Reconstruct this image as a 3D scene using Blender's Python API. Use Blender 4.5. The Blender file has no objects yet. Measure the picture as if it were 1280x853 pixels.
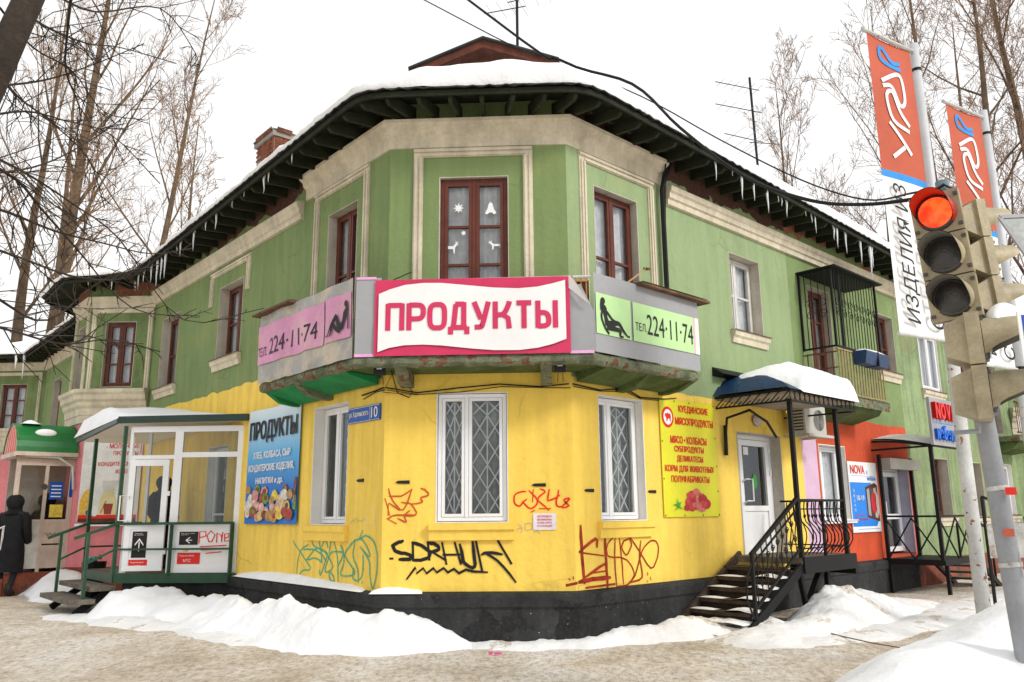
import bpy, math, random
from mathutils import Matrix, Vector, noise
S = bpy.context.scene
COL = S.collection
R = math.radians
# ---------------------------------------------------------------- camera
cam = bpy.data.cameras.new('camera'); camo = bpy.data.objects.new('camera', cam); COL.objects.link(camo)
cam.sensor_width = 36; cam.lens = 1011.43/1280*36; cam.clip_end = 900; cam.clip_start = .05
cr = Vector((0.99882942, 0.04755625, -0.00884303)); cu = Vector((0.01853653, -0.20745394, 0.97806915)); cf = Vector((-0.04467878, 0.97708816, 0.20809262))
mw = Matrix.Identity(4)
for i in range(3): mw[i][0] = cr[i]; mw[i][1] = cu[i]; mw[i][2] = -cf[i]
mw.translation = Vector((2.0095, -9.7641, 1.6)); camo.matrix_world = mw
S.camera = camo
# ---------------------------------------------------------------- sky, overcast
W_ = bpy.data.worlds.new('World'); S.world = W_; W_.use_nodes = True
nt = W_.node_tree; nt.nodes.clear()
out = nt.nodes.new('ShaderNodeOutputWorld'); bg = nt.nodes.new('ShaderNodeBackground'); sky = nt.nodes.new('ShaderNodeTexSky')
sky.sky_type = 'NISHITA'; sky.sun_disc = False; sky.sun_elevation = R(38); sky.sun_rotation = R(126); sky.dust_density = 3
hs = nt.nodes.new('ShaderNodeHueSaturation'); hs.inputs['Saturation'].default_value = .12
mx = nt.nodes.new('ShaderNodeMix'); mx.data_type = 'RGBA'; mx.inputs[0].default_value = .82
tcw = nt.nodes.new('ShaderNodeTexCoord'); nzw = nt.nodes.new('ShaderNodeTexNoise'); nzw.inputs['Scale'].default_value = 1.6; nzw.inputs['Detail'].default_value = 4
rpw = nt.nodes.new('ShaderNodeValToRGB'); rpw.color_ramp.elements[0].position = .3; rpw.color_ramp.elements[1].position = .7
rpw.color_ramp.elements[0].color = (9.6, 9.5, 9.3, 1); rpw.color_ramp.elements[1].color = (11.4, 11.5, 11.6, 1)
nt.links.new(tcw.outputs['Generated'], nzw.inputs['Vector']); nt.links.new(nzw.outputs['Fac'], rpw.inputs['Fac'])
nt.links.new(sky.outputs[0], hs.inputs['Color']); nt.links.new(hs.outputs[0], mx.inputs[6]); nt.links.new(rpw.outputs['Color'], mx.inputs[7])
nt.links.new(mx.outputs[2], bg.inputs[0]); bg.inputs[1].default_value = .105
nt.links.new(bg.outputs[0], out.inputs[0])
sl = bpy.data.lights.new('sun', 'SUN'); sl.energy = 2.0; sl.angle = R(12); sl.color = (1, .96, .9)
so = bpy.data.objects.new('sun', sl); COL.objects.link(so)
so.rotation_euler = (Vector((-.72, .52, -.62))).to_track_quat('-Z', 'Y').to_euler()
S.view_settings.view_transform = 'Standard'; S.view_settings.look = 'None'; S.view_settings.exposure = 0.12; S.view_settings.gamma = 1
S.cycles.max_bounces = 6; S.cycles.transparent_max_bounces = 16

# ---------------------------------------------------------------- materials
MATS = {}
def mat(name, col, rough=.8, metal=0, var=.12, scale=3, bump=.0, bscale=40, streak=0, spec=.3, col2=None, patch=None, emit=None, zones=None, speck=None, crack=0, stain=None):
    """plain procedural surface: base colour varied by two noises, optional vertical streaks, worn patches of a second colour, bump"""
    if name in MATS: return MATS[name]
    m = bpy.data.materials.new(name); m.use_nodes = True; n = m.node_tree; n.nodes.clear(); L = n.links.new
    o = n.nodes.new('ShaderNodeOutputMaterial'); b = n.nodes.new('ShaderNodeBsdfPrincipled'); L(b.outputs[0], o.inputs[0])
    b.inputs['Roughness'].default_value = rough; b.inputs['Metallic'].default_value = metal; b.inputs['Specular IOR Level'].default_value = spec
    g = n.nodes.new('ShaderNodeNewGeometry'); P = g.outputs['Position']
    def nz(sc, det=4, vec=P, ro=.55):
        t = n.nodes.new('ShaderNodeTexNoise'); t.inputs['Scale'].default_value = sc; t.inputs['Detail'].default_value = det; t.inputs['Roughness'].default_value = ro; L(vec, t.inputs['Vector']); return t.outputs['Fac']
    def ramp(v, a, c, ca, cb):
        r = n.nodes.new('ShaderNodeValToRGB'); r.color_ramp.elements[0].position = a; r.color_ramp.elements[1].position = c
        r.color_ramp.elements[0].color = (*ca, 1); r.color_ramp.elements[1].color = (*cb, 1); L(v, r.inputs['Fac']); return r.outputs['Color']
    def mixc(f, a, c, mode='MIX'):
        x = n.nodes.new('ShaderNodeMix'); x.data_type = 'RGBA'; x.blend_type = mode
        if isinstance(f, (int, float)): x.inputs[0].default_value = f
        else: L(f, x.inputs[0])
        for k, v in ((6, a), (7, c)):
            if isinstance(v, tuple): x.inputs[k].default_value = (*v, 1)
            else: L(v, x.inputs[k])
        return x.outputs[2]
    def math_(op, a, c):
        x = n.nodes.new('ShaderNodeMath'); x.operation = op
        for k, v in ((0, a), (1, c)):
            if isinstance(v, (int, float)): x.inputs[k].default_value = v
            else: L(v, x.inputs[k])
        return x.outputs[0]
    base = tuple(col)
    def sepz():
        s_ = n.nodes.new('ShaderNodeSeparateXYZ'); L(P, s_.inputs[0]); return s_.outputs['Z']
    if zones:                       # upper paint, border height, raggedness
        up, z0, amp = zones
        zz = math_('ADD', sepz(), math_('MULTIPLY', math_('SUBTRACT', nz(2.2, 5), .5), amp))
        f = ramp(zz if False else math_('SUBTRACT', zz, z0 - .5), .498, .503, (0, 0, 0), (1, 1, 1))
        base = mixc(f, base, tuple(up))
    lo = tuple(max(0, 1 - var * 1.3) for _ in range(3)); hi = tuple(1 + var * .7 for _ in range(3))
    c = mixc(1, base, ramp(nz(scale), .3, .72, lo, hi), 'MULTIPLY')
    c = mixc(1, c, ramp(nz(scale * 9, 3), .3, .7, (1 - var * .6,) * 3, (1 + var * .3,) * 3), 'MULTIPLY')
    if streak:
        mp = n.nodes.new('ShaderNodeMapping'); mp.inputs['Scale'].default_value = (5, 5, .5); L(P, mp.inputs['Vector'])
        c = mixc(1, c, ramp(nz(1.6, 5, mp.outputs[0]), .35, .62, (1 - streak, 1 - streak, 1 - streak * 1.15), (1, 1, 1)), 'MULTIPLY')
    if stain:                       # soft edged damp marks with a shape of their own
        sc_, th, cc, am = stain
        c = mixc(math_('MULTIPLY', ramp(nz(sc_, 7, ro=.68), th, th + .13, (0, 0, 0), (1, 1, 1)), am), c, tuple(cc))
    if crack:
        wp = n.nodes.new('ShaderNodeMix'); wp.data_type = 'VECTOR'; wp.inputs[0].default_value = .12
        nn = n.nodes.new('ShaderNodeTexNoise'); nn.inputs['Scale'].default_value = 3; L(P, nn.inputs['Vector']); L(P, wp.inputs[4]); L(nn.outputs['Color'], wp.inputs[5])
        vo = n.nodes.new('ShaderNodeTexVoronoi'); vo.feature = 'DISTANCE_TO_EDGE'; vo.inputs['Scale'].default_value = 1.1; L(wp.outputs[1], vo.inputs['Vector'])
        k_ = math_('MULTIPLY', ramp(vo.outputs['Distance'], .004, .009, (1, 1, 1), (0, 0, 0)), ramp(nz(.9, 3), .52, .60, (0, 0, 0), (1, 1, 1)))
        c = mixc(math_('MULTIPLY', k_, crack), c, (.06, .05, .03))
    if patch:                       # colour, threshold, scale, optional (z, band) where it grows
        pc, th, ps = patch[:3]
        v = nz(ps, 6)
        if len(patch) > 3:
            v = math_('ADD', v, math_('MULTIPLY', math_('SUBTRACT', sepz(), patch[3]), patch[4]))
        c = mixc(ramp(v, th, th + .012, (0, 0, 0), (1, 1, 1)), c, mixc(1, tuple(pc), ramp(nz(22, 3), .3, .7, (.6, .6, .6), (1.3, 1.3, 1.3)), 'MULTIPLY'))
    if speck:
        sc_, th, cc = speck
        c = mixc(ramp(nz(sc_, 3, ro=.7), th, th + .05, (0, 0, 0), (1, 1, 1)), c, tuple(cc))
    L(c, b.inputs['Base Color'])
    if bump:
        bp = n.nodes.new('ShaderNodeBump'); bp.inputs['Strength'].default_value = min(1, bump); bp.inputs['Distance'].default_value = .02
        L(nz(bscale, 6), bp.inputs['Height']); L(bp.outputs[0], b.inputs['Normal'])
    if emit:
        b.inputs['Emission Color'].default_value = (*emit[0], 1); b.inputs['Emission Strength'].default_value = emit[1]
    if name == 'lit_red_lens': L(ramp(nz(11, 3), .42, .62, (1, .035, .01), (1, .11, .02)), b.inputs['Emission Color'])
    MATS[name] = m; return m
def glass_mat(name, tint=(.75, .8, .8), opacity=.25, dark=(.05, .055, .055)):
    if name in MATS: return MATS[name]
    m = bpy.data.materials.new(name); m.use_nodes = True; n = m.node_tree; n.nodes.clear(); L = n.links.new
    o = n.nodes.new('ShaderNodeOutputMaterial'); tr = n.nodes.new('ShaderNodeBsdfTransparent'); tr.inputs[0].default_value = (*tint, 1)
    gl = n.nodes.new('ShaderNodeBsdfGlossy'); gl.inputs['Roughness'].default_value = .03; gl.inputs[0].default_value = (.9, .95, 1, 1)
    df = n.nodes.new('ShaderNodeBsdfDiffuse'); df.inputs[0].default_value = (*dark, 1)
    fr = n.nodes.new('ShaderNodeFresnel'); fr.inputs[0].default_value = 1.6
    nz = n.nodes.new('ShaderNodeTexNoise'); nz.inputs['Scale'].default_value = 2.5
    bp = n.nodes.new('ShaderNodeBump'); bp.inputs['Strength'].default_value = .06; bp.inputs['Distance'].default_value = .02; L(nz.outputs[0], bp.inputs['Height']); L(bp.outputs[0], gl.inputs['Normal'])
    m1 = n.nodes.new('ShaderNodeMixShader'); m1.inputs[0].default_value = opacity; L(tr.outputs[0], m1.inputs[1]); L(df.outputs[0], m1.inputs[2])
    m2 = n.nodes.new('ShaderNodeMixShader'); L(fr.outputs[0], m2.inputs[0]); L(m1.outputs[0], m2.inputs[1]); L(gl.outputs[0], m2.inputs[2]); L(m2.outputs[0], o.inputs[0])
    MATS[name] = m; return m
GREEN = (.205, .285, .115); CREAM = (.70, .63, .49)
BRICK = (.20, .085, .05)
M = dict(
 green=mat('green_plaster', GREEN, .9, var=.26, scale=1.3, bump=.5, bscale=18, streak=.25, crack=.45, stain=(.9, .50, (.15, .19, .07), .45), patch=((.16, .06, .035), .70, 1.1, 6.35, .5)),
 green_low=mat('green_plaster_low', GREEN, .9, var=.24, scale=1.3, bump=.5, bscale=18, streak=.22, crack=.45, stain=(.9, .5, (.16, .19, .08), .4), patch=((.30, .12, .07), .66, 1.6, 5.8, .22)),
 yellow_c=mat('yellow_plaster', (.95, .665, .12), .85, var=.06, scale=1.1, bump=.45, bscale=14, streak=.07, crack=.15, stain=(1.2, .53, (.55, .36, .10), .15), patch=((.80, .66, .28), .70, 3)),
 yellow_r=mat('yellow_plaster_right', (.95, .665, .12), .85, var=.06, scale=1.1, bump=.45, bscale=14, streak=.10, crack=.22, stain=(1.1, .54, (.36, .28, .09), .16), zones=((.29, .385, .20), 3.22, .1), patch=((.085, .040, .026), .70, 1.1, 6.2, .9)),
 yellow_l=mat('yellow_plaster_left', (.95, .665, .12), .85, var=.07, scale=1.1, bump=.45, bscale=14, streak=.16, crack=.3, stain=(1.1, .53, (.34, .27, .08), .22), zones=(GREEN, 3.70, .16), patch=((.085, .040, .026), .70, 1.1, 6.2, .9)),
 pink_r=mat('lilac_plaster', (.66, .45, .60), .85, var=.08, bump=.3, zones=(GREEN, 2.85, .1), patch=((.30, .115, .07), .70, 1.1, 6.2, .9)),
 orange_r=mat('orange_plaster', (.62, .085, .03), .8, var=.16, bump=.3, scale=1.5, streak=.08, zones=(GREEN, 3.22, .15), patch=((.30, .115, .07), .70, 1.1, 6.2, .9)),
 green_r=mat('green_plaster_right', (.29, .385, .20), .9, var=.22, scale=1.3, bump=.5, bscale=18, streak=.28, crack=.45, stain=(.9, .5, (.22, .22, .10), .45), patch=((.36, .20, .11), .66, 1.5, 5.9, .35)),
 pink_f=mat('pink_plaster', (.80, .26, .29), .85, var=.14, bump=.3, scale=1.2, streak=.1, zones=((.42, .44, .27), 3.48, .0)),
 cream=mat('cream_trim', CREAM, .85, var=.16, scale=2.5, bump=.3, streak=.16, patch=((.36, .22, .14), .74, 2.2)),
 reveal=mat('reveal_plaster', (.58, .54, .46), .9, var=.15, scale=2.2, bump=.3, streak=.2),
 wreveal=mat('white_reveal', (.82, .80, .77), .7, var=.06, streak=.06),
 plinth=mat('plinth_render', (.042, .043, .045), .8, var=.34, scale=1.6, bump=.8, bscale=12, streak=.2, spec=.2, patch=((.022, .022, .023), .56, 1.4), speck=(34, .70, (.75, .76, .78))),
 plinth_red=mat('plinth_red', (.26, .075, .045), .85, var=.3, bump=.5, patch=((.12, .07, .05), .6, 2)),
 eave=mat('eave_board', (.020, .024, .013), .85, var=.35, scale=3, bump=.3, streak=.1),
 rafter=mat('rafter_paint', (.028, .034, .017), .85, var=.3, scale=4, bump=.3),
 roofing=mat('roof_sheet', (.045, .045, .042), .8, var=.3, bump=.3),
 brown=mat('brown_window_paint', (.135, .034, .019), .45, var=.2, scale=5, bump=.15, bscale=60, streak=.15),
 pvc=mat('white_pvc', (.80, .81, .83), .35, var=.04, spec=.5),
 oldwhite=mat('old_white_paint', (.62, .61, .58), .6, var=.14, scale=6, bump=.3, patch=((.30, .2, .13), .70, 6)),
 curtain=mat('net_curtain', (.84, .85, .88), .9, var=.14, scale=9, streak=.15),
 curtain_d=mat('dark_curtain', (.46, .49, .46), .9, var=.3, scale=7, streak=.4),
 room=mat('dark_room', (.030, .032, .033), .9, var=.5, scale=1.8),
 glass=glass_mat('window_glass', (.96, .98, .98), .05), glass_c=glass_mat('clear_glass', (.86, .9, .9), .06),
 slab=mat('balcony_concrete', (.20, .22, .14), .95, var=.45, scale=5, bump=1, bscale=9, patch=((.16, .09, .055), .56, 5)),
 slab_g=mat('balcony_green_soffit', (.014, .25, .075), .75, var=.25, scale=3, bump=.3, patch=((.10, .085, .05), .74, 4)),
 slab_d=mat('balcony_olive_soffit', (.100, .145, .045), .85, var=.35, scale=3, bump=.4, streak=.15),
 grey_tarp=mat('grey_banner', (.34, .345, .36), .5, var=.06, scale=1.2, bump=.4, bscale=3),
 white=mat('white_print', (.82, .82, .82), .5, var=.04, scale=1.5),
 crimson=mat('crimson_print', (.60, .036, .115), .5, var=.07, scale=1.5),
 pinkp=mat('pink_print', (.78, .36, .55), .5, var=.05), pinkl=mat('pink_edge', (.78, .40, .70), .5),
 limep=mat('lime_print', (.52, .76, .32), .5, var=.05), yellowp=mat('yellow_print', (.74, .70, .03), .45, var=.05),
 redp=mat('red_print', (.72, .02, .015), .5, var=.05), blackp=mat('black_print', (.012, .012, .013), .5),
 bluep=mat('blue_print', (.01, .22, .75), .45, var=.06), blues=mat('blue_enamel', (.01, .085, .42), .35, var=.08), skyb=mat('pale_blue_print', (.35, .62, .80), .5, var=.2, scale=2),
 snow=mat('snow', (.87, .88, .90), .75, var=.05, scale=2.5, bump=.8, bscale=10, spec=.35, speck=(41, .76, (.45, .40, .33))),
 snow_dirty=mat('old_snow', (.80, .80, .80), .8, var=.08, scale=2.2, bump=1, bscale=11, speck=(26, .72, (.33, .27, .20)), patch=((.62, .57, .50), .60, 2.2)),
 iron=mat('black_iron', (.008, .008, .009), .6, metal=0, spec=.25, var=.2),
 dgreen=mat('dark_green_paint', (.006, .062, .024), .4, var=.25, scale=6, spec=.5, bump=.2),
 vdgreen=mat('very_dark_green', (.008, .035, .024), .4, var=.2, spec=.5),
 concrete=mat('wet_concrete', (.17, .145, .115), .85, var=.35, scale=7, bump=.8, bscale=25),
 rusty=mat('rusty_white_pole', (.55, .55, .53), .6, var=.15, scale=3, bump=.3, patch=((.26, .10, .04), .635, 15)),
 galv=mat('grey_pole_paint', (.30, .31, .33), .5, metal=.2, var=.12, scale=4, spec=.5),
 flagpole=mat('pale_pole_paint', (.55, .57, .60), .45, var=.08, patch=((.35, .17, .08), .69, 5)),
 signal=mat('signal_beige', (.43, .365, .235), .5, var=.22, streak=.15, scale=6, spec=.4, bump=.15),
 lens_d=mat('dark_lens', (.055, .05, .05), .22, var=.3, scale=12, spec=.6, bump=.3, bscale=90),
 lens_r=mat('lit_red_lens', (.9, .03, .01), .3, var=.1, emit=((1, .055, .012), 1.4)),
 redvis=mat('red_visor', (.45, .02, .012), .35), visor_in=mat('grey_visor', (.22, .215, .19), .5, var=.15),
 flag_o=mat('flag_orange', (.50, .105, .055), .7, var=.07), flag_b=mat('flag_blue', (.03, .27, .70), .6),
 navy=mat('navy_roofing', (.010, .045, .13), .5, var=.3, scale=3, spec=.5), bark=mat('bark', (.165, .115, .075), .95, var=.35, scale=2, bump=1, bscale=9, streak=.3),
 bark_d=mat('dark_bark', (.045, .034, .026), .95, var=.35, scale=5, bump=1, bscale=14), twig=mat('twig_bark', (.25, .15, .085), .9, var=.3, scale=1),
 twig_r=mat('birch_twig', (.31, .205, .145), .9, var=.3, scale=1),
 brick=mat('chimney_brick', (.27, .085, .045), .95, var=.35, scale=5, bump=.6), brick2=mat('chimney_brick_dark', (.20, .07, .04), .95, var=.35, scale=5, bump=.6),
 mortar=mat('mortar', (.30, .27, .23), .95), cloth=mat('black_cloth', (.010, .010, .012), .85, var=.35, scale=9, bump=.5, bscale=25), jeans=mat('dark_trousers', (.022, .026, .035), .9, var=.3, scale=9, bump=.3),
 skin=mat('skin', (.45, .25, .18), .6), boot=mat('boot', (.02, .018, .016), .6), ice=None, timber=mat('brown_timber', (.13, .038, .022), .7, var=.3, scale=5, streak=.2, bump=.3),
 oldwood=mat('old_wood', (.16, .09, .05), .85, var=.4, scale=5, bump=.5), awning=mat('green_awning', (.005, .16, .03), .45, var=.2, scale=2, spec=.4), beige=mat('beige_metal', (.62, .50, .43), .6, var=.15, streak=.1),
 paleblue=mat('flaky_panel', (.50, .49, .46), .7, var=.3, scale=5, bump=.3, patch=((.35, .30, .26), .6, 6)), acw=mat('ac_casing', (.50, .49, .44), .6, var=.1), bag=mat('coloured_litter', (.05, .35, .3), .5, var=.5, scale=30),
 steelp=mat('flaking_steel', (.38, .40, .39), .55, metal=.3, var=.3, scale=5, patch=((.62, .62, .6), .6, 4)),
)
def _ice():
    m = bpy.data.materials.new('icicle_ice'); m.use_nodes = True; b = m.node_tree.nodes['Principled BSDF']
    b.inputs['Base Color'].default_value = (.86, .90, .93, 1); b.inputs['Roughness'].default_value = .12; b.inputs['Transmission Weight'].default_value = .12; b.inputs['IOR'].default_value = 1.31; return m
M['ice'] = _ice()

# ---------------------------------------------------------------- mesh builder
class MB:
    def __init__(s): s.v = []; s.f = []
    def quad(s, *p):
        i = len(s.v); s.v += [tuple(q) for q in p]; s.f.append(tuple(range(i, i + len(p)))); return s
    def box(s, x0, x1, y0, y1, z0, z1):
        i = len(s.v)
        s.v += [(x0, y0, z0), (x1, y0, z0), (x1, y1, z0), (x0, y1, z0), (x0, y0, z1), (x1, y0, z1), (x1, y1, z1), (x0, y1, z1)]
        s.f += [tuple(i + k for k in q) for q in ((0, 3, 2, 1), (4, 5, 6, 7), (0, 1, 5, 4), (1, 2, 6, 5), (2, 3, 7, 6), (3, 0, 4, 7))]; return s
    def tube(s, pts, r, n=6, caps=True):
        P = [Vector(p) for p in pts]; rr = r if isinstance(r, (list, tuple)) else [r] * len(P)
        ref = None; base = len(s.v)
        for k, p in enumerate(P):
            d = (P[min(k + 1, len(P) - 1)] - P[max(k - 1, 0)])
            d = d.normalized() if d.length > 1e-9 else Vector((0, 0, 1))
            if ref is None: ref = Vector((1, 0, 0)) if abs(d.x) < .8 else Vector((0, 1, 0))
            a = d.cross(ref).normalized(); b = d.cross(a); ref = b.cross(d) if False else ref
            for j in range(n):
                t = 2 * math.pi * (j + .5) / n; s.v.append(tuple(p + (a * math.cos(t) + b * math.sin(t)) * rr[k]))
        for k in range(len(P) - 1):
            for j in range(n):
                q = (j + 1) % n; s.f.append((base + k * n + j, base + k * n + q, base + (k + 1) * n + q, base + (k + 1) * n + j))
        if caps: s.f.append(tuple(base + j for j in range(n))[::-1]); s.f.append(tuple(base + (len(P) - 1) * n + j for j in range(n)))
        return s
    def bar(s, p, q, w=.03, h=None):
        """rectangular bar from p to q; w across (horizontal), h the other way"""
        h = h or w; p = Vector(p); q = Vector(q); d = (q - p).normalized()
        up = Vector((0, 0, 1)) if abs(d.z) < .95 else Vector((0, 1, 0))
        a = d.cross(up).normalized() * w / 2; b = a.cross(d).normalized() * h / 2; i = len(s.v)
        for e in (p, q):
            for u, v in ((-1, -1), (1, -1), (1, 1), (-1, 1)): s.v.append(tuple(e + a * u + b * v))
        s.f += [tuple(i + k for k in q_) for q_ in ((0, 1, 2, 3), (7, 6, 5, 4), (0, 4, 5, 1), (1, 5, 6, 2), (2, 6, 7, 3), (3, 7, 4, 0))]; return s
    def prism(s, poly, y0, y1):
        """polygon in x,z extruded along y"""
        i = len(s.v); n = len(poly)
        s.v += [(x, y0, z) for x, z in poly] + [(x, y1, z) for x, z in poly]
        s.f += [tuple(i + k for k in range(n)), tuple(i + n + k for k in range(n))[::-1]] + [(i + k, i + n + k, i + n + (k + 1) % n, i + (k + 1) % n) for k in range(n)]; return s
    def prismx(s, poly, x0, x1):
        """polygon in y,z extruded along x"""
        i = len(s.v); n = len(poly)
        s.v += [(x0, y, z) for y, z in poly] + [(x1, y, z) for y, z in poly]
        s.f += [tuple(i + k for k in range(n)), tuple(i + n + k for k in range(n))[::-1]] + [(i + k, i + n + k, i + n + (k + 1) % n, i + (k + 1) % n) for k in range(n)]; return s
    def grid(s, fn, nu, nv):
        i = len(s.v)
        for a in range(nu + 1):
            for b in range(nv + 1): s.v.append(tuple(fn(a / nu, b / nv)))
        for a in range(nu):
            for b in range(nv):
                k = i + a * (nv + 1) + b; s.f.append((k, k + nv + 1, k + nv + 2, k + 1))
        return s
    def disc(s, cx, cz, r, y, n=20, rz=None, a0=0, a1=2 * math.pi):
        rz = rz or r
        return s.quad(*[(cx + r * math.cos(a0 + (a1 - a0) * k / n), y, cz + rz * math.sin(a0 + (a1 - a0) * k / n)) for k in range(n)])
    def mesh(s, name):
        m = bpy.data.meshes.new(name); m.from_pydata(s.v, [], s.f); m.update(); return m
def OB(name, data, m=None, parent=None, T=None, smooth=False, label=None):
    me = data.mesh(name) if isinstance(data, MB) else data
    if m is not None and not me.materials: me.materials.append(M[m] if isinstance(m, str) else m)
    if smooth: me.polygons.foreach_set('use_smooth', [True] * len(me.polygons))
    o = bpy.data.objects.new(name, me); COL.objects.link(o)
    if parent is not None: o.parent = parent
    if T is not None:
        if parent is not None: o.matrix_local = T
        else: o.matrix_world = T
    if label: o['label'] = label
    return o
def tag(o, label, cat, group=None, kind=None):
    if label: o['label'] = label
    if cat: o['category'] = cat
    if group: o['group'] = group
    if kind: o['kind'] = kind
    return o
def TH(name, label, cat, T=None, group=None):
    o = bpy.data.objects.new(name, None); COL.objects.link(o); o.empty_display_size = .2
    if T is not None: o.matrix_world = T
    return tag(o, label, cat, group)
def copy_tree(o, parent=None, T=None, label=None):
    c = o.copy(); COL.objects.link(c); c.parent = parent
    if T is not None: c.matrix_world = T
    if label: c['label'] = label
    for ch in list(o.children):
        k = copy_tree(ch, c); k.matrix_local = ch.matrix_local.copy()
    return c
# wall frames: local x = to the viewer's right along the wall, y = into the wall, z = up
WC = 2.2799; TR = .7974; TL = .805
FC = Matrix.Identity(4)
FR = Matrix.Translation((WC, 0, 0)) @ Matrix.Rotation(TR, 4, 'Z')
FL = Matrix.Rotation(-TL, 4, 'Z')
FF = Matrix.Translation((-6.31, 6.56, 0))                       # diagonal face of the far left bay
FP = Matrix.Translation((-7.70, 6.56, 0)) @ Matrix.Rotation(-TL, 4, 'Z')
def at(F, x, y=0, z=0): return F @ Matrix.Translation((x, y, z))
def rel(F, x, y=0, z=0): return (F @ Matrix.Translation((x, y, z)))
def Lp(s, n=0): v = FL @ Vector((-s, -n, 0)); return (v.x, v.y)
def Rp(s, n=0): v = FR @ Vector((s, -n, 0)); return (v.x, v.y)
_TX = {}
def text(s, w, h, ext=.0, bold=.02, shear=0):
    """lettering as a mesh in x,z facing -y, its lower left corner at the origin, fitted to w x h"""
    k = (s, w, h, ext, bold, shear)
    if k in _TX: return _TX[k]
    c = bpy.data.curves.new('lettering', 'FONT'); c.body = s; c.size = 1; c.offset = bold; c.extrude = ext; c.resolution_u = 3; c.shear = shear; c.align_x = 'CENTER'
    c.space_line = .85
    o = bpy.data.objects.new('lettering', c); COL.objects.link(o); bpy.context.view_layer.update()
    me = bpy.data.meshes.new_from_object(o.evaluated_get(bpy.context.evaluated_depsgraph_get())); bpy.data.objects.remove(o)
    xs = [v.co.x for v in me.vertices]; ys = [v.co.y for v in me.vertices]
    x0, x1, y0, y1 = min(xs), max(xs), min(ys), max(ys)
    for v in me.vertices: v.co = Vector(((v.co.x - x0) / (x1 - x0) * w, -v.co.z, (v.co.y - y0) / (y1 - y0) * h))
    _TX[k] = me; return me
def TXT(s, x, z, w, h, m, parent, T=Matrix.Identity(4), y=-.004, fat=None, **k):
    bo = k.get('bold', 0); ext = k.get('ext', 0); d = (bo * h * .55) if not ext else 0
    if not ext: k['bold'] = 0
    else: k['bold'] = min(bo, .015); d = bo * h * .4
    src = text(s, w - 2 * d, h - d, **k); b = MB(); jit = .00004
    for j, (ox, oz) in enumerate(((0, 0), (d, d * .5), (-d, -d * .5), (d, -d * .5), (-d, d * .5)) if d > 0 else ((0, 0),)):
        if ext: i0 = len(b.v); b.v += [(v.co.x + d + ox, v.co.y - j * .0003, v.co.z + d * .5 + oz) for v in src.vertices]; b.f += [tuple(i0 + q for q in p.vertices) for p in src.polygons]; continue
        for n_, p in enumerate(src.polygons): b.quad(*[(src.vertices[q].co.x + d + ox, -j * .0004 - jit * (n_ % 8), src.vertices[q].co.z + d * .5 + oz) for q in p.vertices])
    me = b.mesh('lettering')
    return OB('lettering', me, m, parent, T @ Matrix.Translation((x, y, z)))
def extent_poly(pts, y): return MB().quad(*[(x, y, z) for x, z in pts])
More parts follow.
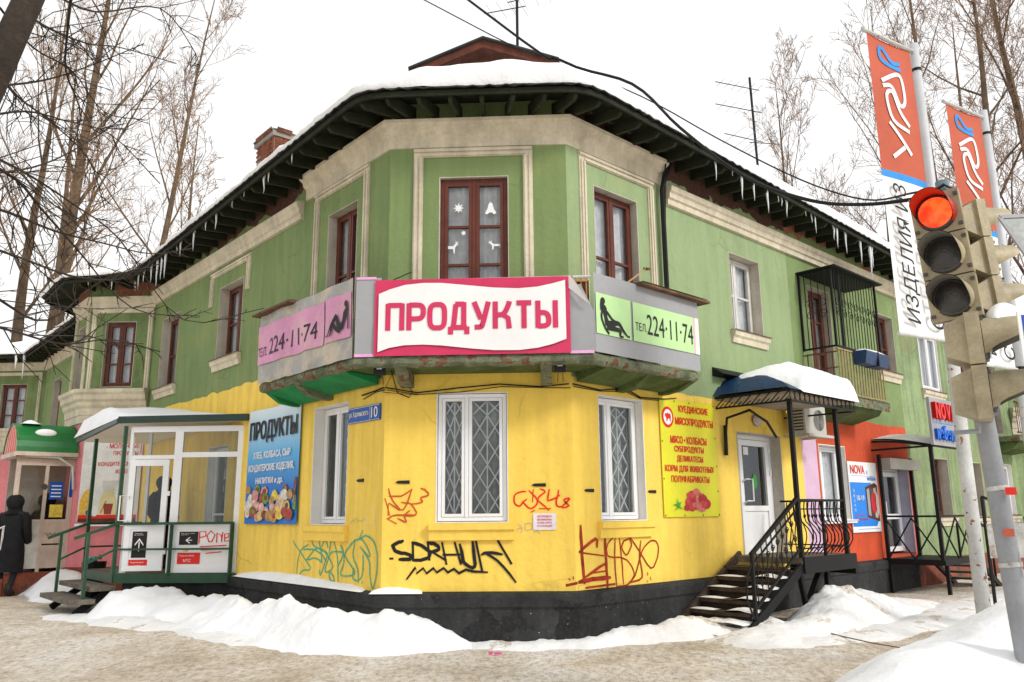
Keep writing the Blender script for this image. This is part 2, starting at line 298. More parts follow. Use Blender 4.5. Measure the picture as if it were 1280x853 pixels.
GRAF=[
('black','C',0.04,[(0.11,1.09),(0.13,1.09)]),
('black','C',0.042,[(0.25,1.29),(0.23,1.28),(0.21,1.28),(0.19,1.27),(0.17,1.26),(0.15,1.25),(0.13,1.24),(0.14,1.22),(0.15,1.2),(0.16,1.18),(0.18,1.17),(0.21,1.16),(0.24,1.15),(0.28,1.15),(0.31,1.14),(0.34,1.13),(0.35,1.12),(0.35,1.11),(0.35,1.09),(0.34,1.08),(0.32,1.08),(0.3,1.08),(0.27,1.08),(0.25,1.08),(0.22,1.08)]),
('black','C',0.042,[(0.37,1.27),(0.38,1.07)]),
('black','C',0.042,[(0.37,1.27),(0.41,1.26),(0.44,1.25),(0.47,1.24),(0.5,1.22),(0.54,1.19),(0.57,1.17),(0.58,1.15),(0.57,1.12),(0.56,1.1),(0.54,1.09),(0.5,1.08),(0.47,1.07),(0.44,1.07),(0.41,1.07),(0.38,1.07)]),
('black','C',0.042,[(0.55,1.27),(0.57,1.08)]),
('black','C',0.042,[(0.55,1.27),(0.59,1.26),(0.62,1.26),(0.65,1.24),(0.67,1.23),(0.68,1.21),(0.68,1.19),(0.66,1.18),(0.62,1.17),(0.59,1.16)]),
('black','C',0.042,[(0.59,1.17),(0.76,1.07)]),
('black','C',0.042,[(0.72,1.26),(0.77,1.03)]),
('black','C',0.042,[(0.87,1.26),(0.94,1.03)]),
('black','C',0.042,[(0.74,1.13),(0.92,1.13)]),
('black','C',0.042,[(0.93,1.24),(0.95,1.17),(0.96,1.11),(0.97,1.05),(1.0,1.02),(1.03,1.0),(1.05,0.99),(1.08,0.98),(1.1,0.99),(1.11,1.02),(1.1,1.09),(1.09,1.18),(1.08,1.27)]),
('black','C',0.042,[(1.12,1.27),(1.19,0.95)]),
('black','C',0.035,[(1.19,1.13),(1.21,1.14),(1.23,1.15),(1.26,1.15),(1.31,1.15),(1.37,1.14),(1.42,1.13)]),
('black','C',0.042,[(1.38,1.28),(1.53,1.03)]),
('black','C',0.03,[(1.21,1.15),(1.26,1.13),(1.31,1.1),(1.37,1.06),(1.44,0.99),(1.51,0.91),(1.58,0.82)]),
('black','C',0.03,[(0.31,0.86),(0.41,0.99),(0.42,0.92),(0.5,0.98),(0.54,0.92),(0.62,0.98),(0.66,0.93),(0.74,0.98),(0.79,0.93),(0.86,0.97),(0.92,0.92),(1.0,0.96),(1.08,0.94),(1.25,0.93)]),
('rust','C',0.013,[(0.03,1.78),(0.09,1.59)]),
('rust','C',0.013,[(0.07,1.9),(0.08,1.85),(0.1,1.8),(0.12,1.76),(0.15,1.72),(0.18,1.69),(0.21,1.66)]),
('rust','C',0.013,[(0.35,1.89),(0.32,1.8),(0.29,1.71),(0.25,1.65),(0.2,1.65),(0.14,1.69),(0.08,1.73)]),
('rust','C',0.013,[(0.08,1.81),(0.13,1.81),(0.17,1.81),(0.22,1.81),(0.26,1.83),(0.31,1.86),(0.35,1.89)]),
('rust','C',0.013,[(0.07,1.72),(0.07,1.59)]),
('rust','C',0.013,[(0.23,1.74),(0.27,1.73),(0.32,1.73),(0.35,1.71),(0.38,1.67),(0.41,1.62),(0.4,1.59),(0.36,1.58),(0.29,1.58),(0.22,1.59)]),
('rust','C',0.013,[(0.06,1.55),(0.09,1.56),(0.12,1.58),(0.17,1.59),(0.23,1.59),(0.31,1.59),(0.4,1.59)]),
('rust','C',0.013,[(0.06,1.55),(0.17,1.49)]),
('rust','C',0.013,[(0.19,1.55),(0.23,1.53),(0.27,1.51),(0.29,1.51),(0.29,1.52),(0.27,1.56),(0.26,1.59),(0.28,1.6),(0.3,1.62),(0.33,1.64)]),
('rust','C',0.013,[(0.46,1.9),(0.47,1.9),(0.48,1.89),(0.5,1.89),(0.52,1.87),(0.55,1.84),(0.55,1.82),(0.53,1.81),(0.49,1.8),(0.46,1.79),(0.46,1.77),(0.48,1.75),(0.48,1.74),(0.45,1.73),(0.4,1.72),(0.35,1.72)]),
('red','C',0.014,[(1.71,1.85),(1.67,1.85),(1.63,1.84),(1.6,1.83),(1.58,1.81),(1.57,1.77),(1.57,1.74),(1.58,1.71),(1.6,1.69),(1.63,1.68),(1.65,1.69),(1.68,1.73),(1.72,1.76)]),
('red','C',0.014,[(1.67,1.73),(1.7,1.7),(1.74,1.66),(1.77,1.65),(1.81,1.67),(1.84,1.7),(1.85,1.74),(1.83,1.78),(1.79,1.82),(1.75,1.86)]),
('red','C',0.014,[(1.8,1.87),(1.79,1.73)]),
('red','C',0.014,[(1.88,1.88),(1.91,1.87),(1.93,1.86),(1.94,1.84),(1.91,1.82),(1.87,1.79),(1.85,1.75),(1.88,1.72),(1.93,1.68),(1.98,1.63)]),
('red','C',0.014,[(1.87,1.65),(2.0,1.65)]),
('red','C',0.014,[(1.99,1.87),(1.98,1.82),(1.97,1.77),(1.97,1.74),(2.01,1.75),(2.06,1.77),(2.11,1.8)]),
('red','C',0.014,[(2.1,1.86),(2.09,1.8),(2.07,1.74),(2.07,1.7),(2.08,1.68),(2.1,1.67),(2.13,1.67),(2.17,1.7),(2.21,1.74),(2.23,1.76),(2.22,1.77),(2.18,1.76),(2.16,1.75),(2.17,1.73),(2.2,1.7),(2.22,1.68),(2.2,1.67),(2.17,1.66),(2.14,1.66)]),
('red','C',0.014,[(1.77,1.61),(1.81,1.63)]),
('darkred','R',0.05,[(0.1,1.44),(0.1,1.33),(0.11,1.22),(0.11,1.11),(0.12,1.01),(0.13,0.9),(0.14,0.8)]),
('darkred','R',0.04,[(0.07,1.15),(0.18,1.21),(0.28,1.26),(0.36,1.29),(0.39,1.27),(0.38,1.23),(0.38,1.2)]),
('darkred','R',0.03,[(0.09,1.14),(0.49,1.09)]),
('darkred','R',0.035,[(0.16,0.86),(0.29,0.91),(0.41,0.96),(0.51,0.99),(0.54,1.01),(0.54,1.01),(0.54,1.02)]),
('darkred','R',0.045,[(0.53,1.34),(0.53,1.23),(0.53,1.12),(0.54,1.02),(0.54,0.92),(0.55,0.83),(0.55,0.73)]),
('darkred','R',0.03,[(0.28,0.9),(0.53,0.91)]),
('darkred','R',0.05,[(0.05,0.81),(0.12,0.82),(0.19,0.82),(0.28,0.83),(0.38,0.83),(0.49,0.83),(0.6,0.83)]),
('darkred','C',0.05,[(2.18,0.78),(2.28,0.8)]),
('darkred','R',0.04,[(0.17,0.74),(0.68,0.75)]),
('darkred','R',0.012,[(0.71,1.32),(0.67,1.29),(0.62,1.26),(0.58,1.23),(0.56,1.19),(0.55,1.16),(0.56,1.12),(0.56,1.1),(0.58,1.08),(0.62,1.07),(0.69,1.06),(0.79,1.06),(0.87,1.04),(0.93,1.02),(0.98,0.98),(1.02,0.94),(1.04,0.91),(1.06,0.87),(1.06,0.83),(1.03,0.8),(0.99,0.76),(0.94,0.73),(0.87,0.72),(0.8,0.72),(0.72,0.72)]),
('darkred','R',0.014,[(0.8,1.3),(0.81,1.21),(0.82,1.12),(0.83,1.03),(0.84,0.94),(0.84,0.84),(0.85,0.74)]),
('darkred','R',0.014,[(0.72,1.29),(0.71,1.2),(0.7,1.11),(0.7,1.01),(0.7,0.92),(0.71,0.82),(0.72,0.72)]),
('darkred','R',0.014,[(1.02,1.28),(0.97,1.27),(0.92,1.26),(0.88,1.25),(0.86,1.22),(0.84,1.19),(0.84,1.17),(0.86,1.13),(0.89,1.1),(0.92,1.08),(0.96,1.1),(1.0,1.15),(1.03,1.19),(1.03,1.22),(1.01,1.25),(1.0,1.28)]),
('darkred','R',0.016,[(1.22,1.24),(1.2,1.17),(1.19,1.11),(1.18,1.04),(1.2,0.96),(1.22,0.87),(1.22,0.8),(1.16,0.77),(1.07,0.76),(0.98,0.75)]),
('darkred','R',0.014,[(1.02,1.28),(1.07,1.23),(1.13,1.17),(1.19,1.11),(1.26,1.03),(1.33,0.95),(1.4,0.9),(1.46,0.91),(1.51,0.97),(1.55,1.03),(1.57,1.09),(1.58,1.15),(1.56,1.2),(1.53,1.23),(1.48,1.24),(1.43,1.24),(1.36,1.21),(1.29,1.17),(1.23,1.11),(1.18,1.02),(1.13,0.92),(1.08,0.83),(1.02,0.78),(0.96,0.75),(0.9,0.72)]),
('darkred','R',0.02,[(1.33,0.85),(1.33,0.82)]),
('darkred','R',0.02,[(1.38,0.79),(1.39,0.76)]),
('darkred','R',0.02,[(1.32,0.75),(1.32,0.74)]),
('darkred','C',0.02,[(2.25,0.87),(2.25,0.85)]),
('darkred','C',0.02,[(2.2,0.85),(2.21,0.84)]),
('grey','C',0.006,[(1.61,1.48),(1.63,1.46),(1.65,1.44),(1.66,1.42),(1.66,1.4),(1.65,1.38),(1.64,1.37)]),
('grey','C',0.006,[(1.66,1.47),(1.6,1.38)]),
('grey','C',0.006,[(1.6,1.42),(1.68,1.43)]),
('grey','C',0.006,[(1.7,1.48),(1.73,1.48),(1.75,1.49),(1.77,1.48),(1.78,1.46),(1.78,1.44),(1.78,1.42),(1.76,1.41),(1.73,1.4),(1.71,1.4),(1.7,1.42),(1.7,1.45),(1.7,1.48)]),
('grey','C',0.006,[(1.8,1.38),(1.81,1.38),(1.83,1.39),(1.85,1.39),(1.86,1.38),(1.87,1.37),(1.88,1.36)]),
('grey','C',0.006,[(1.77,1.33),(1.75,1.31)]),
('teal','L',0.013,[(-2.28,1.25),(-2.19,1.19),(-2.1,1.14),(-2.01,1.09),(-1.92,1.03),(-1.84,0.98),(-1.77,0.94),(-1.74,0.92),(-1.74,0.9),(-1.75,0.89),(-1.81,0.88),(-1.89,0.88),(-1.95,0.87),(-1.99,0.85),(-2.02,0.83),(-2.04,0.82)]),
('teal','L',0.013,[(-1.82,1.21),(-1.89,1.19),(-1.96,1.17),(-2.02,1.14),(-2.06,1.1),(-2.08,1.06),(-2.1,1.02),(-2.11,0.96),(-2.12,0.89),(-2.12,0.82)]),
('teal','L',0.013,[(-1.96,1.14),(-1.87,1.15),(-1.77,1.15),(-1.68,1.15),(-1.6,1.14),(-1.53,1.12),(-1.46,1.1),(-1.41,1.08),(-1.36,1.04),(-1.31,1.01)]),
('teal','L',0.013,[(-1.73,1.28),(-1.72,1.25),(-1.7,1.22),(-1.67,1.2),(-1.61,1.18),(-1.54,1.17),(-1.47,1.15),(-1.4,1.14),(-1.33,1.13),(-1.29,1.11),(-1.29,1.08),(-1.32,1.04),(-1.35,0.99),(-1.38,0.93),(-1.43,0.87),(-1.46,0.83),(-1.47,0.84),(-1.48,0.87),(-1.48,0.9)]),
('teal','L',0.013,[(-1.55,1.29),(-1.51,1.22),(-1.47,1.16),(-1.45,1.1),(-1.44,1.06),(-1.44,1.03),(-1.44,1.0)]),
('teal','L',0.013,[(-1.86,1.01),(-1.78,1.06),(-1.71,1.11),(-1.65,1.15),(-1.58,1.17),(-1.52,1.17),(-1.45,1.16),(-1.38,1.14),(-1.31,1.1),(-1.25,1.06),(-1.2,1.02),(-1.16,0.99),(-1.14,0.95),(-1.16,0.92),(-1.2,0.9),(-1.24,0.88),(-1.28,0.88),(-1.32,0.88),(-1.34,0.89),(-1.33,0.93),(-1.31,0.97),(-1.28,1.01),(-1.26,1.05),(-1.23,1.1),(-1.19,1.13),(-1.1,1.14),(-1.0,1.14),(-0.92,1.14),(-0.89,1.13),(-0.89,1.11),(-0.9,1.09),(-0.93,1.05),(-0.97,1.01),(-1.01,0.96),(-1.01,0.9),(-1.0,0.84),(-0.99,0.78)]),
('teal','L',0.013,[(-1.45,1.19),(-1.42,1.23),(-1.39,1.27),(-1.35,1.28),(-1.33,1.26),(-1.3,1.22),(-1.28,1.18)]),
('teal','L',0.013,[(-1.25,1.11),(-1.23,1.19),(-1.21,1.27),(-1.18,1.3),(-1.13,1.26),(-1.07,1.17),(-1.03,1.07),(-1.01,0.98),(-1.0,0.88),(-0.99,0.78)]),
('teal','L',0.013,[(-1.86,1.01),(-1.77,1.02),(-1.68,1.04),(-1.6,1.04),(-1.53,1.03),(-1.48,1.01),(-1.42,0.99)]),
('teal','L',0.013,[(-1.24,0.9),(-1.18,0.87),(-1.13,0.85),(-1.1,0.82),(-1.09,0.8),(-1.09,0.79),(-1.11,0.78),(-1.13,0.77),(-1.17,0.78),(-1.19,0.79),(-1.21,0.81),(-1.22,0.84),(-1.23,0.87)]),
('teal','L',0.013,[(-0.96,1.22),(-0.93,1.2),(-0.91,1.18),(-0.89,1.15),(-0.87,1.11),(-0.86,1.06),(-0.86,1.01),(-0.89,0.95),(-0.93,0.9),(-0.93,0.86),(-0.85,0.85),(-0.72,0.86),(-0.63,0.87),(-0.6,0.89),(-0.59,0.91),(-0.62,0.94),(-0.68,0.98),(-0.76,1.03),(-0.82,1.08),(-0.84,1.1),(-0.83,1.13),(-0.81,1.16),(-0.75,1.2),(-0.68,1.25),(-0.61,1.29),(-0.54,1.3),(-0.48,1.31),(-0.42,1.29),(-0.35,1.24),(-0.28,1.17),(-0.25,1.13),(-0.25,1.11),(-0.28,1.11),(-0.32,1.12),(-0.37,1.15),(-0.42,1.18),(-0.48,1.21)]),
('teal','L',0.013,[(-0.41,1.12),(-0.4,1.05),(-0.4,0.98),(-0.4,0.92),(-0.42,0.87),(-0.45,0.84),(-0.49,0.82),(-0.53,0.81),(-0.59,0.82),(-0.63,0.83),(-0.63,0.87),(-0.63,0.91),(-0.62,0.96)]),
('teal','L',0.013,[(-0.43,1.41),(-0.51,1.3)]),
('teal','L',0.013,[(-0.61,1.29),(-0.62,1.22),(-0.64,1.16),(-0.64,1.1),(-0.61,1.04),(-0.56,1.0),(-0.52,0.95),(-0.51,0.9),(-0.5,0.84),(-0.5,0.79)]),
('teal','L',0.013,[(-0.58,1.29),(-0.5,1.31),(-0.43,1.33),(-0.36,1.35),(-0.3,1.34),(-0.23,1.32),(-0.18,1.29),(-0.14,1.25),(-0.11,1.19),(-0.08,1.13),(-0.08,1.06),(-0.08,0.98),(-0.09,0.91),(-0.11,0.84),(-0.14,0.77),(-0.17,0.74),(-0.19,0.76),(-0.21,0.81),(-0.23,0.87),(-0.24,0.93),(-0.24,0.99),(-0.26,1.05),(-0.31,1.1),(-0.38,1.15),(-0.45,1.2)]),
('teal','L',0.013,[(-0.41,0.81),(-0.4,0.79)]),
('tealthin','L',0.005,[(-0.76,1.48),(-0.71,1.51),(-0.66,1.53),(-0.62,1.54),(-0.6,1.55),(-0.58,1.55),(-0.56,1.55)]),
('tealthin','L',0.005,[(-0.67,1.56),(-0.62,1.49)]),
('tealthin','L',0.005,[(-0.59,1.5),(-0.57,1.51),(-0.55,1.53),(-0.53,1.53),(-0.51,1.53),(-0.5,1.52),(-0.48,1.52),(-0.45,1.52),(-0.42,1.54),(-0.39,1.55)]),
('white','L',0.008,[(-0.38,1.64),(-0.38,1.59),(-0.38,1.54),(-0.38,1.51),(-0.36,1.5),(-0.34,1.5),(-0.31,1.51)]),
('white','L',0.008,[(-0.24,1.63),(-0.21,1.64),(-0.19,1.64),(-0.17,1.63),(-0.16,1.59),(-0.15,1.54),(-0.16,1.5),(-0.19,1.49),(-0.24,1.5),(-0.28,1.5)])]
TWIGS=[(0.02,[(-1.72,-5.07,3.16),(-1.79,-4.49,3.08),(-1.82,-3.9,3.08),(-1.77,-3.29,3.58),(-1.62,-2.64,3.92)]),(0.018,[(-1.73,-5.07,3.97),(-1.81,-4.38,4.08),(-1.86,-3.69,4.11),(-1.84,-2.98,4.05),(-1.57,-2.17,3.49),(-1.09,-1.31,3.82)]),(0.022,[(-1.72,-5.07,3.92),(-1.73,-4.57,3.94),(-1.82,-4.15,3.9),(-1.81,-3.66,3.74),(-1.61,-3.08,3.38),(-1.28,-2.47,3.45)]),(0.02,[(-1.73,-5.07,3.59),(-1.75,-4.59,3.69),(-1.72,-4.08,3.73),(-1.64,-3.56,3.81),(-1.51,-3.03,3.89),(-1.38,-2.52,4.11)]),(0.02,[(-1.82,-5.14,4.28),(-1.93,-4.59,4.66),(-1.98,-4.01,5.05),(-1.97,-3.41,5.55),(-1.9,-2.78,6.14)]),(0.018,[(-1.6,-4.97,5.03),(-1.72,-4.44,5.22),(-1.77,-3.87,5.45),(-1.82,-3.32,5.76),(-1.63,-2.64,6.0)]),(0.02,[(-1.34,-4.79,5.33),(-1.62,-4.37,5.23),(-1.88,-3.94,5.15),(-2.03,-3.45,4.99),(-2.41,-3.1,4.55)]),(0.016,[(-1.46,-4.87,5.22),(-1.61,-4.06,5.61),(-1.56,-3.17,6.25),(-1.62,-2.36,6.35),(-1.86,-1.64,6.55)]),(0.018,[(-1.67,-5.03,3.33),(-1.74,-4.46,3.41),(-1.71,-3.83,3.45),(-1.66,-3.23,3.6),(-1.77,-2.72,3.9)]),(0.016,[(-1.74,-5.08,4.14),(-1.79,-4.49,4.51),(-1.86,-3.93,4.73),(-1.81,-3.31,4.9),(-1.68,-2.66,4.72)]),(0.018,[(-1.75,-5.09,4.65),(-1.84,-4.53,4.62),(-1.95,-3.99,4.71),(-1.95,-3.4,4.64),(-2.07,-2.88,4.4)]),(0.016,[(-1.63,-4.99,2.82),(-1.56,-4.63,2.82),(-1.45,-4.26,2.81),(-1.31,-3.89,2.92),(-1.12,-3.5,2.9)]),(0.014,[(-1.67,-5.03,4.99),(-1.79,-4.49,5.03),(-1.84,-3.92,5.17),(-1.88,-3.35,5.11),(-1.84,-2.75,5.34)]),(0.014,[(-1.67,-5.03,3.77),(-1.72,-4.44,4.09),(-1.79,-3.89,4.48),(-1.77,-3.29,5.06),(-1.75,-2.7,5.79)])]
# ================================================================ building
random.seed(4)
G0 = .13
def gz(x, y): return G0 + .02 * noise.noise(Vector((x * .8, y * .8, 0))) + .012 * noise.noise(Vector((x * 4, y * 4, 3)))
BLD = TH('apartment_building', 'two storey corner house, green plaster above and yellow shop floor below', 'building')
def wall(F, x0, x1, z0, z1, holes, m, label=None, parent=None, y=0, top=None):
    xs = sorted({x0, x1} | {h[0] for h in holes} | {h[1] for h in holes}); zs = sorted({z0, z1} | {h[2] for h in holes} | {h[3] for h in holes})
    xs = [x for x in xs if x0 <= x <= x1]; b = MB()
    for a, c in zip(xs, xs[1:]):
        for d, e in zip(zs, zs[1:]):
            cx, cz = (a + c) / 2, (d + e) / 2
            if any(h[0] < cx < h[1] and h[2] < cz < h[3] for h in holes): continue
            g = (lambda x: e if e < z1 or top is None else top(x))
            b.quad((a, y, d), (c, y, d), (c, y, g(c)), (a, y, g(a)))
    for h in holes:                      # depth of the wall in the opening
        a, c, d, e = h[:4]
        if not (x0 <= a and c <= x1): continue
        t = .42
        b.quad((a, y, d), (a, t, d), (a, t, e), (a, y, e)).quad((c, y, d), (c, t, d), (c, t, e), (c, y, e)).quad((a, y, e), (a, t, e), (c, t, e), (c, y, e)).quad((a, y, d), (a, t, d), (c, t, d), (c, y, d))
    return OB('wall', b, m, parent or BLD, F, label=label)
def window(F, x0, x1, z0, z1, inset=.16, fm='brown', rows=(.5,), leaves=2, curtain='curtain', sill='cream', reveal='reveal', stile=.04, label=None, parent=None, splitx=None, cur=1.0, sillw=.07, apron=True):
    f = MB(); o = .045; y0, y1 = inset, inset + .07; e = .003
    X0, X1, Z0, Z1 = x0 + .02, x1 - .02, z0 + .02, z1 - .02
    f.box(X0, X1, y0, y1, Z1 - o, Z1).box(X0, X1, y0, y1, Z0, Z0 + o).box(X0, X0 + o, y0, y1, Z0 + o, Z1 - o).box(X1 - o, X1, y0, y1, Z0 + o, Z1 - o)
    edges = [X0 + o] + ([X0 + (X1 - X0) * k / leaves for k in range(1, leaves)] if splitx is None else [X0 + (X1 - X0) * splitx]) + [X1 - o]
    for k in edges[1:-1]: f.box(k - .022, k + .022, y0 - .012, y1, Z0 + o, Z1 - o)
    w = OB('window', f, fm, parent or BLD, F, label=label)
    s_ = MB(); panes = []
    for a, c in zip(edges, edges[1:]):
        a += .022 if a != edges[0] else 0; c -= .022 if c != edges[-1] else 0
        d, g = Z0 + o, Z1 - o; q0, q1 = y0 - .006, y0 + .045; t = stile
        s_.box(a + .004, a + t, q0, q1, d + .004, g - .004).box(c - t, c - .004, q0, q1, d + .004, g - .004).box(a + t, c - t, q0, q1, g - t, g - .004).box(a + t, c - t, q0, q1, d + .004, d + t)
        zz = [d + t] + [d + (g - d) * r for r in rows] + [g - t]
        for r in zz[1:-1]: s_.box(a + t, c - t, q0 + .003, q1 - .004, r - .016, r + .016)
        for u, v in zip(zz, zz[1:]): panes.append((a + t - .01, c - t + .01, u, v))
    OB('sash', s_, fm, w)
    for (a, c, u, v) in panes:
        OB('pane', MB().quad((a, y0 + .022, u), (c, y0 + .022, u), (c, y0 + .022 + random.uniform(-.004, .004), v), (a, y0 + .022, v)), 'glass', w)
    if reveal:
        t = .012; b = MB(); yb = inset + .06
        b.box(x0, x0 + t, -.004, yb, z0 + t, z1 - t).box(x1 - t, x1, -.004, yb, z0 + t, z1 - t).box(x0, x1, -.004, yb, z1 - t, z1).box(x0, x1, -.004, yb, z0, z0 + t)
        OB('reveal', b, reveal, w)
    if curtain:
        yc = inset + (.16 if curtain == 'curtain_d' else .10)
        def cf_(u, v): return (x0 + (x1 - x0) * u, yc + .022 * math.sin(u * 46 + noise.noise(Vector((u * 5, v, x0))) * 4), z0 + (z1 - z0) * (1 - cur) + (z1 - z0) * cur * v)
        OB('curtain', MB().grid(cf_, 36, 2), curtain, w, smooth=True)
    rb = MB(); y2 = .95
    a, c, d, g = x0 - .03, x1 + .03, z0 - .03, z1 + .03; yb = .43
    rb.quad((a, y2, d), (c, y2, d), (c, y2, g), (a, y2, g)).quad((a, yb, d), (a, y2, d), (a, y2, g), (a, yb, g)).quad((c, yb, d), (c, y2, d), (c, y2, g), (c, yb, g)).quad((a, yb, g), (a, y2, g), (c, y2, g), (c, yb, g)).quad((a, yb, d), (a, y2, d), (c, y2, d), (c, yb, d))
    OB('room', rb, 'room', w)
    if sill:
        b = MB(); sx0, sx1 = x0 - .07, x1 + .07
        prof = [(0, z0 - .20), (-.03, z0 - .20), (-.045, z0 - .12), (-.075, z0 - .09), (-.085, z0 - .03), (-.085, z0 - .005), (.0, z0 + .0)]
        if not apron: prof = [(0, z0 - .06), (-.08, z0 - .06), (-.08, z0 - .01), (0, z0)]
        b.prismx(prof, sx0, sx1); OB('sill', b, sill, w)
        OB('sill_flashing', MB().quad((sx0 - .01, -.105, z0 - .004), (sx1 + .01, -.105, z0 - .004), (sx1 + .01, inset, z0 + .018), (sx0 - .01, inset, z0 + .018)).quad((sx0 - .01, -.105, z0 - .018), (sx1 + .01, -.105, z0 - .018), (sx1 + .01, -.105, z0 - .004), (sx0 - .01, -.105, z0 - .004)), 'oldwood' if sill == 'cream' else sill, w)
    return w
def lattice(F, x0, x1, z0, z1, y, w, cells=6):
    b = MB(); n = cells; dx = (x1 - x0) / 2
    for k in range(3): x = x0 + (x1 - x0) * (k + .0) / 2; b.box(x - .008, x + .008, y, y + .012, z0, z1)
    k = z0
    while k < z1 - .1:
        h = min(.30, z1 - k)
        for q in range(2):
            a = x0 + dx * q
            b.bar((a, y + .012, k), (a + dx, y + .012, k + h), .016, .016).bar((a, y + .022, k + h), (a + dx, y + .022, k), .016, .016)
        k += .30 * .5 if False else .30
    return OB('security_grille', b, 'pvc', w)
# --- walls and windows of the corner
LH = [(-1.80, -.86, 1.47, 3.05), (-1.66, -.80, 3.40, 5.80), (-5.58, -4.54, 4.27, 5.60), (-8.60, -7.60, 4.15, 5.58)]
L1 = (-1.80, -.86, 1.47, 3.05); L2 = (-1.62, -.80, 3.40, 5.83)
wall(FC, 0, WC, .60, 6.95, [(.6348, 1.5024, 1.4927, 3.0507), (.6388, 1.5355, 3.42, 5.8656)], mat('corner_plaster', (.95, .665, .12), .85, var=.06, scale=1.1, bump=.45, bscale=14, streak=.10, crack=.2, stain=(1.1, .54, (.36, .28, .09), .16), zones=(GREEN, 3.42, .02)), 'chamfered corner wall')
RH = [(.4776, 1.3757, 1.4927, 3.0507), (.5186, 1.4424, 3.42, 5.8656), (3.74, 4.65, 4.36, 5.64), (3.62, 4.92, .92, 2.78)]
TPR = lambda x: 6.77 - .034 * min(x, 12) + .14
TPL = lambda x: 6.77 - .034 * min(-x, 12) + .14
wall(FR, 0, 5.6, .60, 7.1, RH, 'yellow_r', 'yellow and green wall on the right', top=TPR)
wall(FR, 5.6, 6.12, .60, 7.0, [], 'pink_r', 'lilac strip of wall', top=TPR)
OH = [(6.18, 7.18, 1.44, 2.72), (6.27, 7.12, 3.42, 5.57), (8.62, 9.90, .76, 2.58), (9.05, 9.92, 4.33, 5.53)]
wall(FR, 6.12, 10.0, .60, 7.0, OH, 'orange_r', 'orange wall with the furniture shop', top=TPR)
GH = [(11.22, 12.12, 1.45, 2.68), (11.2, 12.3, 4.15, 5.45), (13.45, 14.25, 1.42, 2.67), (13.4, 14.3, 4.15, 5.45), (15.7, 16.5, 1.45, 2.7), (15.5, 16.3, 3.45, 5.45)]
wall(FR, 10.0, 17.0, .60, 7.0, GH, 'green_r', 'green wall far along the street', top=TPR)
LHH = [L1, L2, (-5.58, -4.54, 4.27, 5.60), (-8.60, -7.60, 4.12, 5.58), (-3.0 - 2.6, -4.75, .85, 2.75)]
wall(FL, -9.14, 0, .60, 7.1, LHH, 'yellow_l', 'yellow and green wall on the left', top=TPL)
# corner window over the graffiti
C1 = window(FC, .6348, 1.5024, 1.4927, 3.0507, .04, 'pvc', rows=(), sill=None, curtain='curtain_d', reveal='wreveal', splitx=.42, label='white window above the black graffiti')
lattice(FC, .73, .96, 1.58, 2.96, .115, C1); lattice(FC, 1.06, 1.43, 1.58, 2.96, .115, C1)
R1 = window(FR, .4776, 1.3757, 1.4927, 3.0507, .12, 'pvc', rows=(), sill=None, curtain='curtain_d', reveal='wreveal', splitx=.34, label='white window left of the meat sign')
lattice(FR, .56, .76, 1.6, 2.95, .195, R1); lattice(FR, .86, 1.28, 1.6, 2.95, .195, R1)
L1w = window(FL, L1[0], L1[1], L1[2], L1[3], .15, 'pvc', rows=(), sill=None, curtain='curtain_d', reveal='wreveal', splitx=.45, label='white window beside the street name sign')
lattice(FL, L1[0] + .45, L1[1] - .1, 1.6, 2.95, .225, L1w)
def ledge(F, x0, x1, z):
    b = MB(); b.prismx([(0, z - .19), (-.045, z - .19), (-.055, z - .09), (-.085, z - .07), (-.09, z), (0, z + .005)], x0 - .07, x1 + .07)
    OB('window_ledge', b, 'yellow_c', BLD, F)
ledge(FC, .6348, 1.5024, 1.485); ledge(FR, .4776, 1.3757, 1.485); ledge(FL, L1[0], L1[1], 1.46)
Cw = window(FC, .6388, 1.5355, 3.42, 5.8656, .05, 'brown', rows=(.30, .52, .74), stile=.048, sill=None, label='brown balcony door decorated with paper cut-outs')
window(FR, .5186, 1.4424, 3.42, 5.8656, .11, 'brown', rows=(.32, .62), stile=.042, sill=None, label='brown window over the green phone banner')
window(FL, L2[0], L2[1], L2[2], L2[3], .13, 'brown', rows=(.32, .62), stile=.042, sill=None, label='brown window over the pink phone banner')
# paper cut-outs behind the door panes
def cut(poly, x, z, sc, name, y=.062): OB(name, MB().quad(*[(x + a * sc, y, z + b * sc) for a, b in poly]), 'white', Cw)
star = [(math.cos(k * math.pi / 8) * (1 if k % 2 == 0 else .45), math.sin(k * math.pi / 8) * (1 if k % 2 == 0 else .45)) for k in range(16)]
cut(star, .885, 5.46, .075, 'paper_star')
cut([(-.5, -.9), (-.9, -.7), (-.5, 0), (-.3, .8), (0, 1.1), (.3, .8), (.5, 0), (.9, -.7), (.5, -.9), (.2, -.6), (-.2, -.6)], 1.30, 5.44, .085, 'paper_bell')
deer = [(-.9,-1),(-.75,-1),(-.55,-.25),(.2,-.25),(.3,-1),(.45,-1),(.5,-.1),(.75,.35),(1.05,.35),(.85,.6),(1.0,1.0),(.75,.75),(.5,1.1),(.6,.65),(.2,.2),(-.7,.25),(-.85,-.1)]
_d = [(-1, -1), (-.8, -.2), (-1, .1), (.2, .15), (.5, .7), (.3, 1.1), (.6, .9), (.8, 1.1), (.9, .6), (.7, .4), (.5, -.1), (.3, -1), (.15, -1), (.1, -.25), (-.6, -.3), (-.85, -1)]
cut(deer, .80, 4.93, .085, 'paper_deer'); cut([(-a, b * .7) for a, b in deer], 1.36, 4.95, .09, 'paper_deer'); cut(star, .95, 5.12, .04, 'paper_star')
window(FR, 3.74, 4.65, 4.36, 5.64, .17, 'oldwhite', rows=(.5,), leaves=2, stile=.04, splitx=.42, label='old white window above the blue canopy')
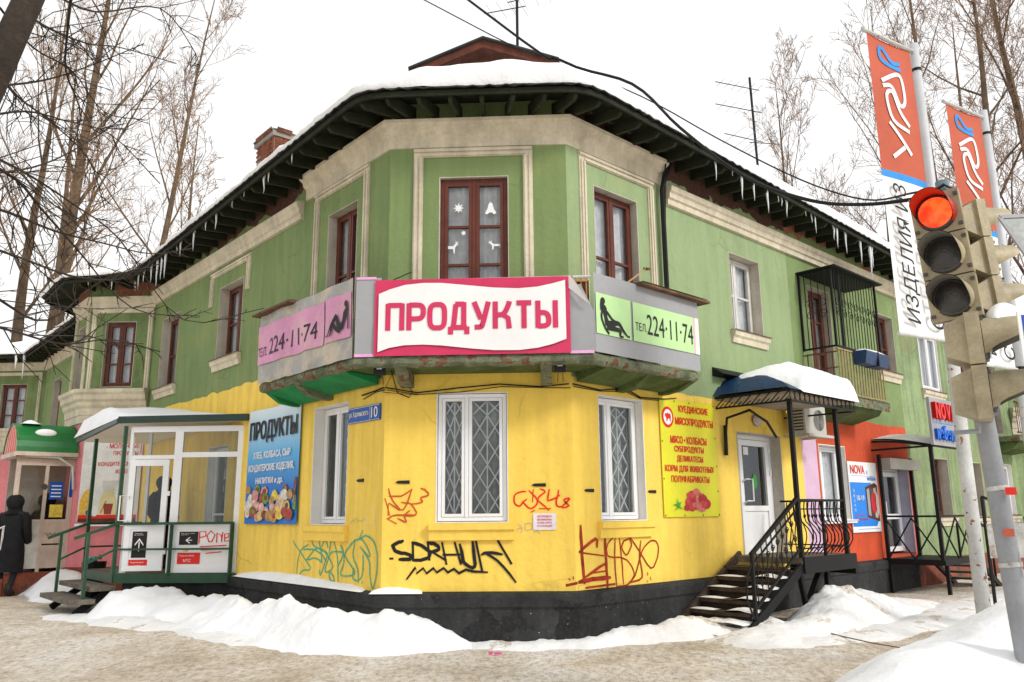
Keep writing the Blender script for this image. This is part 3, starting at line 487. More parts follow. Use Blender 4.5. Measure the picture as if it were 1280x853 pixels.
window(FR, 6.27, 7.12, 3.42, 5.57, .14, 'brown', rows=(.45, .74), stile=.05, sill=None, label='brown door onto the caged balcony')
window(FR, 9.05, 9.92, 4.33, 5.53, .14, 'brown', rows=(.42,), label='brown window right of the caged balcony')
window(FR, 6.18, 7.18, 1.44, 2.72, .16, 'pvc', rows=(), reveal='wreveal', sill='pvc', apron=False, splitx=.35, label='white shop window between lilac and orange walls')
window(FR, 11.2, 12.3, 4.15, 5.45, .03, 'pvc', rows=(), reveal='wreveal', label='white window above the furniture shop canopy')
window(FR, 13.4, 14.3, 4.15, 5.45, .14, 'brown', rows=(.45,)); window(FR, 15.5, 16.3, 3.45, 5.45, .14, 'brown', rows=(.45,), sill=None)
window(FR, 11.22, 12.12, 1.45, 2.68, .2, 'brown', rows=(.45,)); window(FR, 13.45, 14.25, 1.42, 2.67, .2, 'brown', rows=(.45,))
window(FR, 15.7, 16.5, 1.45, 2.7, .08, 'pvc', rows=(), reveal='wreveal')
window(FL, -5.58, -4.54, 4.27, 5.60, .17, 'brown', rows=(.48,), label='brown window under a half frame of moulding')
window(FL, -8.60, -7.60, 4.12, 5.58, .17, 'brown', rows=(.46,), label='brown window beside the far left bay')
# --- far left bay and what follows it
wall(FF, -1.39, 0, .60, 6.62, [(-1.06, -.39, 4.25, 5.66)], 'pink_f', 'pink and green diagonal wall of the far bay')
wall(FF, -1.39, 0, 3.9, 6.62, [(-1.06, -.39, 4.25, 5.66)], 'green_low', 'green upper wall of the far bay', y=-.006)
window(FF, -1.06, -.39, 4.25, 5.66, .08, 'brown', rows=(.34, .68), sill=None, label='tall brown window of the far bay')
wall(FP, -1.25, 0, .60, 6.6, [(-.95, -.40, 4.25, 5.66)], 'pink_f', 'side wall of the far bay'); wall(FP, -1.25, 0, 3.9, 6.6, [(-.95, -.40, 4.25, 5.66)], 'green_low', y=-.006)
window(FP, -.95, -.40, 4.25, 5.66, .12, 'brown', rows=(.34, .68), sill=None)
p1e = FP @ Vector((-1.25, 0, 0)); BK = Lp(12.4)
FB = Matrix.Translation((p1e.x, p1e.y, 0)) @ Matrix.Rotation(R(-90), 4, 'Z')
wall(Matrix.Translation((p1e.x, p1e.y, 0)) @ Matrix.Rotation(math.atan2(p1e.y - BK[1], p1e.x - BK[0]), 4, 'Z'), -math.hypot(p1e.x - BK[0], p1e.y - BK[1]), 0, .6, 6.58, [], 'green_low')
wall(FL, -19.0, -12.2, .60, 6.52, [(-17.9, -16.9, 4.0, 5.5)], mat('left_plaster_far', (.66, .62, .56), .85, var=.15, zones=(GREEN, 3.5, .1)), 'wall beyond the far bay')
window(FL, -17.9, -16.9, 4.0, 5.5, .17, 'brown', rows=(.46,))
e19 = Lp(19.0); FF2 = Matrix.Translation((e19[0], e19[1], 0))
wall(FF2, -2.1, 0, .60, 6.47, [(-1.35, -.55, 4.1, 5.55)], 'pink_f', 'second pink and green bay'); wall(FF2, -2.1, 0, 3.9, 6.47, [(-1.35, -.55, 4.1, 5.55)], 'green_low', y=-.006)
window(FF2, -1.35, -.55, 4.1, 5.55, .1, 'brown', rows=(.34, .68), sill=None)
FP2 = Matrix.Translation((e19[0] - 2.1, e19[1], 0)) @ Matrix.Rotation(-TL, 4, 'Z')
wall(FP2, -6, 0, .60, 6.45, [(-1.4, -.5, 4.1, 5.55)], 'green_low'); window(FP2, -1.4, -.5, 4.1, 5.55, .1, 'brown', rows=(.34, .68), sill=None)
# right end: mirrored bay
e17 = Rp(17.0); FE = Matrix.Translation((e17[0], e17[1], 0))
wall(FE, 0, 1.4, .6, 6.5, [(.35, 1.05, 4.25, 5.6)], 'green_r'); window(FE, .35, 1.05, 4.25, 5.6, .1, 'brown', rows=(.34, .68), sill=None)
FE2 = Matrix.Translation((e17[0] + 1.4, e17[1], 0)) @ Matrix.Rotation(TR, 4, 'Z')
wall(FE2, 0, 8, .6, 6.45, [(.5, 1.3, 4.25, 5.6)], 'green_r'); window(FE2, .5, 1.3, 4.25, 5.6, .1, 'brown', rows=(.34, .68), sill=None)
# --- profiles swept along the walls (world x, y), offset outwards
def sweep(path, prof, closed_ends=True):
    P = [Vector((p[0], p[1])) for p in path]; N = []
    def nrm(a, b): d = (b - a).normalized(); return Vector((d.y, -d.x))
    for i, p in enumerate(P):
        n0 = nrm(P[i - 1], p) if i > 0 else None; n1 = nrm(p, P[i + 1]) if i < len(P) - 1 else None
        if n0 is None: N.append(n1)
        elif n1 is None: N.append(n0)
        else: m_ = (n0 + n1).normalized(); N.append(m_ / max(.3, m_.dot(n0)))
    b = MB(); k = len(prof)
    for p, n in zip(P, N): b.v += [(p.x + n.x * o, p.y + n.y * o, z) for o, z in prof]
    for i in range(len(P) - 1):
        for j in range(k - 1): b.f.append((i * k + j, (i + 1) * k + j, (i + 1) * k + j + 1, i * k + j + 1))
    b.f.append(tuple(range(k))); b.f.append(tuple((len(P) - 1) * k + j for j in range(k))[::-1]); return b
def linep(F, xs): return [tuple((F @ Vector((x, 0, 0))).xy) for x in xs]
A0 = (0, 0); A1 = (WC, 0)
bay = [Lp(2.33), A0, A1, Rp(2.06)]
OB('bay_cornice', sweep(bay, [(0, 6.27), (.02, 6.275), (.025, 6.43), (.04, 6.445), (.075, 6.47), (.09, 6.53), (.12, 6.55), (.15, 6.575), (.155, 6.62), (0, 6.66)]), 'cream', BLD)
for nm, path in (('facade_cornice', [Rp(2.12), Rp(17.0)]), ('facade_cornice', [Lp(9.1), Lp(2.42)])):
    OB(nm, sweep(path, [(0, 6.0), (.05, 6.005), (.055, 6.08), (.085, 6.10), (.09, 6.17), (.12, 6.20), (.13, 6.27), (0, 6.31)]), 'cream', BLD)
fbp = [tuple((FP @ Vector((-1.25, 0, 0))).xy), (-7.70, 6.56), (-6.31, 6.56)]
OB('bay_cornice', sweep(fbp, [(0, 5.95), (.03, 5.955), (.035, 6.05), (.08, 6.09), (.12, 6.18), (0, 6.21)]), 'cream', BLD)
ledge_prof = [(0, 3.50), (.03, 3.505), (.035, 3.66), (.05, 3.67), (.055, 3.80), (.10, 3.86), (.11, 3.93), (.16, 3.98), (.17, 4.07), (.21, 4.12), (.22, 4.19), (0, 4.22)]
OB('bay_ledge', sweep(fbp, ledge_prof), 'cream', BLD)
OB('bay_ledge', sweep([(e19[0] - 2.1 - 2.5, e19[1] + 2.5), (e19[0] - 2.1, e19[1]), (e19[0], e19[1])], ledge_prof), 'cream', BLD)
OB('bay_cornice', sweep([(e19[0] - 2.1 - 2.5, e19[1] + 2.5), (e19[0] - 2.1, e19[1]), (e19[0], e19[1])], [(0, 5.95), (.03, 5.955), (.035, 6.05), (.12, 6.18), (0, 6.21)]), 'cream', BLD)
OB('facade_cornice', sweep([Lp(19.0), Lp(12.4)], [(0, 5.95), (.05, 5.955), (.055, 6.08), (.13, 6.25), (0, 6.28)]), 'cream', BLD)
OB('bay_ledge', sweep([e17, (e17[0] + 1.4, e17[1]), (e17[0] + 4, e17[1] + 2.6)], ledge_prof), 'cream', BLD)
def tpath(xs): return xs
OB('plinth', sweep([Lp(9.0), A0, A1, Rp(9.75)], [(0, -.2), (.075, -.2), (.075, .52), (.095, .55), (.10, .66), (.085, .695), (0, .715)]), 'plinth', BLD)
OB('plinth', sweep([Rp(9.75), Rp(17), (e17[0] + 1.4, e17[1]), (e17[0] + 5, e17[1] + 3.6)], [(0, -.2), (.06, -.2), (.06, .60), (0, .62)]), 'plinth_red', BLD, label='brick red plinth')
OB('plinth', sweep([tuple((FP @ Vector((-1.25, 0, 0))).xy), (-7.70, 6.56), (-6.31, 6.56)], [(0, -.2), (.06, -.2), (.06, .60), (0, .62)]), 'plinth_red', BLD)
OB('plinth', sweep([(e19[0] - 6.3, e19[1] + 4.3), (e19[0] - 2.1, e19[1]), (e19[0], e19[1]), Lp(12.4)], [(0, -.2), (.06, -.2), (.06, .60), (0, .62)]), 'plinth_red', BLD)
# mouldings round the bay windows
def surround(F, x0, x1, z0, z1, w=.125, d=.045, legs=None):
    for (a, b_, c, e, n) in ((x0, x0 + w, z0, z1 - w, 'v'), (x1 - w, x1, z0 if legs is None else legs, z1 - w, 'v'), (x0, x1, z1 - w, z1, 'h')):
        m_ = MB().box(a, b_, -d * .5, 0, c, e)
        if n == 'v': m_.box(a + .02, a + .05, -d, -d * .5, c, e - .0).box(b_ - .045, b_ - .012, -d * .85, -d * .5, c, e)
        else: m_.box(a, b_, -d, -d * .5, c + w - .055, e - .018).box(a + .1, b_ - .1, -d * .85, -d * .5, c + .012, c + .045)
        OB('window_surround', m_, 'cream', BLD, F)
surround(FC, .306, 1.849, 3.5, 6.262); surround(FR, .2366, 1.812, 3.5, 6.262); surround(FL, -2.02, -.50, 3.5, 6.262)
surround(FL, -5.99, -4.28, 5.32, 5.95, .11); surround(FF, -1.36, -.03, 4.22, 5.94, .1); surround(FP, -1.15, -.1, 4.22, 5.94, .1); surround(FF2, -1.9, -.1, 4.2, 5.9, .1)
# --- roof: outline at the eaves (outer) with the matching ridge line (inner)
EO = .64
def off(path, o):
    b = sweep(path, [(o, 0)]); return [(v[0], v[1]) for v in b.v]
W1 = [(p1e.x, p1e.y), (-7.70, 6.56), (-6.31, 6.56)]
full = [(e19[0] - 6.3, e19[1] + 4.3), (e19[0] - 2.1, e19[1]), (e19[0], e19[1]), BK, (p1e.x, p1e.y), (-7.70, 6.56), Lp(8.92), A0, A1, Rp(17.0), (e17[0] + 1.4, e17[1]), (e17[0] + 7, e17[1] + 5.7)]
outer = off(full, EO)
def inner_of(i, p):
    q = FL.inverted() @ Vector((p[0], p[1], 0)); r = FR.inverted() @ Vector((p[0], p[1], 0))
    if i < 7: return tuple((FL @ Vector((min(q.x, -1.0), 3.0, 0))).xy)
    if i == 7: return (1.05, 2.70)
    if i == 8: return (1.23, 2.70)
    return tuple((FR @ Vector((max(r.x, 1.0), 3.0, 0))).xy)
inner = [inner_of(i, p) for i, p in enumerate(outer)]
def ez(i, p):
    d = 0
    if i < 7: d = -(FL.inverted() @ Vector((p[0], p[1], 0))).x
    if i > 8: d = (FR.inverted() @ Vector((p[0], p[1], 0))).x
    return 6.77 - .034 * min(d, 12) - .006 * max(0, d - 12)
ezs = [ez(i, p) for i, p in enumerate(outer)]
samples = []                             # (outer point, inner point, eave height, distance along)
acc = 0
for i in range(len(outer) - 1):
    a, b_ = Vector(outer[i]), Vector(outer[i + 1]); n = max(1, int((b_ - a).length / .10))
    for k in range(n):
        t = k / n; rnd = 0
        samples.append((a.lerp(b_, t), Vector(inner[i]).lerp(Vector(inner[i + 1]), t), ezs[i] + (ezs[i + 1] - ezs[i]) * t, acc + (b_ - a).length * t, i))
    acc += (b_ - a).length
samples.append((Vector(outer[-1]), Vector(inner[-1]), ezs[-1], acc, len(outer) - 2))
# soften the eave corners of the chamfer
sm = [s[0].copy() for s in samples]
for _ in range(10):
    q = [p.copy() for p in sm]
    for k in range(1, len(sm) - 1):
        if 6 <= samples[k][4] <= 8: q[k] = sm[k] * .5 + (sm[k - 1] + sm[k + 1]) * .25
    sm = q
samples = [(sm[k],) + s[1:] for k, s in enumerate(samples)]
PIT = .30
def rz(s, t, extra=0): return s[2] + (s[1] - s[0]).length * t * PIT + extra
b = MB(); ns = len(samples)
for s in samples:
    d = (s[0] - s[1]).normalized(); wv = .014 * math.sin(s[3] / .11 * math.pi)
    for t, o_ in ((0, .05), (.12, 0), (1, 0)):
        p = s[0].lerp(s[1], t) + d * o_; b.v.append((p.x, p.y, rz(s, t) + wv * (1 - t) + .012 - (.015 if t == 0 else 0)))
    p = s[0] + d * .05; b.v.append((p.x, p.y, rz(s, 0) + wv - .016)); p = s[0].lerp(s[1], .5); b.v.append((p.x, p.y, rz(s, .5) - .02))
for k in range(ns - 1):
    a = k * 5; c = a + 5; b.f += [(a, c, c + 1, a + 1), (a + 1, c + 1, c + 2, a + 2), (a + 3, c + 3, c, a), (a + 4, c + 4, c + 3, a + 3)]
OB('roof', b, 'roofing', BLD)
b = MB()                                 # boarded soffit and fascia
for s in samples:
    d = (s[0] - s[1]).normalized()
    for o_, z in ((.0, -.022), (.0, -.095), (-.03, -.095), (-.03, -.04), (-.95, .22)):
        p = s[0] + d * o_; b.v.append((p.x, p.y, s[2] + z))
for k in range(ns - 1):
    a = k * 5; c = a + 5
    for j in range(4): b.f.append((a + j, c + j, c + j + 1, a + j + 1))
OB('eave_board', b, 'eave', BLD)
acc_t = .2; rl = samples[0][3]
rme = None
for s in samples:
    if s[3] < rl: continue
    rl = s[3] + .40
    if s[4] in (4, 3) or s[4] == 0: continue
    d = (s[0] - s[1]).normalized() if s[4] != 7 else Vector((((s[0].x - 1.14) * .38), -1)).normalized()
    if s[4] in (6,) : d = Vector((-math.sin(TL), -math.cos(TL)))
    if s[4] in (9, 8): d = Vector((math.sin(TR), -math.cos(TR)))
    if s[4] == 8 and False: pass
    if s[4] == 5: d = Vector((0, -1))
    ang = math.atan2(d.y, d.x)
    if rme is None:
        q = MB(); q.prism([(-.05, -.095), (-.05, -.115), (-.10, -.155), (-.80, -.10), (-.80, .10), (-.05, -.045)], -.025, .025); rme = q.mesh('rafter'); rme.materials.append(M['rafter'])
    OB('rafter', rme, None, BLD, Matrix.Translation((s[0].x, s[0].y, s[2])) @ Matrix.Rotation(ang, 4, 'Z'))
# snow lying on the roof
b = MB(); TS = [0, .0, .008, .03, .07, .14, .25, .45, .7, 1]
for k, s in enumerate(samples):
    d = (s[0] - s[1]).normalized(); x = s[3]; nn = noise.noise(Vector((x * .55, 1.3, 0))); n2 = noise.noise(Vector((x * 2.3, 7.1, 0))); n3 = noise.noise(Vector((x * 7, 2, 0)))
    th = .22 + .05 * nn + .02 * n2
    if s[4] >= 8: th = .25 + .05 * nn + .03 * n2
    if s[4] in (7,): th = .40 + .06 * nn
    dd = (s[0] - Vector((1.14, -.6))).length; q_ = (s[0].x - 1.14) / 1.6
    side = 1 / (1 + math.exp(-q_ * 4))                        # thin on the left facade, thicker on the right
    th = .17 * (1 - side) + .27 * side + .06 * nn + .045 * n2 + .15 * math.exp(-(dd / 1.15) ** 2)
    if s[4] <= 6 and s[3] % 2.3 < .9: th += .05 * abs(n2)
    edge = .02 + .035 * n2 + .025 * n3 - (-.01 if s[4] <= 6 else 0)
    if s[4] < 6: edge += .05
    L_ = (s[1] - s[0]).length
    for j, t in enumerate(TS):
        o_ = edge if j == 0 else (edge + .035 if j == 1 else edge - L_ * t)
        z = s[2] + (max(0, L_ * t - edge) * PIT) + (.016 if j == 0 else (th * .35 if j == 1 else th * min(1, .72 + t * 6) * (1 + .10 * noise.noise(Vector((x * 1.3, t * 6, 4)))) if t < 1 else th))
        p = s[0] + d * o_; b.v.append((p.x, p.y, z))
m_ = len(TS)
for k in range(ns - 1):
    a = k * m_; c = a + m_
    for j in range(m_ - 1): b.f.append((a + j, c + j, c + j + 1, a + j + 1))
tag(OB('roof_snow', b, 'snow', smooth=True), 'thick white snow lying along the roof of the corner house', 'snow', kind='stuff')
# closing top of the roof behind the ridge
OB('roof_ridge', MB().quad(*[(s.x, s.y, 7.75) for s in [Vector(inner[k]) for k in range(len(inner))]] + [(0, 60, 7.75)]), 'snow', BLD) if False else None
# chamfer dormer, chimney, small dormer on the right
q = MB(); zf = 8.0; X0, X1, XM = -.26, 2.28, 1.0; yd = 2.62
def gab(o0, o1, y0, y1, zz=0):
    return MB().prism([(X0 - .0, 8.93 + zz), (XM, 9.46 + zz), (X1, 9.01 + zz), (X1, 9.01 + zz - o0), (XM, 9.46 + zz - o0), (X0, 8.93 + zz - o0)], y0, y1)
dm = OB('dormer', MB().prism([(X0 + .25, 7.2), (X0 + .25, 8.93), (XM, 9.2), (X1 - .25, 8.92), (X1 - .25, 7.2)], 2.75, 2.80), 'timber', BLD, label='red brown gabled dormer over the corner')
OB('barge_board', gab(.14, 0, 2.56, 2.60), 'timber', dm); OB('soffit', gab(.05, 0, 2.60, 4.4, -.0), 'timber', dm); OB('dormer_roof', gab(.03, 0, 2.5, 4.4, .035), 'roofing', dm)
def dsn(u, v):
    x = X0 - .02 + (X1 - X0 + .04) * u; z = (8.93 + (9.46 - 8.93) * (x - X0) / (XM - X0)) if x < XM else (9.46 + (9.01 - 9.46) * (x - XM) / (X1 - XM))
    return (x, 2.62 + 1.8 * v, z + .05 + (.13 + .05 * noise.noise(Vector((x * 2, v * 2, 0)))) * min(1, 6 * min(u, 1 - u)) * min(1, v * 5) * (0.35 if abs(x - XM) < .35 else 1))
tag(OB('dormer_snow', MB().grid(dsn, 26, 6), 'snow', smooth=True), 'thin snow on the small gabled dormer', 'snow', kind='stuff')
c7 = FL @ Vector((-6.35, 1.2, 0)); T7 = Matrix.Translation((c7.x, c7.y, 3.0)) @ Matrix.Rotation(-TL, 4, 'Z') @ Matrix.Scale(.66, 4)
ch = OB('chimney', MB().box(-.60, .60, -.28, .28, 5.5, 9.15).box(-.68, .68, -.36, .36, 9.15, 9.33), 'mortar', BLD, T7, label='red brick chimney with snow on top')
bm_ = MB().box(-.118, .118, -.012, .012, 0, .062).mesh('brick'); bm_.materials.append(M['brick']); bm2 = bm_.copy(); bm2.materials.clear(); bm2.materials.append(M['brick2'])
for r in range(11):
    for k in range(-3, 3):
        x = k * .25 + (.125 if r % 2 else 0) + .12
        if abs(x) > .62: continue
        if random.random() < .07: continue
        o_ = OB('brick', random.choice((bm_, bm_, bm2)), None, ch, Matrix.Translation((max(-.5, min(.5, x)), -.29 if r < 9 else -.39, 8.60 + r * .075)))
    for k in range(2): OB('brick', random.choice((bm_, bm2)), None, ch, Matrix.Translation((.63 if r < 9 else .73, -.13 + k * .25, 8.60 + r * .075)) @ Matrix.Rotation(R(90), 4, 'Z'))
def csn(u, v): return (-.74 + 1.48 * u, -.4 + .8 * v, 9.335 + .20 * (math.sin(math.pi * u) * math.sin(math.pi * v)) ** .35 * (1 + .2 * noise.noise(Vector((u * 3, v * 3, 1)))))
tag(OB('chimney_snow', MB().grid(csn, 12, 8), 'snow', None, T7, smooth=True), 'cap of snow on the brick chimney', 'snow', kind='stuff')
c8 = FR @ Vector((7.2, 1.6, 0)); T8 = Matrix.Translation((c8.x, c8.y, 0)) @ Matrix.Rotation(TR, 4, 'Z')
OB('roof_hatch', MB().prism([(-.5, 7.4), (-.5, 7.72), (0, 8.1), (.75, 7.72), (.75, 7.4)], -.3, .8), 'roofing', BLD, T8, label='small dark dormer on the right roof')
# --- corner balcony: slab and consoles
bal = [Lp(2.30), A0, A1, Rp(1.86)]
sl_ = sweep(bal, [(0, 3.28), (.53, 3.30), (.57, 3.315), (.575, 3.33), (.575, 3.38), (.57, 3.395), (0, 3.40)])
for k, v in enumerate(sl_.v): pass
OB('balcony_slab', sl_, 'slab_d', BLD)
e_ = MB(); pth = off(bal, .6); ac = 0                       # crumbling edge of the slab
pts = []
for a, c in zip(pth, pth[1:]):
    a = Vector(a); c = Vector(c); n = int((c - a).length / .045)
    for k in range(n): pts.append((a.lerp(c, k / n), ac + (c - a).length * k / n, Vector(((c - a).y, -(c - a).x)).normalized()))
    ac += (c - a).length
for p, s_, nr in pts:
    for j, (o_, z) in enumerate(((-.06, 3.27), (-.02, 3.285), (.005, 3.31), (.005, 3.36), (-.01, 3.40), (-.06, 3.41))):
        a = noise.noise(Vector((s_ * 6, j * 1.7, 0))) * .022; e_.v.append((p.x + nr.x * (o_ + a), p.y + nr.y * (o_ + a), z + noise.noise(Vector((s_ * 5, j, 5))) * .02))
for k in range(len(pts) - 1):
    for j in range(5): e_.f.append((k * 6 + j, (k + 1) * 6 + j, (k + 1) * 6 + j + 1, k * 6 + j + 1))
OB('slab_edge', e_, 'slab', BLD, label='crumbling concrete edge of the corner balcony')
OB('slab_soffit', sweep([Lp(2.28), Lp(.08)], [(.005, 3.27), (.545, 3.285), (.545, 3.27), (.005, 3.255)]), 'slab_g', BLD, label='bright green underside of the corner balcony')
def console(F, x, w, m, depth=.58, drop=.20):
    q = MB(); q.prismx([(0, 3.36), (-depth + .03, 3.34), (-depth + .03, 3.29), (-depth * .55, 3.34 - drop), (-.1, 3.34 - drop - .03), (0, 3.34 - drop - .03)], x - w / 2, x + w / 2)
    OB('console', q, m, BLD, F)
console(FC, .28, .15, 'slab'); console(FC, 1.98, .13, 'slab'); console(FR, .9, .14, 'slab_d'); console(FR, 1.78, .10, 'slab_d', .6, .16); console(FL, -1.35, .13, 'slab'); console(FL, -2.23, .10, 'slab_g', .58, .2)
def haunch(F, x0, x1, m, h=.17):
    OB('console', MB().prismx([(-.05, 3.34), (-.54, 3.30), (-.50, 3.33 - h * .4), (-.05, 3.33 - h)], x0, x1), m, BLD, F)
haunch(FR, .05, .83, 'slab_d'); haunch(FR, .98, 1.73, 'slab_d', .15); haunch(FL, -2.18, -1.42, 'slab_g', .2); haunch(FL, -1.28, -.1, 'slab_g', .16)
# drain pipe right of the bay
b = MB().tube([(2.12, -.05, 6.55), (2.0, -.10, 6.38), (1.93, -.09, 6.15), (1.93, -.09, 4.2)], [.045, .04, .035, .035], 6)
b.tube([(2.0, -.14, 6.6), (1.98, -.06, 6.2), (1.97, -.055, 5.0), (1.96, -.05, 4.0)], .012, 4).tube([(2.28, -.03, 6.7), (2.1, -.03, 6.3), (2.04, -.01, 5.0)], .008, 4)
OB('cable_bundle', b, 'iron', BLD, FR)
# cables under the balcony
for F, pts in ((FC, [(.0, 3.12), (.4, 3.05), (.9, 3.10), (1.4, 3.14), (1.9, 3.10), (2.25, 3.13)]), (FR, [(.0, 3.13), (.5, 3.10), (1.0, 3.17), (1.3, 3.08), (1.8, 3.10), (2.1, 3.14)]), (FL, [(-.5, 3.08), (-.2, 3.10), (0, 3.12)])):
    OB('wall_cable', MB().tube([(x, -.03, z) for x, z in pts], .010, 4).tube([(x + .02, -.02, z - .03 - .02 * math.sin(x * 9)) for x, z in pts], .006, 4), 'iron', BLD, F)
OB('wall_cable', MB().tube([(.12, -.28, 3.30), (.16, -.05, 3.05), (.3, -.04, 2.99), (.35, -.04, 3.06), (.2, -.1, 3.22)], .007, 4).tube([(.16, -.25, 3.3), (-.02, -.05, 3.06), (.4, -.04, 3.02)], .005, 4), 'iron', BLD, FC)
# joint lines and metal vents on the corner
for F, x in ((FC, 2.2),): pass
for F, x, z in ((FC, .24, 1.975), (FC, 1.87, 1.925), (FR, .27, 1.86), (FR, 1.50, 1.86), (FL, -.52, 2.015)):
    OB('wall_vent', MB().prism([(x - .09, z), (x - .055, z - .017), (x + .08, z - .02), (x + .08, z + .02), (x - .055, z + .017)], -.012, .002), 'blackp', BLD, F)
# graffiti, real paint lines a few millimetres off the plaster
GM = dict(black=mat('black_spray', (.010, .010, .011), .5, var=.02), rust=mat('rust_spray', (.58, .085, .02), .6), red=mat('bright_red_spray', (.80, .02, .008), .5), darkred=mat('dark_red_spray', (.42, .035, .008), .6, var=.45, scale=9), grey=mat('grey_spray', (.52, .46, .33), .7), teal=mat('teal_spray', (.04, .42, .27), .6), tealthin=mat('pale_teal_spray', (.35, .50, .25), .6), white=mat('pale_yellow_spray', (.88, .80, .50), .7))
GL = dict(black='black sprayed letters with a zigzag line', rust='rust red scrawl', red='bright red scrawl', darkred='dark red smeared scrawl', grey='faint grey scrawl', teal='teal sprayed letters', tealthin='thin pale green scrawl', white='pale painted square')
FD = dict(C=FC, R=FR, L=FL); groups = {}
for key, f, w, p in GRAF: groups.setdefault((key, f), []).append((w, p))
for (key, f), st in groups.items():
    b = MB(); y = -.0045
    for w, p in st:
        w *= 1.4 if w < .02 else 1
        P = [Vector(q) for q in p]; n = len(P); i0 = len(b.v)
        for k, q in enumerate(P):
            d = (P[min(k + 1, n - 1)] - P[max(k - 1, 0)]); d = d.normalized() if d.length > 1e-6 else Vector((1, 0)); nn = Vector((-d.y, d.x)) * w / 2 * (1 + .18 * noise.noise(Vector((q.x * 9, q.y * 9, 0))))
            e0 = -d * w * .35 if k == 0 else (d * w * .35 if k == n - 1 else Vector((0, 0)))
            sc = .6 if k in (0, n - 1) else 1
            b.v += [(q.x + nn.x * sc + e0.x, y, q.y + nn.y * sc + e0.y), (q.x - nn.x * sc + e0.x, y, q.y - nn.y * sc + e0.y)]
        for k in range(n - 1): b.f.append((i0 + 2 * k, i0 + 2 * k + 1, i0 + 2 * k + 3, i0 + 2 * k + 2))
        y -= .0004
    OB('graffiti', b, GM[key], BLD, FD[f], label=GL[key])
# ================================================================ banners on the corner balcony
YB = -.62
def sheet(F, x0, x1, z0, z1, y, m, amp=.012, freq=3, nu=24, nv=10, seed=0, top=None):
    def f(u, v):
        x = x0 + (x1 - x0) * u; z = z0 + (z1 - z0) * v + (top(u) * v if top else 0)
        return (x, y + amp * noise.noise(Vector((x * freq, z * freq * .6, seed))), z)
    return f
SB = .26
# centre banner: grey under-sheet, crimson banner with a white field and lettering
T = at(FC, 1.14, YB, 3.405)
ban = TH('advertising_banner', 'white and crimson ПРОДУКТЫ banner across the front of the corner balcony', 'banner', T)
x0, x1, H = -1.14 - .02, -1.14 + 2.27, .90
def bh(u): return .0 + .015 * u
OB('cloth', MB().grid(lambda u, v: (x0 + (x1 - x0) * u, -.012 + .008 * noise.noise(Vector((u * 6, v * 3, 0))), -.01 + (H + .015) * v), 40, 10), 'crimson', ban, smooth=True)
top = [(0, .17), (.06, .115), (.14, .065), (.24, .045), (.34, .05), (.5, .09), (.62, .12), (.75, .135), (.85, .12), (.93, .085), (1, .045)]
bot = [(0, .035), (.08, .085), (.16, .115), (.24, .12), (.34, .105), (.5, .06), (.62, .035), (.75, .03), (.85, .055), (.93, .10), (1, .16)]
wf = MB()
for k in range(len(top) - 1):
    a, c = top[k], top[k + 1]; d, e = bot[k], bot[k + 1]; xx = lambda t: x0 + .05 + (x1 - x0 - .10) * t
    wf.quad((xx(a[0]), -.030, d[1] * .95 + .0), (xx(c[0]), -.030, e[1] * .95), (xx(c[0]), -.030, H - c[1]), (xx(a[0]), -.030, H - a[1]))
OB('white_field', wf, 'white', ban)
GL_ = {'П': ([(0, 0), (0, 1)], [(0, .93), (1, .93)], [(1, 1), (1, 0)]), 'Р': ([(0, 0), (0, 1)], [(0, .93), (.55, .93), (.85, .90), (1, .78), (1, .58), (.85, .45), (.55, .42), (0, .42)]),
 'О': ([(.5, .07), (.2, .09), (0, .25), (0, .75), (.2, .91), (.5, .93), (.8, .91), (1, .75), (1, .25), (.8, .09), (.5, .07)],), 'Д': ([(-.05, .07), (1.1, .07)], [(-.05, -.18), (-.05, .1)], [(1.1, -.18), (1.1, .1)], [(.15, .07), (.32, .93)], [(.27, .93), (.88, .93)], [(.88, 1), (.88, .05)]),
 'У': ([(0, 1), (.50, .36)], [(1.02, 1), (.62, .2), (.45, .08), (.05, .07)]), 'К': ([(0, 0), (0, 1)], [(1, 1), (.92, .85), (.6, .55), (.1, .5)], [(.5, .52), (.9, .38), (.98, 0)]), 'Т': ([(0, .93), (1.04, .93)], [(.52, 1), (.52, 0)]),
 'Ы': ([(0, 0), (0, 1)], [(0, .07), (.42, .07), (.68, .13), (.75, .27), (.70, .45), (.48, .55), (0, .56)], [(1.22, 0), (1.22, 1)])}
def glyphs(word, x, z, pitch, w, h, t, m_, par, y):
    b = MB(); j = 0
    for c_ in word:
        for st in GL_[c_]:
            P = [Vector((x + p[0] * w, z + p[1] * h)) for p in st]
            if len(P) > 3: P = [Vector((q.x, q.z)) for q in smooth_pts([(p.x, 0, p.y) for p in P], 4)]
            n_ = len(P); i0 = len(b.v); j += 1
            for k, q in enumerate(P):
                d = (P[min(k + 1, n_ - 1)] - P[max(k - 1, 0)]).normalized()
                if n_ > 3 and (P[0] - P[-1]).length < 1e-6 and k in (0, n_ - 1): d = (P[1] - P[-2]).normalized()
                b.v += [(q.x - d.y * t / 2, y - .0003 * (j % 7), q.y + d.x * t / 2), (q.x + d.y * t / 2, y - .0003 * (j % 7), q.y - d.x * t / 2)]
            for k in range(n_ - 1): b.f.append((i0 + 2 * k, i0 + 2 * k + 1, i0 + 2 * k + 3, i0 + 2 * k + 2))
        x += w * (1.35 if c_ == 'Ы' else 1.1 if c_ == 'Д' else 1) + pitch
    OB('lettering', b, m_, par)
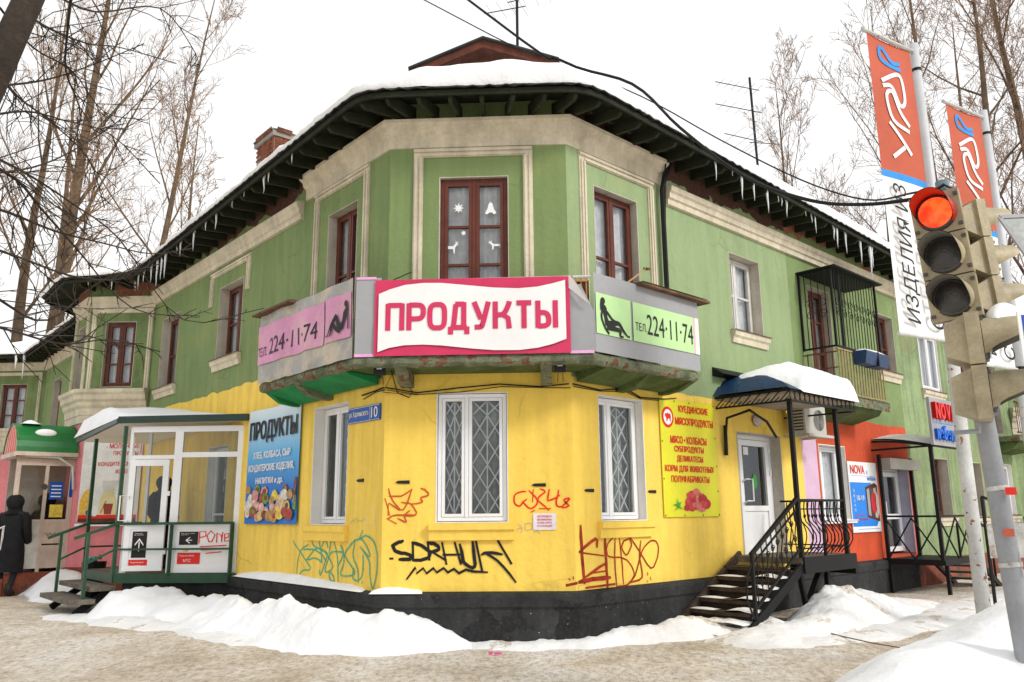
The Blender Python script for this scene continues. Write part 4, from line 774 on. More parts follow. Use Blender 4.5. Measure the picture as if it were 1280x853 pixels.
def smooth_pts(P, n=5):
    P = [Vector(p) for p in P]; Q = [2 * P[0] - P[1]] + P + [2 * P[-1] - P[-2]]; o = []
    for i in range(1, len(Q) - 2):
        for k in range(n):
            t = k / n; a, b, c, d = Q[i - 1], Q[i], Q[i + 1], Q[i + 2]; o.append(.5 * (2 * b + (c - a) * t + (2 * a - 5 * b + 4 * c - d) * t * t + (3 * b - a - 3 * c + d) * t ** 3))
    return o + [P[-1]]
glyphs('ПРОДУКТЫ', x0 + .165, .285, .083, .165, .325, .061, 'crimson', ban, -.036)
def figure(parts, y, par, fn=None):
    b = MB(); j = 0
    for pl in parts:
        j += 1; P = smooth_pts([(p[0], 0, p[1]) for p in pl], 4) if len(pl) > 2 else [Vector((p[0], 0, p[1])) for p in pl]; n_ = len(P); W_l = []
        for k in range(n_): f_ = k / (n_ - 1) * (len(pl) - 1); i = min(len(pl) - 2, int(f_)); W_l.append(pl[i][2] + (pl[i + 1][2] - pl[i][2]) * (f_ - i))
        i0 = len(b.v)
        for k, q in enumerate(P):
            d = (P[min(k + 1, n_ - 1)] - P[max(k - 1, 0)]).normalized(); w = W_l[k] / 2
            for s_ in (-1, 1): X, Z = q.x + s_ * d.z * w, q.z - s_ * d.x * w; b.v.append((X, y - .0004 * j - (fn(X, Z) if fn else 0), Z))
        for k in range(n_ - 1): b.f.append((i0 + 2 * k, i0 + 2 * k + 1, i0 + 2 * k + 3, i0 + 2 * k + 2))
    OB('figure_print', b, 'blackp', par)
T = at(FC, 1.14, YB + .012, 3.395)
ub = TH('grey_backing_sheet', 'grey sheet with pink hems behind the crimson ПРОДУКТЫ banner', 'banner', T)
OB('cloth', MB().grid(lambda u, v: (-1.14 - SB + .01 + (.30) * u, -.002 + .006 * noise.noise(Vector((u * 3, v * 4, 3))), .02 + .93 * v), 8, 8), 'grey_tarp', ub, smooth=True)
OB('cloth', MB().grid(lambda u, v: (1.12 + (.30 - .22 * max(0, v - .55) * 1.6) * u, -.002 + .006 * noise.noise(Vector((u * 3, v * 4, 3))), .02 + .80 * v), 8, 12), 'grey_tarp', ub, smooth=True)
OB('hem', MB().box(-1.14 - SB + .01, -1.15, -.012, -.006, -.005, .03).box(-1.14 - SB + .01, -1.15, -.012, -.006, .93, .96).box(1.12, 1.40, -.012, -.006, -.005, .03), 'pinkl', ub)
# curled white corner of the crimson banner
OB('curled_corner', MB().quad((x1 - .01, -.03, H - .0), (x1 + .03, -.07, H - .03), (x1 + .17, -.09, H - .24), (x1 + .24, -.04, H - .36), (x1 + .08, -.02, H - .22), (x1 - .01, -.02, H - .14)), 'white', ban)
OB('balcony_boarding', MB().box(1.14 + 1.06, 2.50, YB + .06, YB + .08, 3.46, 4.28), 'oldwood', BLD, FC, label='brown boards of the corner balcony showing behind the curled banner')
for k in range(5): OB('lattice_slat', MB().box(2.22 + k * .06, 2.235 + k * .06, YB + .03, YB + .055, 3.5, 4.29), mat('ochre_wood', (.45, .22, .07), .8, var=.3), BLD, FC)
for k in range(3): OB('lattice_slat', MB().box(2.20, 2.49, YB + .02, YB + .03, 3.75 + k * .25, 3.775 + k * .25), 'ochre_wood' if 'ochre_wood' in M else MATS['ochre_wood'], BLD, FC)
OB('balcony_rail', MB().tube([(-.24, YB + .03, 4.30), (2.52, YB + .03, 4.31)], .018, 6), 'oldwhite', BLD, FC)
# right phone banner
T = at(FR, -.25, YB, 3.41)
rb = TH('advertising_banner', 'grey and lime phone banner with a sitting figure, right side of the corner balcony', 'banner', T)
W2 = 2.10
OB('cloth', MB().grid(lambda u, v: (W2 * u, .006 * noise.noise(Vector((u * 5, v * 3, 9))), (.95 - .0 * u) * v), 30, 8), 'grey_tarp', rb, smooth=True)
OB('lime_field', MB().quad((.02, -.012, .22), (.66, -.012, .22), (.66, -.012, .71), (.02, -.012, .71)).quad((.70, -.012, .22), (1.97, -.012, .22), (1.97, -.012, .71), (.70, -.012, .71)), mat('lime_print_field', (.50, .76, .36), .5, var=.08, scale=1.2), rb)
OB('edge_stripe', MB().quad((1.97, -.013, .22), (2.0, -.013, .22), (2.0, -.013, .71), (1.97, -.013, .71)), 'pinkl', rb)
OB('edge_stripe', MB().quad((2.0, -.013, .22), (2.03, -.013, .22), (2.03, -.013, .71), (2.0, -.013, .71)), mat('cream_print', (.85, .82, .55), .5), rb)
OB('edge_stripe', MB().quad((2.03, -.013, .22), (2.09, -.013, .22), (2.09, -.013, .71), (2.03, -.013, .71)), 'white', rb)
TXT('ТЕЛ.', .74, .36, .22, .10, 'blackp', rb, y=-.017, bold=0)
TXT('224·11·74', .97, .335, .98, .26, 'blackp', rb, y=-.017, bold=0)
figure([[(.15, .66, .04), (.14, .625, .085), (.12, .57, .06), (.115, .50, .04)], [(.16, .575, .03), (.165, .53, .085), (.185, .43, .055), (.22, .34, .09)], [(.13, .52, .03), (.11, .42, .03), (.17, .30, .03), (.24, .235, .03)], [(.20, .34, .10), (.32, .37, .07), (.42, .385, .05), (.50, .31, .04), (.575, .255, .02), (.62, .25, .025)], [(.20, .32, .08), (.34, .31, .06), (.44, .30, .045), (.44, .24, .03), (.50, .235, .02)], [(.20, .50, .035), (.30, .42, .03), (.36, .40, .03)]], -.018, rb)
# left phone banner
T = at(FL, -2.30 + .0, YB - .0, 3.425)
lb = TH('advertising_banner', 'creased grey and pink phone banner with a reclining figure, left side of the corner balcony', 'banner', T)
W3 = 2.54
def fold(x, z): return .016 * math.sin(x * 9 + z * 3) * (1 - .3 * z) + .012 * noise.noise(Vector((x * 6, z * 1.5, 2))) + .018 * max(0, math.sin(x * 4.1 - z * 1.2)) ** 6
dust = mat('dusty_grey_banner', (.36, .355, .34), .5, var=.15, scale=2.2, bump=.5, bscale=3, stain=(1.7, .47, (.62, .52, .38), .7))
dpink = mat('dusty_pink_banner', (.66, .29, .48), .5, var=.12, scale=2.2, bump=.3, bscale=3, stain=(1.7, .5, (.66, .48, .40), .5))
OB('cloth', MB().grid(lambda u, v: (W3 * u, -fold(W3 * u, v) - .01, -.04 + .97 * v), 90, 10), dust, lb, smooth=True)
def strip(a, c, d, e, m, nm, y=-.014, n=50): OB(nm, MB().grid(lambda u, v: (a + (c - a) * u, y - fold(a + (c - a) * u, (d + (e - d) * v) / .95) - .01, d + (e - d) * v), n, 4), m, lb, smooth=True)
strip(.0, 1.88, .22, .77, dpink, 'pink_field'); strip(1.92, 2.52, .22, .77, dpink, 'pink_field', n=16)
def wrap(me, y):
    for v in me.vertices: v.co.y = v.co.y
    return me
for s_, x_, z_, w_, h_ in (('ТЕЛ.', .02, .33, .26, .13), ('224·11·74', .34, .33, 1.36, .23)):
    src = text(s_, w_, h_, bold=0); b = MB()
    for n_, p in enumerate(src.polygons): b.quad(*[(src.vertices[q].co.x + x_, -.030 - .0001 * (n_ % 8) - fold(src.vertices[q].co.x + x_, (src.vertices[q].co.z + z_) / .95), src.vertices[q].co.z + z_) for q in p.vertices])
    me = b.mesh('lettering')
    OB('lettering', me, 'blackp', lb)
figure([[(2.39, .68, .03), (2.40, .645, .075), (2.43, .59, .05), (2.45, .54, .03)], [(2.41, .585, .03), (2.39, .53, .08), (2.36, .43, .05), (2.31, .35, .09)], [(2.43, .55, .03), (2.46, .44, .03), (2.47, .32, .03)], [(2.32, .33, .09), (2.26, .42, .06), (2.22, .52, .04)], [(2.225, .53, .045), (2.14, .42, .04), (2.06, .32, .022), (1.99, .29, .025)], [(2.31, .32, .07), (2.22, .36, .05), (2.16, .42, .04), (2.13, .34, .03), (2.10, .28, .02)]], -.040, lb, lambda x, z: fold(x, z / .95))
# plank coverings on top of the side railings
for F, x0_, x1_, zz, lab in ((FL, -2.42, -1.28, 4.36, 'old boards lying on the left railing'), (FR, .55, 2.02, 4.345, 'snowy boards lying on the right railing')):
    OB('cover_board', MB().box(x0_, x1_, -.72, -.46, zz, zz + .03).box(x0_ + .1, x1_ - .05, -.66, -.30, zz + .031, zz + .055), 'oldwood', BLD, F, label=lab)
tag(OB('snow_strip', MB().grid(lambda u, v: (.6 + 1.42 * u, -.70 + .35 * v, 4.40 + .03 * math.sin(math.pi * v) ** .5 * math.sin(math.pi * u) ** .3), 20, 5), 'snow', None, FR, smooth=True), 'thin snow on the boards over the lime phone banner', 'snow', kind='stuff')
pp = TH('broom', 'wooden broom handle sticking out over the lime phone banner', 'broom', at(FR, .62, -.55, 4.40))
OB('handle', MB().tube([(-.15, 0, -.02), (.22, -.04, .24)], .012, 5), mat('pale_wood', (.45, .30, .15), .7), pp); OB('head', MB().bar((.17, -.1, .20), (.26, .04, .25), .035), 'oldwood', pp)
tw_ = TH('stick', 'thin dark stick poking up behind the ПРОДУКТЫ banner', 'stick', at(FC, .1, -.55, 4.3)); OB('rod', MB().tube([(0, 0, 0), (.28, .1, .16)], .007, 4), 'iron', tw_)
# two spotlights under the balcony
for x, lab in ((.03, 'small black spotlight under the left corner of the balcony'), (2.14, 'small black spotlight under the right corner of the balcony')):
    s_ = TH('spotlight', lab, 'spotlight', at(FC, x, -.46, 3.27))
    OB('housing', MB().box(-.055, .055, -.05, .03, -.07, .02).box(-.065, .065, -.065, -.05, -.08, .03), 'iron', s_); OB('lens', MB().box(-.03, .03, -.068, -.062, -.01, .025), 'white', s_); OB('bracket', MB().bar((0, 0, .02), (0, 0, .09), .02).bar((-.02, 0, -.08), (-.03, .02, -.18), .008).bar((.03, 0, -.08), (.035, .02, -.18), .008), 'iron', s_)
# ================================================================ signs on the walls
def rust_pins(pts, y, par): OB('fastening', MB().box(0, 0, 0, 0, 0, 0) if False else _pins(pts, y), 'iron', par)
def _pins(pts, y):
    b = MB()
    for x, z in pts: b.box(x - .008, x + .008, y - .006, y, z - .008, z + .008)
    return b
# street name plate
s_ = TH('street_sign', 'blue street name plate with the number 10', 'sign', at(FL, -.845, -.02, 2.74))
OB('plate', MB().box(0, .77, 0, .012, 0, .20), 'blues', s_); OB('number_plate', MB().box(.535, .765, -.004, 0, .003, .197), 'blues', s_)
TXT('ул. Карпинского', .03, .06, .47, .09, 'white', s_, y=-.004, bold=.02); TXT('10', .575, .035, .15, .135, 'white', s_, y=-.008, bold=.03)
OB('border_line', MB().box(.528, .534, -.003, 0, .01, .19).box(.01, .755, -.0055, 0, .186, .191).box(.01, .76, -.0055, 0, .008, .012), 'white', s_)
# meat sign
s_ = TH('shop_sign', 'yellow sign with red lettering and a heap of meat, right of the corner', 'sign', at(FR, 1.72, -.025, 1.53))
WS, HS = 1.30, 1.585
OB('board', MB().box(0, WS, 0, .012, 0, HS), 'yellowp', s_)
ring = MB().disc(.165, 1.335, .135, -.003, 28, .145); OB('emblem', ring, 'redp', s_); OB('emblem', MB().disc(.165, 1.335, .098, -.006, 24, .105), 'white', s_)
bull = [(-.07, .02), (-.06, .05), (-.035, .04), (-.02, .06), (.02, .045), (.06, .05), (.065, .0), (.06, -.06), (.045, -.06), (.04, -.02), (0, -.02), (-.02, -.06), (-.035, -.06), (-.04, -.01)]
OB('emblem', MB().quad(*[(.165 + x, -.009, 1.335 + z) for x, z in bull]), 'redp', s_)
for t, x, z, w, h in (('КУЕДИНСКИЕ', .42, 1.405, .72, .115), ('МЯСОПРОДУКТЫ', .33, 1.225, .92, .125), ('МЯСО • КОЛБАСЫ', .20, .985, .86, .105), ('СУБПРОДУКТЫ', .28, .855, .70, .10), ('ДЕЛИКАТЕСЫ', .33, .725, .62, .10), ('КОРМ ДЛЯ ЖИВОТНЫХ', .05, .585, 1.16, .105), ('ПОЛУФАБРИКАТЫ', .18, .455, .90, .10)):
    TXT(t, x, z, w, h, 'redp', s_, bold=.07)
meat = [mat('meat_%s' % n_, c, .4, var=.3, scale=16) for n_, c in (('a', (.62, .06, .06)), ('b', (.75, .18, .16)), ('c', (.48, .02, .03)))]
def blob(cx, cz, rx, rz_, seed, n=14):
    return [(cx + rx * (1 + .25 * noise.noise(Vector((k * .9, seed, 0)))) * math.cos(2 * math.pi * k / n), cz + rz_ * (1 + .25 * noise.noise(Vector((k * .9, seed, 5)))) * math.sin(2 * math.pi * k / n)) for k in range(n)]
random.seed(8)
for k, (x, z, rx, rr_) in enumerate(((.62, .13, .13, .07), (.86, .12, .12, .07), (.98, .17, .12, .08), (.55, .20, .10, .07), (.72, .20, .12, .09), (.88, .24, .13, .08), (.62, .28, .13, .08), (.74, .33, .10, .06), (.50, .12, .08, .05), (.90, .17, .10, .06), (.78, .13, .09, .06), (.66, .22, .06, .04), (.83, .30, .05, .03))):
    OB('meat_print', MB().quad(*[(a, -.004 - .0006 * k, c) for a, c in blob(x, z, rx * .85, rr_ * .85, k)]), meat[k % 3], s_)
OB('leaf_print', MB().quad((.20, -.016, .08), (.30, -.016, .12), (.42, -.016, .10), (.30, -.016, .15)).quad((.18, -.0163, .16), (.30, -.0163, .14), (.38, -.0163, .20), (.27, -.0163, .18)).quad((.26, -.0166, .26), (.30, -.0166, .14), (.35, -.0166, .15), (.30, -.0166, .2)), mat('leaf_print_green', (.04, .35, .03), .5), s_)
OB('fastening', _pins([(.02, .02), (.45, .02), (.88, .02), (1.28, .02), (.02, 1.565), (.33, 1.565), (.68, 1.565), (1.28, 1.565), (1.28, 1.1), (1.28, .7), (1.28, .35), (.02, .5), (.02, 1.0)], -.001), 'iron', s_)
# blue food banner on the left
s_ = TH('shop_banner', 'blue ПРОДУКТЫ banner with bread, sausage and cheese, left of the corner', 'banner', at(FL, -3.88, -.03, 1.475))
WB, HB = 1.74, 1.72
def bcol():
    m = bpy.data.materials.new('blue_gradient_print'); m.use_nodes = True; n = m.node_tree; b = n.nodes['Principled BSDF']; b.inputs['Roughness'].default_value = .5
    g = n.nodes.new('ShaderNodeTexCoord'); s = n.nodes.new('ShaderNodeSeparateXYZ'); r = n.nodes.new('ShaderNodeValToRGB'); n.links.new(g.outputs['Generated'], s.inputs[0]); n.links.new(s.outputs['Z'], r.inputs[0])
    r.color_ramp.elements[0].color = (.01, .16, .55, 1); r.color_ramp.elements[0].position = .3; r.color_ramp.elements[1].color = (.62, .74, .80, 1); r.color_ramp.elements[1].position = .97
    e = r.color_ramp.elements.new(.6); e.color = (.10, .42, .74, 1); n.links.new(r.outputs[0], b.inputs['Base Color']); return m
OB('cloth', MB().grid(lambda u, v: (WB * u, -.012 * abs(noise.noise(Vector((u * 7, v * 3, 1)))) - .003, HB * v + .02 * math.sin(u * 12) * max(0, v - .8)), 34, 20), bcol(), s_, smooth=True)
for t, x, z, w, h, m_ in (('ПРОДУКТЫ', .07, 1.20, 1.60, .34, 'blackp'), ('ХЛЕБ, КОЛБАСА, СЫР', .25, .95, 1.25, .12, 'white'), ('КОНДИТЕРСКИЕ ИЗДЕЛИЯ,', .10, .755, 1.52, .125, 'white'), ('НАПИТКИ и др.', .38, .565, .92, .115, 'white')):
    TXT(t, x, z, w, h, m_, s_, y=-.022, bold=.055 if h > .3 else .06)
foods = [mat('food_%d' % k, c, .5, var=.35, scale=14) for k, c in enumerate([(.72, .55, .20), (.42, .06, .04), (.80, .76, .66), (.72, .32, .28), (.55, .30, .10), (.80, .62, .10), (.22, .06, .03), (.75, .50, .42), (.15, .35, .05)])]
random.seed(21)
ly = 0
for row, (z, n_, r_) in enumerate(((.44, 5, .10), (.33, 8, .115), (.21, 9, .12), (.10, 10, .105))):
    for k in range(n_):
        x = .10 + (WB - .2) * (k + .5 * (row % 2)) / n_ + random.uniform(-.03, .05); zz = z + random.uniform(-.03, .04) + (.05 if x < .5 else 0) + (.06 if abs(x - 1.4) < .15 else 0)
        fm_ = random.choice(foods); rx, rr_ = r_ * random.uniform(.7, 1.25), r_ * random.uniform(.55, .9); x = min(max(x, rx * 1.2), WB - rx * 1.2); zz = max(zz, rr_ * 1.25)
        OB('food_print', MB().quad(*[(a, -.018 - ly, c) for a, c in blob(x, zz, rx, rr_, k + row * 13)]), fm_, s_)
        if random.random() < .6: OB('food_print', MB().quad(*[(a, -.0184 - ly, c) for a, c in blob(x + .01, zz + .01, rx * .55, rr_ * .5, k + row * 7)]), random.choice(foods), s_)
        ly += .0007
for k in range(3): OB('glass_print', MB().quad(*[(a, -.017, c) for a, c in [(1.62 + .0 * k, .2 + .1 * k), (1.72, .2 + .1 * k), (1.72, .45 + .1 * k), (1.66, .45 + .1 * k)]]), foods[8 - k], s_)
# white notice and small notices
s_ = TH('notice', 'small white notice in red type on the corner wall', 'notice', at(FC, 1.795, -.012, 1.405)); OB('sheet', MB().box(0, .27, 0, .008, 0, .19), mat('lilac_card', (.80, .74, .80), .5), s_)
for k, t in enumerate(('ОСТОРОЖНО!', 'ВОЗМОЖЕН', 'СХОД СНЕГА', 'И НАЛЕДИ')): TXT(t, .05, .145 - k * .037, .17, .022, 'redp', s_, bold=.03)
# furniture shop poster
s_ = TH('shop_poster', 'blue and white NOVA poster showing a wardrobe on the orange wall', 'poster', at(FR, 7.17, -.03, 1.21)); WN, HN = 1.18, 1.25
OB('board', MB().box(0, WN, 0, .015, 0, HN), 'white', s_)
OB('blue_field', MB().quad((.02, -.003, .10), (.98, -.003, .10), (1.10, -.003, .22), (1.10, -.003, .72), (.86, -.003, .88), (.02, -.003, .88)), 'bluep', s_)
TXT('NOVA', .08, 1.03, .58, .16, 'redp', s_, bold=.05, y=-.005); TXT('я', .72, 1.03, .05, .07, 'bluep', s_, y=-.005); TXT('мебель', .74, .92, .36, .08, 'bluep', s_, bold=.03, y=-.005)
OB('rule', MB().box(.1, 1.1, -.004, 0, .995, 1.0).box(.2, 1.08, -.004, 0, .05, .058), 'bluep', s_)
TXT('10-19', .24, .56, .30, .09, 'white', s_, bold=.03, y=-.006)
for k in range(5): TXT('ПВСЧП'[k], .12, .70 - k * .085, .05, .05, 'white', s_, y=-.006)
TXT('С 11-17', .16, .27, .33, .05, 'redp', s_, y=-.006, bold=.04); TXT('ВС ВЫХОДНОЙ', .12, .20, .5, .05, 'redp', s_, y=-.006, bold=.04)
OB('wardrobe_print', MB().quad((.62, -.006, .26), (1.12, -.006, .18), (1.12, -.006, .84), (1.02, -.006, .88), (.62, -.006, .80)), 'timber', s_)
for k in range(3): OB('wardrobe_print', MB().quad((.66 + k * .14, -.009, .30 - k * .02), (.77 + k * .14, -.009, .28 - k * .02), (.77 + k * .14, -.009, .78 + k * .01), (.66 + k * .14, -.009, .76 + k * .01)), ['grey_tarp', 'lens_d', 'beige'][k], s_)
OB('flower_print', MB().disc(.92, .52, .12, -.012, 16, .2), mat('red_flower', (.55, .01, .02), .4), s_); OB('flower_print', MB().disc(1.06, .5, .05, -.013, 12, .22), 'beige', s_)
# milk poster on the far bay
s_ = TH('shop_poster', 'white milk and cheese poster on the pink wall behind the glass porch', 'poster', at(FF, -1.26, -.03, 1.50)); WM, HM = 1.24, 1.70
OB('board', MB().box(0, WM, 0, .015, 0, HM), mat('cream_white_print', (.80, .80, .77), .5), s_); OB('red_line', MB().box(.02, WM - .02, -.004, 0, HM - .06, HM - .035).box(WM - .04, WM - .02, -.004, 0, HM - .35, HM - .06), 'redp', s_)
for k, (t, x, w) in enumerate((('- МОЛОЧНЫЕ', .48, .70), ('ПРОДУКТЫ', .64, .52), ('- КОНДИТЕРСКИЕ', .28, .84), ('ИЗДЕЛИЯ', .72, .40))): TXT(t, x, 1.47 - k * .155 - (.06 if k > 1 else 0), w, .10, 'redp', s_, bold=.03)
OB('shelf_print', MB().box(.02, WM - .02, -.004, 0, .07, .14), 'redp', s_); OB('shelf_print', MB().box(.02, WM - .02, -.0045, 0, .0, .07), 'timber', s_)
OB('cheese_print', MB().quad((.03, -.004, .14), (.26, -.004, .14), (.26, -.004, .70), (.10, -.004, .60), (.03, -.004, .42)), mat('cheese_print', (.80, .50, .07), .5, var=.2, scale=20), s_)
OB('milk_print', MB().quad((.42, -.006, .14), (.80, -.006, .14), (.78, -.006, .42), (.70, -.006, .62), (.52, -.006, .62), (.44, -.006, .42)), mat('milk_print', (.74, .66, .36), .4), s_)
OB('jug_print', MB().quad((.50, -.007, .62), (.72, -.007, .62), (.82, -.007, .82), (.46, -.007, .82)), mat('jug_glass_print', (.62, .62, .58), .3), s_)
OB('pot_print', MB().quad((.56, -.010, .15), (.70, -.010, .15), (.73, -.010, .36), (.53, -.010, .36)), mat('pot_print', (.30, .04, .02), .3), s_)
OB('glass_print', MB().box(.84, .92, -.009, -.006, .14, .55), 'milk_print' if False else MATS['milk_print'], s_); OB('egg_print', MB().disc(.36, .22, .08, -.008, 14, .11), 'white', s_); OB('flower_print', MB().disc(.22, .19, .05, -.009, 10), 'blues', s_)
OB('spoon_print', MB().bar((.48, -.012, .18), (.58, -.012, .42), .03, .004), MATS['food_0'], s_)
OB('window_sill_board', MB().box(-1.22, -.20, -.16, 0, 1.42, 1.47), 'pvc', BLD, FF)
# ================================================================ caged balcony above the orange wall
bc = OB('balcony', MB().box(5.9, 7.75, -.62, 0, 3.36, 3.47), 'slab', BLD, FR, label='small balcony inside a black iron cage')
OB('slab_soffit', MB().prismx([(0, 3.37), (-.58, 3.37), (-.5, 3.25), (0, 3.12)], 6.1, 7.6), 'slab_d', bc)
OB('slab_crust', MB().grid(lambda u, v: (5.88 + 1.90 * u, -.64 - .02 * noise.noise(Vector((u * 20, v * 4, 0))), 3.32 + .17 * v + .015 * noise.noise(Vector((u * 16, v, 7)))), 40, 3), 'slab', bc)
bar = MB().box(-.009, .009, -.009, .009, 0, .74).mesh('baluster'); bar.materials.append(mat('ochre_bar', (.40, .27, .13), .6, var=.25, scale=9))
bar2 = MB().box(-.008, .008, -.008, .008, 0, .72).mesh('baluster'); bar2.materials.append(mat('rust_bar', (.17, .06, .035), .7, var=.25, scale=9))
yb = -.60
for k in range(17): OB('baluster', bar, None, bc, Matrix.Translation((5.98 + k * .108, yb, 3.52)))
for k in range(5): OB('baluster', bar2, None, bc, Matrix.Translation((5.95, yb + .09 + k * .11, 3.52)))
OB('rail', MB().bar((5.93, yb, 4.27), (7.74, yb, 4.27), .04, .02).bar((5.93, yb, 3.52), (7.74, yb, 3.52), .035, .02), MATS['ochre_bar'], bc); OB('rail', MB().bar((5.94, yb, 4.22), (5.94, 0, 4.22), .03, .02).bar((5.94, yb, 3.95), (5.94, 0, 3.95), .02, .02).bar((5.94, yb, 3.53), (5.94, 0, 3.53), .03, .02), MATS['rust_bar'], bc)
cage = TH('balcony_cage', 'black iron security cage with a flat top round the balcony', 'cage', at(FR, 5.95, 0, 4.30))
OB('frame', MB().bar((0, -.02, -.0), (0, -.02, 1.40), .035).bar((0, -.60, 0), (0, -.60, 1.42), .035).bar((1.75, -.60, 0), (1.75, -.60, 1.38), .035).bar((0, -.60, .02), (1.75, -.60, .02), .03).bar((0, 0, .02), (0, -.6, .02), .03).bar((0, -.6, 1.38), (1.75, -.6, 1.38), .03).bar((0, 0, 1.38), (0, -.6, 1.38), .03).bar((.28, -.60, 0), (.28, -.60, 1.38), .028), 'iron', cage)
OB('roof_sheet', MB().box(-.06, 1.86, -.72, .0, 1.39, 1.415), 'iron', cage)
cb = MB().box(-.006, .006, -.006, .006, 0, 1.36).mesh('bar'); cb.materials.append(M['iron'])
for k in range(1, 15): OB('bar', cb, None, cage, Matrix.Translation((k * .1165, -.60, .02)))
for k in range(1, 5): OB('bar', cb, None, cage, Matrix.Translation((0, -k * .12, .02)))
def scroll(x, y, z, r, ax='x', n=9, turns=1.3, sgn=1):
    P = []
    for k in range(n * 2):
        t = 2 * math.pi * turns * k / (n * 2 - 1); rr = r * (1 - .75 * k / (n * 2 - 1)); P.append((x + sgn * rr * math.cos(t), y, z + rr * math.sin(t)) if ax == 'x' else (x, y + sgn * rr * math.cos(t), z + rr * math.sin(t)))
    return P
for k in range(7): OB('scroll', MB().tube(scroll(.17 + k * .24, -.61, .80, .09, sgn=1), .006, 4, False).tube(scroll(.17 + k * .24, -.61, .62, .09, sgn=-1), .006, 4, False), 'iron', cage)
for k in range(2): OB('scroll', MB().tube(scroll(-.01, -.2 - k * .22, .80, .09, 'y'), .006, 4, False).tube(scroll(-.01, -.2 - k * .22, .60, .09, 'y', sgn=-1), .006, 4, False), 'iron', cage)
tag(OB('balcony_snow', MB().grid(lambda u, v: (5.9 + 1.86 * u, -.66 + .62 * v, 3.48 + .04 * math.sin(math.pi * u) ** .3 * math.sin(math.pi * v) ** .3), 20, 6), 'snow', None, FR, smooth=True), 'thin snow on the floor of the caged balcony', 'snow', kind='stuff')
fb_ = TH('flower_box', 'dark blue box with snow on top hung on the caged balcony rail', 'box', at(FR, 6.48, -.63, 4.05))
OB('trough', MB().prismx([(0, 0), (-.20, 0), (-.24, .20), (-.22, .23), (0, .23)], 0, .92), 'navy', fb_); OB('strap', MB().box(.44, .47, -.245, 0, -.01, .235), 'iron', fb_)
tag(OB('box_snow', MB().grid(lambda u, v: (.0 + .92 * u, -.22 + .22 * v, .232 + .05 * math.sin(math.pi * u) ** .3 * math.sin(math.pi * v) ** .4), 14, 5), 'snow', None, at(FR, 6.48, -.63, 4.05), smooth=True), 'snow on the dark blue box of the caged balcony', 'snow', kind='stuff')
# far balcony behind the traffic light
b3 = OB('balcony', MB().box(15.0, 16.8, -.7, 0, 3.2, 3.32), 'slab', BLD, FR, label='far balcony with brown railing')
for k in range(13): OB('baluster', bar2, None, b3, Matrix.Translation((15.05 + k * .14, -.68, 3.4)))
OB('rail', MB().bar((15, -.68, 4.14), (16.8, -.68, 4.14), .05, .03).bar((15, -.68, 3.4), (16.8, -.68, 3.4), .05, .03), MATS['rust_bar'], b3); OB('slab_soffit', MB().prismx([(0, 3.2), (-.66, 3.2), (-.5, 3.02), (0, 2.95)], 15.1, 16.7), 'slab_d', b3)
OB('panel', MB().box(15.1, 15.5, -.66, -.655, 3.42, 3.8).box(15.7, 16.1, -.66, -.655, 3.42, 3.8), 'white', b3)
# ================================================================ yellow entrance: canopy, steps, railing, door
D0 = OB('door', MB().box(3.64, 3.70, .18, .26, .94, 2.76).box(4.80, 4.90, .18, .26, .94, 2.76).box(3.64, 4.90, .181, .259, 2.70, 2.765).box(3.86, 3.92, .18, .26, .94, 2.70), 'pvc', BLD, FR, label='white plastic shop door in the yellow wall')
OB('leaf', MB().box(3.93, 4.02, .165, .235, .95, 2.69).box(4.70, 4.79, .165, .235, .95, 2.69).box(4.02, 4.70, .165, .235, 2.60, 2.69).box(4.02, 4.70, .165, .235, .95, 1.05).box(4.02, 4.70, .166, .234, 1.60, 1.68).box(4.02, 4.70, .185, .225, 1.05, 1.60), 'pvc', D0)
OB('pane', MB().quad((4.01, .20, 1.66), (4.71, .20, 1.66), (4.71, .20, 2.62), (4.01, .20, 2.62)), 'glass', D0); OB('pane', MB().quad((3.70, .21, .95), (3.86, .21, .95), (3.86, .21, 2.7), (3.70, .21, 2.7)), 'glass', D0)
OB('handle', MB().tube([(3.98, .16, 1.72), (3.98, .09, 1.75), (4.15, .09, 1.75), (4.15, .09, 2.08), (3.98, .09, 2.08), (3.98, .16, 2.05)], .013, 5), 'pvc', D0)
for z in (1.35, 2.15, 2.5): OB('hinge', MB().tube([(4.80, .15, z), (4.80, .15, z + .08)], .018, 6), 'pvc', D0)
OB('reveal', MB().box(4.90, 4.918, -.003, .3, .93, 2.77).box(3.622, 3.64, -.003, .18, .93, 2.77).box(3.622, 4.918, -.003, .18, 2.765, 2.779), 'reveal', D0)
OB('room', MB().box(3.60, 4.94, .43, 1.2, .9, 2.8), 'room', D0); OB('sticker', MB().box(4.10, 4.24, .19, .194, 2.46, 2.58), 'white', D0); OB('sticker', MB().disc(4.38, 2.05, .07, .192, 12, .12), MATS['leaf_print_green'], D0)
P1_ = TH('entrance_porch', 'black wrought iron porch with curved steps at the yellow wall', 'porch', at(FR, 3.2, 0, 0))
